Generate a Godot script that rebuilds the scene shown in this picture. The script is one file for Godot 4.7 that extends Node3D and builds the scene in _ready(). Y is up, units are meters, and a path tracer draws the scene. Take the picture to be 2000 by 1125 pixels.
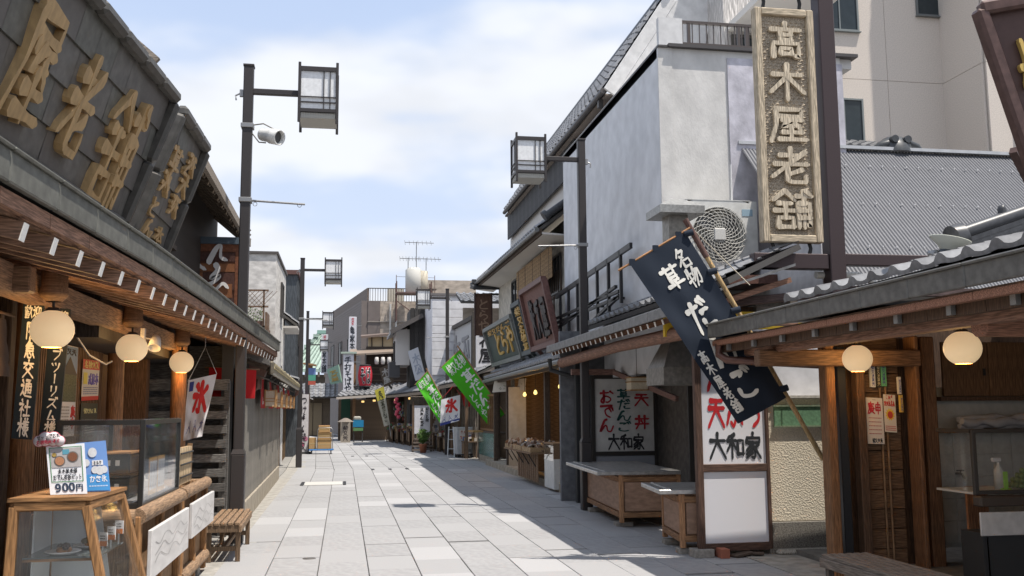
extends Node3D
# A shopping street of old wooden shops. x to the right across the street, -z along it, y up, metres.

class MB:
	var st := SurfaceTool.new()
	func _init():
		st.begin(Mesh.PRIMITIVE_TRIANGLES)
		st.set_smooth_group(-1)
	func smooth(on: bool) -> MB:
		st.set_smooth_group(0 if on else -1)
		return self
	func tri(a: Vector3, b: Vector3, c: Vector3):
		st.add_vertex(a); st.add_vertex(b); st.add_vertex(c)
	func quad(a: Vector3, b: Vector3, c: Vector3, d: Vector3):
		tri(a, b, c); tri(a, c, d)
	func hexa(p: Array):   # 0-3 bottom ring, 4-7 top ring, counter-clockwise from above
		quad(p[3], p[2], p[1], p[0]) ; quad(p[4], p[5], p[6], p[7])
		for i in 4:
			var j := (i + 1) % 4
			quad(p[i], p[j], p[j + 4], p[i + 4])
	func box(c: Vector3, s: Vector3, b := Basis.IDENTITY, bev := 0.0) -> MB:
		var h := s * 0.5
		if bev <= 0.0:
			var p := []
			for y in [-1, 1]:
				for xz in [[-1, -1], [1, -1], [1, 1], [-1, 1]]:
					p.append(c + b * Vector3(h.x * xz[0], h.y * y, h.z * xz[1]))
			hexa(p)
			return self
		var e := minf(bev, minf(h.x, minf(h.y, h.z)) * 0.9)
		for ax in 3:
			var u := (ax + 1) % 3
			var v := (ax + 2) % 3
			for sg in [-1.0, 1.0]:
				var q := []
				for k in [[-1, -1], [-1, 1], [1, 1], [1, -1]]:
					var w := Vector3.ZERO
					w[ax] = h[ax] * sg; w[u] = (h[u] - e) * k[0]; w[v] = (h[v] - e) * k[1]
					q.append(c + b * w)
				if sg > 0: quad(q[0], q[1], q[2], q[3])
				else: quad(q[3], q[2], q[1], q[0])
			for su in [-1.0, 1.0]:
				for sv in [-1.0, 1.0]:
					var q := []
					for k in [[0, -1], [0, 1], [1, 1], [1, -1]]:
						var w := Vector3.ZERO
						w[ax] = (h[ax] - e) * k[1]
						w[u] = (h[u] - (e if k[0] == 1 else 0.0)) * su
						w[v] = (h[v] - (e if k[0] == 0 else 0.0)) * sv
						q.append(c + b * w)
					if su * sv > 0: quad(q[0], q[1], q[2], q[3])
					else: quad(q[3], q[2], q[1], q[0])
		for sx in [-1.0, 1.0]:
			for sy in [-1.0, 1.0]:
				for sz in [-1.0, 1.0]:
					var a := c + b * Vector3(h.x * sx, (h.y - e) * sy, (h.z - e) * sz)
					var d := c + b * Vector3((h.x - e) * sx, h.y * sy, (h.z - e) * sz)
					var g := c + b * Vector3((h.x - e) * sx, (h.y - e) * sy, h.z * sz)
					if sx * sy * sz > 0: tri(a, g, d)
					else: tri(a, d, g)
		return self
	func bar(p: Vector3, q: Vector3, w: float, h: float, up := Vector3.UP, bev := 0.0) -> MB:
		var f := (q - p)
		var l := f.length()
		f = f / l
		if absf(f.dot(up)) > 0.99: up = Vector3.RIGHT
		var r := up.cross(f).normalized()
		var u := f.cross(r).normalized()
		return box((p + q) * 0.5, Vector3(w, h, l), Basis(r, u, f), bev)
	func tube(pts: Array, rad, sides := 8, caps := true) -> MB:
		var rings := []
		var n := pts.size()
		var last := Vector3.UP
		for i in n:
			var d: Vector3 = (pts[mini(i + 1, n - 1)] - pts[maxi(i - 1, 0)]).normalized()
			var a := last
			if absf(d.dot(a)) > 0.95: a = Vector3.RIGHT if absf(d.x) < 0.9 else Vector3.FORWARD
			var r := a.cross(d).normalized()
			var u := d.cross(r)
			var rr: float = rad[i] if rad is Array else rad
			var ring := []
			for k in sides:
				var t := TAU * k / sides
				ring.append(pts[i] + (r * cos(t) + u * sin(t)) * rr)
			rings.append(ring)
		smooth(true)
		for i in n - 1:
			for k in sides:
				var m := (k + 1) % sides
				quad(rings[i][k], rings[i + 1][k], rings[i + 1][m], rings[i][m])
		smooth(false)
		if caps:
			for k in range(1, sides - 1):
				tri(rings[0][0], rings[0][k], rings[0][k + 1])
				tri(rings[n - 1][0], rings[n - 1][k + 1], rings[n - 1][k])
		return self
	func lathe(prof: Array, at := Vector3.ZERO, sides := 20, b := Basis.IDENTITY) -> MB:
		smooth(true)
		for i in prof.size() - 1:
			var p: Vector2 = prof[i]
			var q: Vector2 = prof[i + 1]
			for k in sides:
				var t := TAU * k / sides
				var s := TAU * (k + 1) / sides
				var a := at + b * Vector3(p.x * cos(t), p.y, p.x * sin(t))
				var c := at + b * Vector3(q.x * cos(t), q.y, q.x * sin(t))
				var d := at + b * Vector3(q.x * cos(s), q.y, q.x * sin(s))
				var e := at + b * Vector3(p.x * cos(s), p.y, p.x * sin(s))
				if q.x > 1e-6: tri(a, d, c)
				if p.x > 1e-6: tri(a, e, d)
		smooth(false)
		return self
	func prism(poly: PackedVector2Array, xf: Transform3D, depth: float) -> MB:
		var id := Geometry2D.triangulate_polygon(poly)
		var cw := Geometry2D.is_polygon_clockwise(poly)
		for i in range(0, id.size(), 3):
			var v := []
			for k in 3: v.append(poly[id[i + k]])
			if (v[1] - v[0]).cross(v[2] - v[0]) > 0: v.reverse()
			tri(xf * Vector3(v[0].x, v[0].y, depth), xf * Vector3(v[1].x, v[1].y, depth), xf * Vector3(v[2].x, v[2].y, depth))
			tri(xf * Vector3(v[2].x, v[2].y, 0), xf * Vector3(v[1].x, v[1].y, 0), xf * Vector3(v[0].x, v[0].y, 0))
		var n := poly.size()
		for i in n:
			var p := poly[i]
			var q := poly[(i + 1) % n]
			if cw:
				var t := p; p = q; q = t
			quad(xf * Vector3(p.x, p.y, depth), xf * Vector3(q.x, q.y, depth), xf * Vector3(q.x, q.y, 0), xf * Vector3(p.x, p.y, 0))
		return self
	func sheet(f: Callable, nu: int, nv: int, d0 := 0.0, d1 := 0.004) -> MB:   # thin cloth with two faces
		smooth(true)
		for i in nu:
			for j in nv:
				var u0 := float(i) / nu
				var u1 := float(i + 1) / nu
				var v0 := float(j) / nv
				var v1 := float(j + 1) / nv
				quad(f.call(u0, v0, d1), f.call(u1, v0, d1), f.call(u1, v1, d1), f.call(u0, v1, d1))
		smooth(false)
		return self
	func hexa2(a: Vector3, b: Vector3, c: Vector3, d: Vector3, t: float) -> MB:   # a thin plate below the ring a-b-c-d
		var u := Vector3(0, -t, 0)
		hexa([a + u, b + u, c + u, d + u, a, b, c, d])
		return self
	func slab(tl: Vector3, tr: Vector3, br: Vector3, bl: Vector3, t: float) -> MB:   # a board of thickness t behind its front face
		var n := (tr - tl).cross(tl - bl).normalized() * -t
		quad(tl, tr, br, bl)
		quad(tr + n, tl + n, bl + n, br + n)
		quad(tl + n, tr + n, tr, tl); quad(tr, tr + n, br + n, br); quad(br, br + n, bl + n, bl); quad(bl, bl + n, tl + n, tl)
		return self
	func tri2(a: Vector3, b: Vector3, c: Vector3) -> MB:
		tri(a, b, c)
		return self
	func mesh() -> ArrayMesh:
		st.generate_normals()
		return st.commit()

func V(x, y, z) -> Vector3: return Vector3(x, y, z)

# ---- materials -------------------------------------------------------------------------------
var texs := {}
func tex(kind: String) -> Texture2D:
	if texs.has(kind): return texs[kind]
	var n := FastNoiseLite.new()
	n.seed = 7 + texs.size()
	var t := NoiseTexture2D.new()
	t.width = 512; t.height = 512; t.seamless = true; t.normalize = true
	var g := Gradient.new()
	n.fractal_octaves = 5
	n.noise_type = FastNoiseLite.TYPE_SIMPLEX_SMOOTH
	var ramp := [0.0, 0.62, 1.0, 1.0]
	match kind:
		"grain": n.frequency = 0.016; n.fractal_gain = 0.62; ramp = [0.2, 0.62, 0.8, 1.0]
		"fine": n.frequency = 0.05; ramp = [0.1, 0.86, 0.9, 1.0]
		"blotch": n.frequency = 0.009; n.fractal_gain = 0.5; ramp = [0.0, 0.90, 1.0, 1.0]
		"stain": n.frequency = 0.010; n.fractal_gain = 0.55; ramp = [0.1, 0.80, 0.9, 1.0]
		"speck": n.noise_type = FastNoiseLite.TYPE_VALUE; n.frequency = 0.35; n.fractal_octaves = 2; ramp = [0.0, 0.86, 1.0, 1.0]
		"fade": n.frequency = 0.012; n.fractal_gain = 0.65; ramp = [0.25, 0.66, 0.75, 1.0]
		"rough": n.frequency = 0.03; n.fractal_gain = 0.7; t.as_normal_map = true; t.bump_strength = 2.5
		"relief": n.noise_type = FastNoiseLite.TYPE_CELLULAR; n.frequency = 0.06; n.fractal_octaves = 2; t.as_normal_map = true; t.bump_strength = 3.0
	g.offsets = PackedFloat32Array([ramp[0], ramp[2]])
	g.colors = PackedColorArray([Color(ramp[1], ramp[1], ramp[1]), Color(ramp[3], ramp[3], ramp[3])])
	if not t.as_normal_map: t.color_ramp = g
	t.noise = n
	texs[kind] = t
	return t
var mats := {}
# c is the linear base colour; the texture darkens it in places
func M(key: String, c: Color, kind := "", sc := Vector3.ONE, rough := 0.8, metal := 0.0, nrm := "", nsc := 0.6) -> StandardMaterial3D:
	if mats.has(key): return mats[key]
	var m := StandardMaterial3D.new()
	# the textures only darken: lift the colour so that its mean stays c
	var k: float = {"": 1.0, "grain": 1.5, "stain": 1.22, "blotch": 1.1, "fine": 1.16, "speck": 1.16, "fade": 1.35}[kind]
	c = Color(minf(c.r * k, 0.95), minf(c.g * k, 0.95), minf(c.b * k, 0.95))
	m.albedo_color = c.linear_to_srgb()
	m.roughness = rough
	m.metallic = metal
	m.metallic_specular = 0.4
	if kind != "":
		m.albedo_texture = tex(kind)
		m.uv1_triplanar = true
		m.uv1_world_triplanar = true
		m.uv1_scale = sc
	if nrm != "":
		m.normal_enabled = true
		m.normal_texture = tex(nrm)
		m.normal_scale = nsc
		m.uv1_triplanar = true
		m.uv1_world_triplanar = true
		m.uv1_scale = sc
	mats[key] = m
	return m
func wood(key: String, c: Color, axis: int, rough := 0.7) -> StandardMaterial3D:
	var s := Vector3(9, 9, 9)
	s[axis] = 0.55
	return M(key + str(axis), c, "grain", s, rough, 0.0, "rough", 0.25)
func paint(r, g, b, rough := 0.6) -> StandardMaterial3D:
	var c := Color(r, g, b)
	return M("paint" + c.to_html() + str(rough), c, "", Vector3.ONE, rough)
func glass() -> StandardMaterial3D:
	var m := M("glass", Color(0.3, 0.34, 0.34), "", Vector3.ONE, 0.03)
	m.transparency = BaseMaterial3D.TRANSPARENCY_ALPHA
	m.albedo_color.a = 0.05
	m.metallic_specular = 0.6
	return m
func glow(key: String, c: Color, e: float) -> StandardMaterial3D:
	var m := M(key, c, "", Vector3.ONE, 0.4)
	m.emission_enabled = true
	m.emission = c.linear_to_srgb()
	m.emission_energy_multiplier = e
	return m

const ORD := ["first", "second", "third", "fourth", "fifth", "sixth", "seventh", "eighth", "ninth", "tenth"]
# ---- things and parts --------------------------------------------------------------------------
var counts := {}
func numbered(n: String) -> String:
	if not counts.has(n):
		counts[n] = 0
		return n
	counts[n] += 1
	return "%s_%03d" % [n, counts[n]]
func thing(called: String, label: String, cat: String, at := Vector3.ZERO, turn := 0.0, group := "") -> Node3D:
	var o := Node3D.new()
	o.name = numbered(called)
	add_child(o)
	o.position = at
	o.rotation.y = turn
	o.set_meta("label", label); o.set_meta("category", cat)
	if group != "": o.set_meta("group", group)
	return o
func structure(called: String) -> Node3D:
	var o := Node3D.new()
	o.name = numbered(called); add_child(o)
	o.set_meta("kind", "structure")
	return o
func part(parent: Node, called: String, mb, mat: Material, xf := Transform3D.IDENTITY) -> MeshInstance3D:
	var o := MeshInstance3D.new()
	o.name = called
	o.mesh = mb.mesh() if mb is MB else mb
	o.material_override = mat
	parent.add_child(o, true)
	o.transform = xf
	return o
func bx(parent, called, c: Vector3, s: Vector3, mat, bev := 0.0, b := Basis.IDENTITY) -> MeshInstance3D:
	return part(parent, called, MB.new().box(c, s, b, bev), mat)
func br(parent, called, p, q, w, h, mat, up := Vector3.UP) -> MeshInstance3D:
	return part(parent, called, MB.new().bar(p, q, w, h, up), mat)
func copy(o: Node3D, label := "", at = null) -> Node3D:
	var c: Node3D = o.duplicate()
	c.name = numbered(String(o.name).rstrip("_0123456789"))
	add_child(c)
	if label != "": c.set_meta("label", label)
	if at != null: c.position = at
	return c
func rng(s: int) -> RandomNumberGenerator:
	var r := RandomNumberGenerator.new()
	r.seed = s
	return r

# ---- mapping a quad: f(u, v, d) with u to the right, v down, d out of the surface ----------------
func qm(tl: Vector3, tr: Vector3, brr: Vector3, bl: Vector3, amp := 0.0, waves := 1.3, ph := 0.0) -> Callable:
	var n := (tr - tl).cross(tl - bl).normalized()
	return func(u: float, v: float, d: float) -> Vector3:
		var p := tl.lerp(tr, u).lerp(bl.lerp(brr, u), v)
		var w := amp * (sin((u * 0.7 + v * waves) * TAU * 0.8 + ph) + 0.4 * sin((v * 2.3 - u * 1.7) * TAU + ph * 2.0) + 0.16 * sin((u * 3.1 + v * 1.3) * TAU + ph * 3.0)) * (0.25 + 0.75 * v) if amp != 0.0 else 0.0
		return p + n * (w + d)
# flat board facing a direction: centre, size, right vector, up vector
func board(c: Vector3, w: float, h: float, r: Vector3, u := Vector3.UP) -> Callable:
	return qm(c - r * w / 2 + u * h / 2, c + r * w / 2 + u * h / 2, c + r * w / 2 - u * h / 2, c - r * w / 2 - u * h / 2)

# ---- brush lettering: strokes on a 20 by 20 grid, one letter per coordinate (0-9, a-k) ------------
const GLYPH := {
	"髙": "a0a3 24i4 747a d4da 77d7 7ada 3k3chchkfj 7i7fdfdi 7idi", "木": "26i6 a0ak a71g a7jg",
	"屋": "32h2h6 36h6 333b0k 68h8 a86cfb dagd 6fhf bcbj 4jjj", "老": "44g4 a0a9 19j9 i20g gc8f 8b8iajijig",
	"舗": "6005 60b5 2797 0bcb 676f 2k2fafak 2kak c3k3 g0gk d7dk d7j7jkij dbjb dfjf h0j2",
	"名": "8027 73f3f31h 68aa 7k7dhdhk 7khk", "物": "3119 26a6 505k 0eab e0a8 d4k4jfhjfi g49e i4ak",
	"草": "14j4 6267 e2e7 6e68e8ee 6beb 6eee 1hjh aeak", "だ": "15b4 713k ~c9f8i8 ~beciji e1g4 h0j3",
	"ん": "~a1640k7bacbiekhjkc", "ご": "~43d3a5 ~3d3hajgi f1h4 i0k3", "柴": "5058 5494 2428 0998 e0e7j8k6 j2e4 1cjc a9ak ac2j acij",
	"又": "33g3eb1k 46aejk", "と": "5179 ~h46a3e5jij", "ら": "71c3 ~553da9hbhgbk", "や": "~18f4k7gbcb c0f3 627k",
	"氷": "a0ak7i 18782h h4b9 b9kj 4164", "天": "33h3 18j8 a3a81k a8jk", "丼": "15j5 1djd 606d2k e0ek 98bb",
	"お": "15d4 ~616j2h7aebhfdjaj g2k5", "で": "~13j2988cahfk f7hb j6k9", "大": "16j6 a0a61k a7kk",
	"和": "9123 06b6 626k 660e 67bd dhd6k6kh dhkh", "家": "a0a3 2824j4i8 48g8 a82e ~8aceck9k 9d2h 9g2k h9cd ccjk",
	"歓": "04b4 6018 2a2k 2aaa 2dad 2gag 2kbk 676k e0b6 d4k4i8 g4gaak gakk", "迎": "2144 07573e0i 3e8jkk c183 838ecc f3k3kbic f3fi",
	"阪": "121k 127246795c a3j2 a3ad7k c8i8ak c9kk", "急": "8026 63e3b6 36g6gc 39g9 3cgc 3f1j ~6f7jbkdjdh aecg gfjj",
	"交": "a0a3 14j4 7529 d5i8 e91k 6akk", "通": "2144 07573e0i 3e8jkk 91i1d4 9g95j5jggf 98j8 9cjc e5ef",
	"社": "4153 06861d 4b4k 5b8d b9k9 f2fj 9jkj", "様": "06a6 505k 570e 57ac d0e3 i0h3 b4k4 c7j7 baka f4fkdj cdbh kcgf gfkk",
	"ク": "802a 64h4fb5k", "ラ": "42g2 27h7fe6k", "ブ": "24h4fb6k g0h2 j0k2", "ツ": "2548 94a7 h4fd8k", "ー": "a2ai", "リ": "525b f2fb7k",
	"ズ": "34g4ca1j acij g0h2 j0k2", "ム": "924h2jii dchk", "手": "g143 27h7 0djd a3ak7j", "打": "06a5 515k3i 0fac b4k4 g4gkdj",
	"そ": "42f22bj9 ~c99eckgk", "ば": "~213a3k 85j5 ~f1fhbk8hbfkj h0i2 j0k2", "ぶ": "82c5 ~97cd9k6i 4b1i e9ji g2h4 j1k3",
	"忠": "3a33h3ha 3aha a0ad 3f1j ~6f7jbkdjdh aecg gfjj", "亀": "7025 63e3b6 3d36h6hd 39h9 3dhd 4d4hghgd 4hgh a6ajikjh",
	"本": "25j5 a0ak a51f a6jf 6fef", "花": "14j4 6167 e1e7 7a1f 4d4k ia9e c9cjjjjg", "か": "~15e5dh8j 713k h4ka", "き": "34h3 37i6 81ed ~4e6jfj",
	"セ": "19j6fc 717ihi", "ッ": "4a6d 9aad gadh7k", "ト": "707k 79gd", "円": "3k33h3hkfj a3aa 3aha", "茶": "14j4 6166 e1e6 a61d a6jd 4ege aaak 6g3j eghj",
	"飯": "6005 60b5 3k36a6ad 3aaa 3dad 5gak c3j1 c3cc9k e8k8ck e9kk", "庚": "a0a2 33j3 334c0k 67h7he 4bkb 6ehe b5bf bf4k bfkk",
	"申": "3e34h4he 39h9 3ehe a0ak", "ミ": "52f4 49eb 5gfj", "ル": "626c2k b2bjkd", "ぷ": "82c5 ~97cd9k6i 4b1i e9ji ~h1j0k2i4h2", "こ": "43g3 ~4e7jgj", "も": "35e4 39f8 ~91acblfl", "の": "~b42eaj1i4abjcg", "高": "a0a3 24i4 6797 6b6797 3k3dhdhk 7i7fdfdi 7idi", "回": "2k22i2ik 2kik 7f77d7df 7fdf", "つ": "~15f3k8hdaf", "け": "~213a2k 85k5 ~f1fc9k"}
func strokes(ch: String, r: RandomNumberGenerator) -> Array:
	var out := []
	var code := "0123456789abcdefghijk"
	if GLYPH.has(ch):
		for s: String in GLYPH[ch].split(" "):
			var sm := s.begins_with("~")
			if sm: s = s.substr(1)
			var pts := PackedVector2Array()
			for i in range(0, s.length() - 1, 2): pts.append(Vector2(code.find(s[i]), code.find(s[i + 1])))
			if pts.size() > 1: out.append([pts, sm])
	else:   # writing too small or too cursive to read: a few brush strokes
		for k in 2 + r.randi() % 2: out.append([PackedVector2Array([Vector2(r.randf_range(1, 4), r.randf_range(1, 19)), Vector2(0, 0)]), false])
		for o in out: o[0][1] = o[0][0] + Vector2(r.randf_range(11, 15), r.randf_range(-2, 1))
		for k in 2 + r.randi() % 2:
			var a := Vector2(r.randf_range(3, 16), r.randf_range(0, 7))
			out.append([PackedVector2Array([a, a + Vector2(r.randf_range(-3, 3), r.randf_range(6, 12))]), false])
		out.append([PackedVector2Array([Vector2(10, 8), Vector2(r.randf_range(1, 5), 19)]), false])
		out.append([PackedVector2Array([Vector2(10, 9), Vector2(r.randf_range(15, 19), 19)]), false])
	return out
func ribbon(mb: MB, pts: PackedVector2Array, sm: bool, f: Callable, o: Vector2, s: Vector2, w: float, d: float, thick: float, brush: float):
	var p := PackedVector2Array()
	var n := pts.size()
	if sm and n > 2:
		for i in n - 1:
			for k in 5:
				p.append(pts[i].cubic_interpolate(pts[i + 1], pts[maxi(i - 1, 0)], pts[mini(i + 2, n - 1)], k / 5.0))
		p.append(pts[n - 1])
	else:
		for i in n - 1:
			for k in 3: p.append(pts[i].lerp(pts[i + 1], k / 3.0))
		p.append(pts[n - 1])
	n = p.size()
	var ws := PackedFloat32Array()
	for i in n:
		var t := float(i) / (n - 1)
		ws.append(w * (1.0 + brush * (0.35 * cos(t * PI) + 0.25 * cos(t * TAU) - 0.1)))
	var a := (p[0] - p[1]).normalized()
	var b := (p[n - 1] - p[n - 2]).normalized()
	p.insert(0, p[0] + a * ws[0] * 0.7); ws.insert(0, ws[0] * 0.55)
	p.append(p[n] + b * ws[n] * (0.8 + brush)); ws.append(ws[n] * (0.5 - 0.3 * brush))
	n = p.size()
	var L := []
	var R := []
	for i in n:
		var t := (p[mini(i + 1, n - 1)] - p[maxi(i - 1, 0)]).normalized()
		var m := Vector2(-t.y, t.x)
		L.append(p[i] - m * ws[i]); R.append(p[i] + m * ws[i])
	var g := func(q: Vector2, dd: float) -> Vector3: return f.call(o.x + q.x / 20.0 * s.x, o.y + q.y / 20.0 * s.y, dd)
	for i in n - 1:
		mb.quad(g.call(L[i], d), g.call(L[i + 1], d), g.call(R[i + 1], d), g.call(R[i], d))
		if thick > 0.003:
			mb.quad(g.call(L[i + 1], d), g.call(L[i], d), g.call(L[i], d - thick), g.call(L[i + 1], d - thick))
			mb.quad(g.call(R[i], d), g.call(R[i + 1], d), g.call(R[i + 1], d - thick), g.call(R[i], d - thick))
	if thick > 0.003:
		mb.quad(g.call(L[0], d), g.call(R[0], d), g.call(R[0], d - thick), g.call(L[0], d - thick))
		mb.quad(g.call(R[n - 1], d), g.call(L[n - 1], d), g.call(L[n - 1], d - thick), g.call(R[n - 1], d - thick))
# text laid into the rectangle (u0, v0, u1, v1) of the mapping f; "each" makes every character a part
func write(parent: Node, text: String, f: Callable, rect: Array, mat: Material, down := true, w := 1.3, thick := 0.0015, brush := 0.6, each := false, gap := 0.12, called := "lettering"):
	var r := rng(text.hash())
	var n := text.length()
	if w > 1.3: w = 1.3 + (w - 1.3) * 0.3
	var mb := MB.new()
	for i in n:
		var o: Vector2
		var s: Vector2
		if down:
			var h: float = (rect[3] - rect[1]) / n
			o = Vector2(rect[0], rect[1] + h * (i + gap / 2)); s = Vector2(rect[2] - rect[0], h * (1 - gap))
		else:
			var ww: float = (rect[2] - rect[0]) / n
			o = Vector2(rect[0] + ww * (i + gap / 2), rect[1]); s = Vector2(ww * (1 - gap), rect[3] - rect[1])
		if text[i] == " ": continue
		var k := 0
		for q in strokes(text[i], r):
			ribbon(mb, q[0], q[1], f, o, s, w, thick + 0.0012 + k * 0.0004 + thick * 0.03 * k, thick, brush)
			k += 1
		if each:
			part(parent, "character", mb, mat)
			mb = MB.new()
	if not each: part(parent, called, mb, mat)
# latin letters and digits
func latin(parent: Node, text: String, c: Vector3, h: float, r: Vector3, mat: Material, up := Vector3.UP, bold := true):
	var t := TextMesh.new()
	var fo := SystemFont.new()
	fo.font_names = PackedStringArray(["Droid Sans"])
	if bold: fo.font_weight = 700
	t.font = fo
	t.text = text; t.font_size = 32; t.pixel_size = h / 24.0; t.depth = 0.002; t.curve_step = 2.0
	part(parent, "lettering", t, mat, Transform3D(Basis(r, up, r.cross(up)), c))

func _ready():
	var cam := Camera3D.new()
	cam.name = "camera"
	add_child(cam)
	cam.position = V(0, 1.6, 0)
	cam.fov = 33.14
	cam.near = 0.05; cam.far = 400.0
	cam.basis = Basis(Vector3.UP, -deg_to_rad(9.833)) * Basis(Vector3.RIGHT, deg_to_rad(7.182)) * Basis(Vector3.BACK, -deg_to_rad(0.405))
	var env := Environment.new()
	env.background_mode = Environment.BG_SKY
	env.tonemap_mode = Environment.TONE_MAPPER_LINEAR
	env.tonemap_exposure = 1.3
	env.sdfgi_enabled = true; env.ssao_enabled = true; env.ssil_enabled = true
	var sky := Sky.new()
	var pan := PanoramaSkyMaterial.new()
	pan.panorama = cloud_sky()
	sky.sky_material = pan
	env.sky = sky
	var we := WorldEnvironment.new()
	we.name = "world"; we.environment = env
	add_child(we)
	var sun := DirectionalLight3D.new()
	sun.name = "sun"
	sun.light_energy = 1.5
	sun.light_color = Color(1.0, 0.97, 0.93)
	sun.light_angular_distance = 0.55
	sun.shadow_enabled = true
	sun.basis = Basis.looking_at(V(-1.77, -5.75, -1.4).normalized())
	add_child(sun)
	ground()
	left_side()
	right_side()
	far_end()
	small_things()

func cloud_sky() -> ImageTexture:
	var w := 1536
	var h := 768
	var img := Image.create(w, h, false, Image.FORMAT_RGBF)
	var n := FastNoiseLite.new()
	n.seed = 21; n.frequency = 1.0; n.fractal_octaves = 6; n.fractal_gain = 0.52; n.noise_type = FastNoiseLite.TYPE_SIMPLEX_SMOOTH
	var n2 := FastNoiseLite.new()
	n2.seed = 5; n2.frequency = 1.0; n2.fractal_octaves = 4
	for j in h:
		var el := (0.5 - (j + 0.5) / h) * PI
		var y := sin(el)
		for i in w:
			var az := ((i + 0.5) / w - 0.5) * TAU
			var d := Vector3(cos(el) * sin(az), y, -cos(el) * cos(az))
			if y < -0.03:
				if i % 2 == 0 or true: img.set_pixel(i, j, Color(0.32, 0.32, 0.32))
				continue
			var q := d / (maxf(y, 0.0) + 0.22)
			var c := n.get_noise_3d(q.x * 0.9 + 3.1, q.z * 1.5, 2.0 + y * 1.4)
			var c2 := n2.get_noise_3d(q.x * 2.6, q.z * 3.4, 9.0)
			var cover := smoothstep(-0.22, 0.24, c + 0.12 * c2 + 0.16 * (1.0 - smoothstep(0.05, 0.5, y)) - 0.03)
			var blue := Color(0.34, 0.46, 0.70).lerp(Color(0.55, 0.64, 0.80), 1.0 - smoothstep(0.0, 0.6, y))
			var shade := 0.90 + 0.10 * smoothstep(-0.4, 0.4, c2 + c * 0.5)
			var white := Color(0.735, 0.76, 0.81) * shade
			img.set_pixel(i, j, blue.lerp(white, 0.12 + 0.86 * cover))
	return ImageTexture.create_from_image(img)

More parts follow.
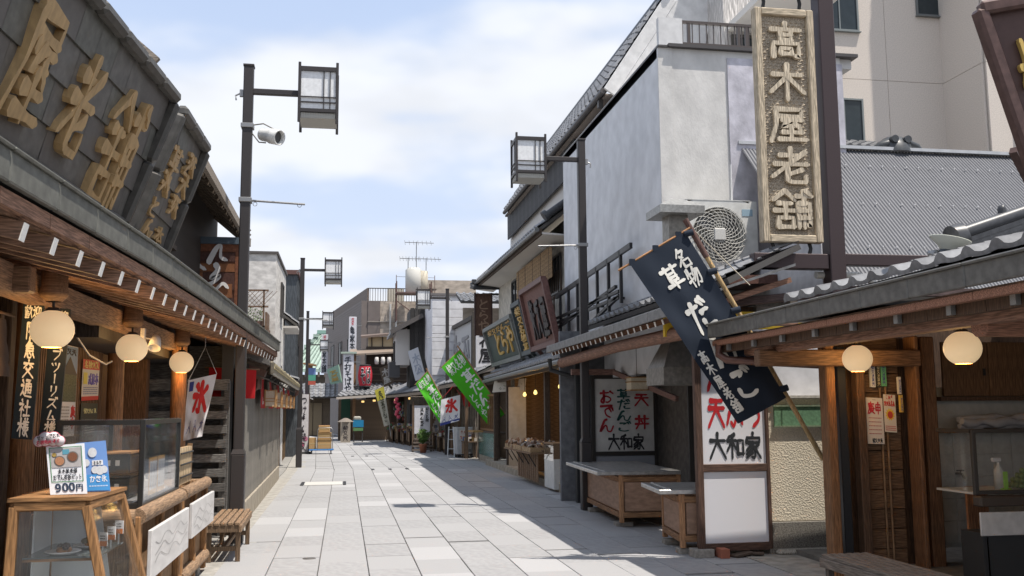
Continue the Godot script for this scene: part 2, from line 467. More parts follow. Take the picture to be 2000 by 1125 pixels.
# ---- the ground ----------------------------------------------------------------------------------
const TURN := 0.027   # beyond z = -27.5 the street bends a little to the left
func bend(x: float, z: float, y := 0.0) -> Vector3:
	if z > -27.5: return V(x, y, z)
	var d := -27.5 - z
	return V(x - d * TURN - 0.0016 * maxf(0, d - 16) * maxf(0, d - 16), y, z)
func ground():
	var g := structure("ground")
	bx(g, "earth", V(0, -0.55, -150), V(400, 1.0, 500), M("earth", Color(0.16, 0.155, 0.15), "blotch", V(0.4, 0.4, 0.4), 0.95))
	var road := structure("pavement")
	var tones := []
	for k in 6:
		var v: float = [0.318, 0.330, 0.308, 0.338, 0.322, 0.385][k]
		tones.append(M("slab%d" % k, Color(v, v * 0.995, v), "speck" if k % 2 else "blotch", V(7.0 + k * 0.3, 7, 7) if k % 2 else V(1.6 + k * 0.2, 1.6, 1.6), 0.78, 0.0, "rough", 0.12))
	var r := rng(4)
	var rest := []
	for k in 6: rest.append(MB.new())
	var made := 0
	var colw := 0.505
	var shared := {}
	bx(road, "bedding", V(1.6, -0.06, -40), V(12, 0.08, 90), M("bed", Color(0.12, 0.118, 0.11), "fine", V(3, 3, 3), 0.95))
	for row_i in 110:
		for c in range(-1, 10):
			var x0 := -0.74 + c * colw + 0.0
			var off := r.randf_range(0.0, 0.12) + (0.45 if c % 2 == 0 else 0.0)
			var z0 := -4.5 - row_i * 0.95 - off + 0.5
			if z0 < -92: continue
			var t := r.randi() % 6
			if t == 5 and r.randf() < 0.6: t = 0
			var p := bend(x0 + colw / 2, z0 - 0.475)
			var lift := r.randf_range(-0.002, 0.002)
			var len := 0.947
			if c == -1 or c == 9: len = 0.945
			if z0 < -7.6 and z0 > -27.0 and made < 300:
				var key := "m"
				if not shared.has(key): shared[key] = MB.new().box(Vector3.ZERO, V(colw - 0.009, 0.05, len), Basis.IDENTITY, 0.004).mesh()
				part(road, "slab", shared[key], tones[t], Transform3D(Basis(Vector3.UP, r.randf_range(-0.002, 0.002)), p + V(0, -0.022 + lift, 0)))
				made += 1
			else:
				var a := bend(x0 + colw / 2, z0)
				var b := bend(x0 + colw / 2, z0 - 0.938)
				rest[t].bar(a + V(0, -0.024 + lift, 0), b + V(0, -0.024 + lift, 0), colw - 0.014, 0.05)
	for k in 6:
		var o := part(road, "far_slabs", rest[k], tones[k])
		o.set_meta("kind", "stuff")
	# strips beside the slabs
	var conc := M("strip", Color(0.33, 0.315, 0.285), "stain", V(0.9, 0.9, 0.9), 0.9, 0.0, "rough", 0.3)
	for s in 34:
		var z := -4.0 - s * 1.2
		var a := bend(-1.27, z - 0.006)
		var b := bend(-1.27, z - 1.194)
		part(road, "edging_stone", MB.new().bar(a + V(-0.02, -0.03, 0), b + V(-0.02, -0.03, 0), 0.5, 0.06), conc)
		part(road, "gutter_cover", MB.new().bar(a + V(-0.6, -0.036, 0), b + V(-0.6, -0.036, 0), 0.62, 0.06), M("strip2", Color(0.27, 0.262, 0.245), "stain", V(1.1, 1.1, 1.1), 0.9))
	for s in 40:
		var z := -4.0 - s * 1.2
		var a := bend(4.62, z - 0.006)
		var b := bend(4.62, z - 1.194)
		part(road, "edging_stone", MB.new().bar(a + V(0, -0.02, 0), b + V(0, -0.02, 0), 0.62, 0.06), conc)
	# a drain grating, marker plates and a small round cover
	var dark := paint(0.03, 0.03, 0.032, 0.7)
	var hatch := thing("drain_cover", "pale rectangular drain cover with dark ends set in the paving", "drain cover", V(-0.42, 0.004, -22.3))
	bx(hatch, "plate", V(0, 0.004, 0), V(0.82, 0.012, 0.95), M("hatch", Color(0.5, 0.49, 0.46), "speck", V(6, 6, 6), 0.8))
	for sx in [-1, 1]: bx(hatch, "end_bar", V(0.46 * sx, 0.004, 0), V(0.07, 0.014, 1.0), dark)
	for k in 3:
		var m := thing("marker_plate", ["dark square plate set in the paving, the one nearest the left fence", "middle one of three dark square plates in the paving", "dark square plate in the paving nearest the shaded side"][k], "plate", V(0.81 + k * 0.47, 0.0, -27.3), 0, "dark marker plates in a row")
		bx(m, "plate", V(0, 0.004, 0), V(0.085, 0.012, 0.5), dark)
	var cv := thing("manhole_cover", "small dark round cover in the near paving", "cover", V(-0.35, 0.0, -11.1))
	part(cv, "lid", MB.new().lathe([Vector2(0, 0.006), Vector2(0.07, 0.006), Vector2(0.075, 0.0)], Vector3.ZERO, 20), M("lid", Color(0.13, 0.12, 0.11), "fine", V(8, 8, 8), 0.6, 0.4))
	for p in [[0.55, -35.5], [1.05, -35.5], [0.9, -47.0], [1.35, -47.0]]:
		var b := bend(p[0], p[1], 0.0)
		var m := thing("far_marker_plate", "tiny dark paving plate, %s" % ["left one of the nearer pair beside the trolley", "right one of the nearer pair beside the trolley", "left one of the farthest pair", "right one of the farthest pair"][[[0.55, -35.5], [1.05, -35.5], [0.9, -47.0], [1.35, -47.0]].find(p)], "plate", b, 0, "tiny dark plates in the far paving")
		bx(m, "plate", V(0, 0.003, 0), V(0.1, 0.01, 0.45), dark)

# ---- shared builders --------------------------------------------------------------------------------
func tile_mesh(w: float, l: float) -> ArrayMesh:
	var m := MB.new()
	var prof := []
	for i in 9:
		var t := i / 8.0
		var x := (t - 0.5) * w
		var y := 0.045 * maxf(0.0, sin(clampf(t / 0.5, 0, 1) * PI)) - 0.012 * sin(clampf((t - 0.5) / 0.5, 0, 1) * PI)
		prof.append(Vector2(x, y))
	m.smooth(true)
	for i in 8:
		var a: Vector2 = prof[i]
		var b: Vector2 = prof[i + 1]
		m.quad(V(a.x, a.y, -l * 0.62), V(b.x, b.y, -l * 0.62), V(b.x, b.y + 0.025, l * 0.5), V(a.x, a.y + 0.025, l * 0.5))
	m.smooth(false)
	for i in 8:
		var a: Vector2 = prof[i]
		var b: Vector2 = prof[i + 1]
		m.quad(V(a.x, a.y + 0.025, l * 0.5), V(b.x, b.y + 0.025, l * 0.5), V(b.x, b.y * 0.2 - 0.012, l * 0.5), V(a.x, a.y * 0.2 - 0.012, l * 0.5))
	return m.mesh()
func tile_roof(parent: Node, e0: Vector3, e1: Vector3, r0: Vector3, r1: Vector3, cols: int, rows: int, pieces := true):
	var across := (e1 - e0) / cols
	var down := ((e0 - r0) + (e1 - r1)) * 0.5 / rows
	var nrm := down.cross(across).normalized()
	if nrm.y < 0: nrm = -nrm
	var z := down.normalized()
	var x := nrm.cross(z)
	var tm := tile_mesh(across.length(), down.length())
	var k := 0
	var r := rng(cols * 31 + rows)
	var fm: Array = []
	for i in 4:
		var v: float = [0.20, 0.165, 0.235, 0.185][i]
		fm.append(M("tile%d" % i, Color(v, v * 1.01, v * 1.04), "stain", V(2.2, 2.2, 2.2), 0.42))
	var rest := MB.new()
	for j in rows:
		for i in cols:
			var u := (i + 0.5) / cols
			var v := (j + 0.5) / rows
			var p := r0.lerp(r1, u).lerp(e0.lerp(e1, u), v) + nrm * (0.03 + r.randf_range(-0.003, 0.003))
			var xf := Transform3D(Basis(x, nrm, z), p)
			if pieces and k < 300: part(parent, "roof_tile", tm, fm[r.randi() % 4], xf)
			else: rest.st.append_from(tm, 0, xf)
			k += 1
	if not pieces or k > 300:
		var o := part(parent, "roof_tiles", rest, fm[0])
		o.set_meta("kind", "stuff")
	var m := MB.new()
	var t := nrm * -0.07
	m.hexa([e0 + t, e1 + t, r1 + t, r0 + t, e0, e1, r1, r0])
	part(parent, "roof_bed", m, M("roofbed", Color(0.10, 0.095, 0.09), "fine", V(3, 3, 3), 0.9))

func street_lamp(at: Vector3, s: float, label: String, speaker := false, flag_arm := true, h := 6.08):
	var o := thing("street_lamp", label, "street lamp", at, 0.0, "square steel street lamps with lattice lanterns")
	var steel := M("lampsteel", Color(0.055, 0.050, 0.050), "fine", V(4, 4, 4), 0.45, 0.3)
	var lk := M("lampmetal", Color(0.30, 0.30, 0.30), "fine", V(6, 6, 6), 0.4, 0.7)
	part(o, "pole", MB.new().box(V(0, h / 2, 0), V(0.125, h, 0.125), Basis.IDENTITY, 0.012), steel)
	var b := MB.new()
	b.box(V(0, 0.54, 0), V(0.17, 1.08, 0.17), Basis.IDENTITY, 0.012)
	var r1 := 0.085
	var r2 := 0.064
	b.hexa([V(-r1, 1.08, -r1), V(r1, 1.08, -r1), V(r1, 1.08, r1), V(-r1, 1.08, r1), V(-r2, 1.14, -r2), V(r2, 1.14, -r2), V(r2, 1.14, r2), V(-r2, 1.14, r2)])
	part(o, "base_sleeve", b, steel)
	bx(o, "pole_cap", V(0, h + 0.01, 0), V(0.14, 0.03, 0.14), steel, 0.005)
	part(o, "arm", MB.new().box(V(s * 0.35, h - 0.33, 0), V(0.62, 0.075, 0.07), Basis.IDENTITY, 0.008), steel)
	var c := V(s * 0.90, h - 0.36, 0)
	var l := Node3D.new()
	l.name = "lantern"; o.add_child(l); l.position = c
	var w := 0.24
	for sx in [-1, 1]:
		for sz in [-1, 1]:
			bx(l, "corner_post", V(sx * w, -0.02, sz * w), V(0.035, 0.82 if sx * s > 0 else 0.8, 0.035), steel, 0.004)
	for y in [0.29, -0.26]:
		for q in [[0, -1], [0, 1]]:
			bx(l, "rail", V(0, y, q[1] * w), V(2 * w - 0.035, 0.045, 0.03), steel)
			bx(l, "rail", V(q[1] * w, y, 0), V(0.03, 0.045, 2 * w - 0.035), steel)
	for q in [-1, 1]:
		for y in [-0.08, -0.15]:
			bx(l, "lattice_bar", V(0, y, q * (w + 0.002)), V(2 * w - 0.035, 0.014, 0.014), steel)
			bx(l, "lattice_bar", V(q * (w + 0.002), y, 0), V(0.014, 0.014, 2 * w - 0.035), steel)
		for x in [0.07, 0.15]:
			bx(l, "lattice_bar", V(x, 0.015, q * (w + 0.004)), V(0.012, 0.51, 0.012), steel)
			bx(l, "lattice_bar", V(q * (w + 0.004), 0.015, x), V(0.012, 0.51, 0.012), steel)
	var ac := M("acrylic", Color(0.78, 0.79, 0.80), "blotch", V(3, 3, 3), 0.35)
	ac.backlight = Color(0.75, 0.76, 0.78)
	for q in [-1, 1]:
		bx(l, "shade_panel", V(0, 0.015, q * (w - 0.012)), V(2 * w - 0.04, 0.51, 0.006), ac)
		bx(l, "shade_panel", V(q * (w - 0.012), 0.015, 0), V(0.006, 0.51, 2 * w - 0.06), ac)
	bx(l, "top_plate", V(0, 0.32, 0), V(2 * w + 0.02, 0.014, 2 * w + 0.02), steel)
	var lv := MB.new().box(V(0, -0.325, 0), V(2 * w - 0.03, 0.075, 2 * w - 0.03))
	for k in 14:
		lv.box(V(-w + 0.035 + k * 0.032, -0.325, 0), V(0.014, 0.07, 2 * w - 0.01))
		lv.box(V(0, -0.3251, -w + 0.035 + k * 0.032), V(2 * w - 0.01, 0.0702, 0.014))
	part(l, "bottom_louvre", lv, M("louvre", Color(0.45, 0.44, 0.40), "", Vector3.ONE, 0.5))
	part(l, "bulb", MB.new().lathe([Vector2(0.0, 0.10), Vector2(0.05, 0.06), Vector2(0.055, -0.06), Vector2(0.03, -0.1), Vector2(0, -0.1)], V(0, 0.05, 0), 12), paint(0.6, 0.6, 0.58))
	# clamp and camera bracket on the outer side
	bx(o, "bracket", V(-s * 0.085, h - 0.36, 0), V(0.05, 0.09, 0.05), lk)
	part(o, "bracket_hook", MB.new().tube([V(-s * 0.1, h - 0.36, 0), V(-s * 0.16, h - 0.40, 0.02), V(-s * 0.15, h - 0.46, 0.02)], 0.012, 6), lk)
	if flag_arm:
		var fy := h - 1.78
		bx(o, "arm_clamp", V(0, fy, 0), V(0.16, 0.06, 0.16), lk, 0.006)
		part(o, "flag_arm", MB.new().tube([V(s * 0.06, fy, 0), V(s * 0.75, fy - 0.03, 0)], 0.014, 8), lk)
		for x in [0.12, 0.68]:
			var ring := []
			for k in 13: ring.append(V(s * x + 0.025 * cos(k * TAU / 12), fy - 0.045 + 0.025 * sin(k * TAU / 12), 0))
			part(o, "ring", MB.new().tube(ring, 0.004, 5, false), lk)
	if speaker:
		var sy := h - 0.95
		var wh := paint(0.72, 0.72, 0.70, 0.4)
		bx(o, "speaker_clamp", V(0, sy + 0.15, 0), V(0.16, 0.06, 0.16), lk, 0.006)
		var ax := V(s * 0.75, -0.28, 0.6).normalized()
		var rr := ax.cross(Vector3.UP).normalized()
		var bb := Basis(rr, ax, rr.cross(ax))
		var sp := part(o, "loudspeaker", MB.new().lathe([Vector2(0, -0.16), Vector2(0.08, -0.16), Vector2(0.085, -0.14), Vector2(0.085, 0.0), Vector2(0.1, 0.005), Vector2(0.1, 0.16), Vector2(0.085, 0.16), Vector2(0.085, 0.1)], V(s * 0.30, sy + 0.02, 0.05), 24, bb), wh)
		part(sp, "grille", MB.new().lathe([Vector2(0, 0.1), Vector2(0.085, 0.1)], V(s * 0.30, sy + 0.02, 0.05), 24, bb), paint(0.09, 0.09, 0.09))
		part(o, "speaker_bracket", MB.new().tube([V(s * 0.06, sy + 0.17, 0), V(s * 0.2, sy + 0.19, 0.02), V(s * 0.36, sy + 0.1, 0.06)], 0.009, 6).tube([V(s * 0.06, sy + 0.06, 0), V(s * 0.15, sy - 0.06, 0.02), V(s * 0.24, sy - 0.07, 0.04)], 0.009, 6), paint(0.2, 0.19, 0.17))
	return o

func globe_lamp(at: Vector3, label: String, r := 0.14):
	var o := thing("globe_lamp", label, "lamp", at, 0.0, "round opal lamps under the eaves")
	var prof := []
	for k in 15:
		var a := -1.12 + k * (2.5 / 14.0)
		prof.append(Vector2(r * cos(a), r * 0.95 * sin(a)))
	var g := part(o, "globe", MB.new().lathe(prof, Vector3.ZERO, 32), glow("opal", Color(0.85, 0.62, 0.36), 0.40))
	part(o, "cap", MB.new().lathe([Vector2(0.0, r * 1.1), Vector2(0.03, r * 1.08), Vector2(0.05, r * 0.96), Vector2(0.052, r * 0.9)], Vector3.ZERO, 16), paint(0.05, 0.045, 0.04))
	part(o, "stem", MB.new().tube([V(0, r, 0), V(0, r + 0.07, 0)], 0.009, 8), paint(0.05, 0.045, 0.04))
	part(o, "ceiling_rose", MB.new().lathe([Vector2(0.05, r + 0.05), Vector2(0.085, r + 0.08), Vector2(0.095, r + 0.11), Vector2(0.085, r + 0.15), Vector2(0.085, r + 0.26), Vector2(0.0, r + 0.26)], Vector3.ZERO, 20), wood("rose", Color(0.20, 0.12, 0.07), 0))
	var li := OmniLight3D.new()
	li.name = "light"
	li.light_color = Color(1.0, 0.78, 0.48); li.light_energy = 0.22; li.light_size = 0.12; li.omni_range = 12; li.shadow_enabled = true
	o.add_child(li)
	return o

func cloth_flag(o: Node3D, f: Callable, mat: Material, nu := 20, nv := 40, called := "cloth"):
	return part(o, called, MB.new().sheet(f, nu, nv), mat)

# ---- the left side of the street -----------------------------------------------------------------------
func ex(z: float) -> float:
	var p := [[-3.0, -1.58], [-4.4, -1.505], [-7.2, -1.345], [-9.3, -1.275], [-17.4, -1.11]]
	for i in p.size() - 1:
		if z <= p[i][0] and z >= p[i + 1][0]: return remap(z, p[i][0], p[i + 1][0], p[i][1], p[i + 1][1])
	return -1.11
func left_side():
	var W_dark := wood("wdark", Color(0.075, 0.048, 0.032), 1)
	var copper := M("copper", Color(0.175, 0.165, 0.152), "stain", V(1.6, 1.6, 1.6), 0.48, 0.35)
	var copper2 := M("copperb", Color(0.16, 0.148, 0.138), "blotch", V(2.6, 2.6, 2.6), 0.5, 0.35)
	var shop := thing("wooden_teahouse", "wooden sweet shop with deep raftered eave and globe lamps, nearest on the left", "shop")
	# eave
	var ends := paint(0.80, 0.79, 0.76)
	var rw := [wood("rafter", Color(0.28, 0.165, 0.11), 0), wood("rafterb", Color(0.235, 0.138, 0.094), 0)]
	for k in 32:
		var z := -4.05 - k * 0.405
		var x := ex(z) - 0.035
		var rf := br(shop, "rafter", V(x, 2.455, z), V(-3.1, 2.455 + (x + 3.1) * 0.24, z), 0.062, 0.085, rw[k % 2])
		bx(rf, "end_cap", V(x + 0.003, 2.454, z), V(0.006, 0.088, 0.064), ends, 0.0, Basis(Vector3.BACK, -0.235))
	for k in 21:
		var z0 := -3.9 - k * 0.625
		var z1 := z0 - 0.619
		var a := V(ex(z0), 0, z0)
		var b := V(ex(z1), 0, z1)
		var pl := MB.new()
		var up := V(0, 1, 0)
		pl.bar(a + V(0, 2.695, 0), b + V(0, 2.695, 0), 0.045, 0.15, up, 0.008)
		pl.bar(a + V(0.010, 2.775, 0), b + V(0.010, 2.775, 0), 0.066, 0.02, up, 0.008)
		part(shop, "fascia_plate", pl, M("fasciametal%d" % (k % 2), Color(0.135, 0.135, 0.118) * (1.0 + 0.1 * (k % 2)), "stain", V(1.6, 1.6, 1.6), 0.5, 0.3))
		part(shop, "eave_board", MB.new().bar(a + V(-0.05, 2.565, 0), b + V(-0.05, 2.565, 0), 0.07, 0.075), wood("eaveboard", Color(0.27, 0.15, 0.10), 2))
		var q := MB.new()
		var ta := V(a.x - 0.02, 2.77, z0)
		var tb := V(b.x - 0.02, 2.77, z1)
		var tc := V(-3.3, 3.32, z1)
		var td := V(-3.3, 3.32, z0)
		q.hexa([ta - up * 0.05, tb - up * 0.05, tc - up * 0.05, td - up * 0.05, ta, tb, tc, td])
		part(shop, "roof_sheet", q, copper2)
		part(shop, "soffit_board", MB.new().hexa2(V(a.x - 0.06, 2.535, z0), V(b.x - 0.06, 2.535, z1), V(-3.1, 2.53 + (a.x + 3.04) * 0.24, z1), V(-3.1, 2.53 + (a.x + 3.04) * 0.24, z0), 0.02), wood("soffit", Color(0.22, 0.13, 0.085), 2))
	br(shop, "beam", V(-2.14, 2.44, -4.0), V(-2.07, 2.44, -12.4), 0.14, 0.18, wood("beam", Color(0.30, 0.185, 0.12), 2))
	for z in [-4.6, -6.5]:
		bx(shop, "beam_end", V(-2.2, 2.44, z), V(0.5, 0.17, 0.13), wood("beamx", Color(0.22, 0.13, 0.08), 0), 0.01)
	br(shop, "fascia_end_board", V(-1.15, 2.55, -17.0), V(-3.1, 3.0, -17.0), 0.03, 0.16, wood("eaveboard", Color(0.27, 0.15, 0.10), 0))
	# body
	bx(shop, "wall", V(-2.75, 1.45, -8.3), V(0.2, 2.9, 8.4), wood("wallw", Color(0.11, 0.065, 0.042), 1))
	bx(shop, "end_wall", V(-3.27, 1.5, -12.6), V(1.76, 3.0, 0.2), wood("wallw", Color(0.11, 0.065, 0.042), 1))
	for k in 46:
		bx(shop, "slat", V(-2.62, 1.5, -8.4 - k * 0.062), V(0.035, 1.75, 0.03), wood("slatw", Color(0.20, 0.115, 0.065), 1))
	for z in [-8.25, -11.35]:
		part(shop, "column", MB.new().tube([V(-2.5, 0, z), V(-2.49, 1.2, z), V(-2.5, 2.6, z)], [0.095, 0.09, 0.085], 14), wood("logcol", Color(0.30, 0.155, 0.075), 1))
	part(shop, "column", MB.new().tube([V(-1.98, 0, -12.3), V(-1.97, 1.2, -12.3), V(-1.98, 2.5, -12.3)], [0.1, 0.095, 0.09], 14), wood("logcol", Color(0.30, 0.155, 0.075), 1))
	bx(shop, "post", V(-2.5, 1.3, -7.75), V(0.12, 2.6, 0.12), W_dark, 0.008)
	# sliding door with lattice at the frame's edge
	var dr := bx(shop, "door", V(-2.52, 1.0, -6.6), V(0.05, 2.0, 1.5), wood("doorw", Color(0.20, 0.115, 0.06), 1))
	for k in 4: bx(dr, "door_rail", V(-2.485, 0.55 + k * 0.42, -6.6), V(0.03, 0.05, 1.5), W_dark)
	for k in 7: bx(dr, "door_stile", V(-2.483, 1.2, -5.9 - k * 0.235), V(0.034, 1.6, 0.03), W_dark)
	bx(dr, "door_pane", V(-2.49, 1.25, -6.6), V(0.008, 1.4, 1.4), M("darkglass", Color(0.02, 0.022, 0.022), "", Vector3.ONE, 0.06))
	bx(shop, "threshold", V(-2.45, 0.04, -8.3), V(0.5, 0.08, 8.2), M("sill", Color(0.2, 0.19, 0.18), "stain", V(1, 1, 1), 0.9))
	# noren curtain
	var nor := thing("shop_curtain", "brown split cloth curtain hanging over the sliding door", "curtain")
	for k in 3:
		var z0 := -6.2 - k * 0.42
		var p = cloth_flag(nor, qm(V(-2.40, 2.27, z0), V(-2.40, 2.27, z0 - 0.4), V(-2.38, 1.86, z0 - 0.41), V(-2.38, 1.86, z0), 0.02, 0.6, k), M("norencloth", Color(0.115, 0.085, 0.072), "fine", V(9, 9, 9), 0.95), 10, 8, "panel")
		for j in 3: bx(p, "loop", V(-2.40, 2.29, z0 - 0.07 - j * 0.13), V(0.012, 0.06, 0.04), M("norencloth", Color.WHITE))
	write(nor, "ん", qm(V(-2.37, 2.2, -6.75), V(-2.37, 2.2, -7.15), V(-2.35, 1.9, -7.15), V(-2.35, 1.9, -6.75)), [0.1, 0.1, 0.9, 0.9], paint(0.5, 0.48, 0.43), true, 1.6, 0.01)
	part(nor, "rod", MB.new().tube([V(-2.40, 2.31, -5.9), V(-2.40, 2.31, -7.6)], 0.012, 8), wood("rod", Color(0.2, 0.12, 0.07), 2))
	# two welcome boards
	var navy := M("welcome", Color(0.016, 0.024, 0.032), "fine", V(5, 5, 5), 0.35)
	var chalk := paint(0.72, 0.72, 0.68)
	var cs := [[V(-2.215, 2.37, -7.2), V(-2.08, 2.36, -7.2), V(-2.115, 1.42, -7.2), V(-2.245, 1.43, -7.2)], [V(-2.10, 2.36, -7.45), V(-1.97, 2.35, -7.45), V(-2.01, 1.44, -7.45), V(-2.14, 1.45, -7.45)]]
	for k in 2:
		var o := thing("welcome_board", ["dark welcome board hanging nearest the cloth curtain", "dark welcome board partly behind the nearest globe lamp"][k], "sign", Vector3.ZERO, 0, "dark hanging welcome boards")
		var c = cs[k]
		var f := qm(c[0], c[1], c[2], c[3])
		part(o, "board", MB.new().slab(c[0], c[1], c[2], c[3], 0.02), navy)
		write(o, "歓迎", f, [0.1, 0.02, 0.92, 0.11], chalk, false, 1.5)
		write(o, ["阪急交通社様", "クラブツーリズム様"][k], f, [0.28, 0.13, 0.78, 0.985], chalk, true, 1.6, 0.001, 0.7, true)
	# posters on the slats
	poster_temple(); poster_red(); poster_dark()
	for k in 3: globe_lamp(V([-1.95, -1.94, -1.92][k], [2.16, 2.19, 2.19][k], [-6.96, -9.42, -12.1][k]), ["round glowing globe lamp nearest, in front of the welcome boards", "round glowing globe lamp beside the white spotlight", "smallest round glowing globe lamp, above the white ice flag"][k])
	var sl := thing("spotlight", "white clamp spotlight with perforated shade on the beam", "spotlight")
	bx(sl, "clamp", V(-1.87, 2.33, -9.55), V(0.04, 0.12, 0.06), paint(0.6, 0.58, 0.55), 0.006)
	var sb := Basis(V(1, 0, 0), V(0, -0.8, 0.6).normalized(), V(0, -0.6, -0.8).normalized())
	part(sl, "shade", MB.new().lathe([Vector2(0.015, -0.09), Vector2(0.035, -0.08), Vector2(0.05, -0.03), Vector2(0.06, 0.06), Vector2(0.055, 0.06), Vector2(0.03, -0.05)], V(-1.77, 2.25, -9.6), 18, sb), paint(0.66, 0.64, 0.60, 0.35))
	part(sl, "arm", MB.new().tube([V(-1.87, 2.30, -9.55), V(-1.82, 2.29, -9.57), V(-1.77, 2.32, -9.65)], 0.008, 6), paint(0.5, 0.48, 0.45))
	part(thing("power_cable", "pale cable sagging under the wooden beam", "cable"), "cable", MB.new().tube([V(-2.3, 2.3, -8.8), V(-2.28, 2.12, -9.3), V(-2.25, 2.06, -9.8), V(-2.24, 2.1, -10.0)], 0.009, 6), paint(0.55, 0.52, 0.48))
	big_signs(copper, copper2)
	left_counters()
	# slatted dark fence beyond the counters
	var ch := [M("char0", Color(0.15, 0.145, 0.137), "grain", V(0.8, 9, 9), 0.8), M("char1", Color(0.185, 0.178, 0.168), "grain", V(0.9, 7, 7), 0.8), M("char2", Color(0.115, 0.11, 0.104), "grain", V(0.8, 9, 8), 0.85)]
	var sf := thing("slat_fence", "weathered black horizontal slat fence beside the bench", "fence")
	for k in 10: bx(sf, "slat", V(-2.08, 0.26 + k * 0.186, -13.2 + (k % 2) * 0.01), V(1.16, 0.105, 0.022), ch[k % 3], 0.004)
	for x in [-2.65, -2.1, -1.51]: bx(sf, "post", V(x, 1.0, -13.23), V(0.075, 2.02, 0.06), ch[2], 0.006)
	bx(sf, "rear_boarding", V(-2.15, 1.25, -13.85), V(1.4, 2.5, 0.02), ch[2])
	bx(sf, "top_rail", V(-2.08, 2.0, -13.2), V(1.2, 0.05, 0.05), ch[1])
	street_lamp(V(-1.285, 0, -12.62), 1.0, "tall street lamp with white loudspeaker on the left, nearest", true)
	street_lamp(V(-1.26, 0, -28.95), 1.0, "street lamp beside the pickle shop banner on the left")
	street_lamp(bend(-1.2, -44.5), 1.0, "far left street lamp, third from the camera", false, false)
	street_lamp(bend(-0.7, -62.0), 1.0, "farthest left street lamp near the hanging signs", false, false)
	bench(V(-1.27, 0, -11.75), 0.02, 1.55, "slatted wooden bench beside the nearest left lamp post", 0.36)
	ice_flag(V(-1.57, 0, -11.5), "white flag with red ice character hanging below the left eave", 0)
	left_fence_building()
	left_upper()
	left_far()

func poster(o: Node3D, f: Callable, mat: Material, called := "sheet", r := [0.0, 0.0, 1.0, 1.0], d := 0.003):
	var g := func(u: float, v: float, dd: float) -> Vector3: return f.call(lerpf(r[0], r[2], u), lerpf(r[1], r[3], v), dd)
	return part(o, called, MB.new().sheet(g, 1, 1, 0, d), mat)
func lines(o: Node3D, f: Callable, r: Array, n: int, mat: Material, d := 0.006, sd := 1):
	var g := rng(sd)
	var m := MB.new()
	for k in n:
		var v: float = lerpf(r[1], r[3], (k + 0.3) / n)
		var v2: float = lerpf(r[1], r[3], (k + 0.7) / n)
		var u: float = r[0]
		while u < r[2] - 0.02:
			var e: float = minf(u + g.randf_range(0.02, 0.06) + (r[2] - r[0]) * 0.05, r[2])
			m.quad(f.call(u, v, d), f.call(e, v, d), f.call(e, v2, d), f.call(u, v2, d))
			u = e + 0.015
	part(o, "print_lines", m, mat)
func poster_temple():
	var o := thing("temple_poster", "tall poster with temple photograph and calendar sheet on the slatted wall", "poster")
	var f := qm(V(-2.59, 2.24, -9.40), V(-2.59, 2.24, -10.12), V(-2.59, 1.38, -10.12), V(-2.59, 1.38, -9.40))
	poster(o, f, paint(0.62, 0.64, 0.66))
	poster(o, f, M("psky", Color(0.20, 0.30, 0.46), "blotch", V(2, 2, 2), 0.6), "photo_sky", [0.02, 0.01, 0.98, 0.3], 0.006)
	poster(o, f, M("pgreen", Color(0.09, 0.11, 0.07), "fade", V(5, 5, 5), 0.6), "photo_garden", [0.02, 0.3, 0.98, 0.62], 0.006)
	part(o, "photo_roof", MB.new().tri2(f.call(0.25, 0.32, 0.009), f.call(0.62, 0.12, 0.009), f.call(0.98, 0.32, 0.009)), paint(0.05, 0.05, 0.055))
	write(o, "柴又天", f, [0.25, 0.03, 0.9, 0.1], paint(0.03, 0.03, 0.04), false, 1.8, 0.008)
	write(o, "庚申", f, [0.78, 0.66, 0.96, 0.92], paint(0.5, 0.03, 0.03), true, 2.2, 0.006)
	lines(o, f, [0.1, 0.66, 0.7, 0.94], 8, paint(0.3, 0.3, 0.3))
func poster_red():
	var o := thing("event_poster", "red and white event poster upper on the slatted wall", "poster")
	var f := qm(V(-2.59, 2.14, -10.32), V(-2.59, 2.15, -11.0), V(-2.59, 1.74, -11.0), V(-2.59, 1.72, -10.32))
	poster(o, f, paint(0.66, 0.60, 0.52))
	poster(o, f, paint(0.55, 0.04, 0.035), "red_band", [0, 0, 1, 0.24], 0.006)
	poster(o, f, paint(0.55, 0.04, 0.035), "red_band", [0, 0.9, 1, 1], 0.006)
	write(o, "名物祭り", f, [0.08, 0.04, 0.92, 0.2], paint(0.75, 0.55, 0.2), false, 1.8, 0.008)
	poster(o, f, paint(0.75, 0.6, 0.1), "yellow_badge", [0.06, 0.32, 0.28, 0.6], 0.007)
	write(o, "寅屋本", f, [0.34, 0.34, 0.95, 0.6], paint(0.16, 0.13, 0.42), false, 2.2, 0.006)
	lines(o, f, [0.08, 0.66, 0.92, 0.86], 4, paint(0.2, 0.2, 0.3))
func poster_dark():
	var o := thing("dark_poster", "dark green poster below the red one on the slatted wall", "poster")
	var f := qm(V(-2.59, 1.70, -10.33), V(-2.59, 1.70, -11.0), V(-2.59, 1.32, -11.0), V(-2.59, 1.30, -10.33))
	poster(o, f, M("pdark", Color(0.05, 0.06, 0.045), "fade", V(6, 6, 6), 0.5))
	write(o, "柴又天の宝", f, [0.15, 0.14, 0.9, 0.26], paint(0.65, 0.6, 0.3), false, 1.8, 0.006)
	lines(o, f, [0.25, 0.4, 0.85, 0.8], 6, paint(0.5, 0.48, 0.4))

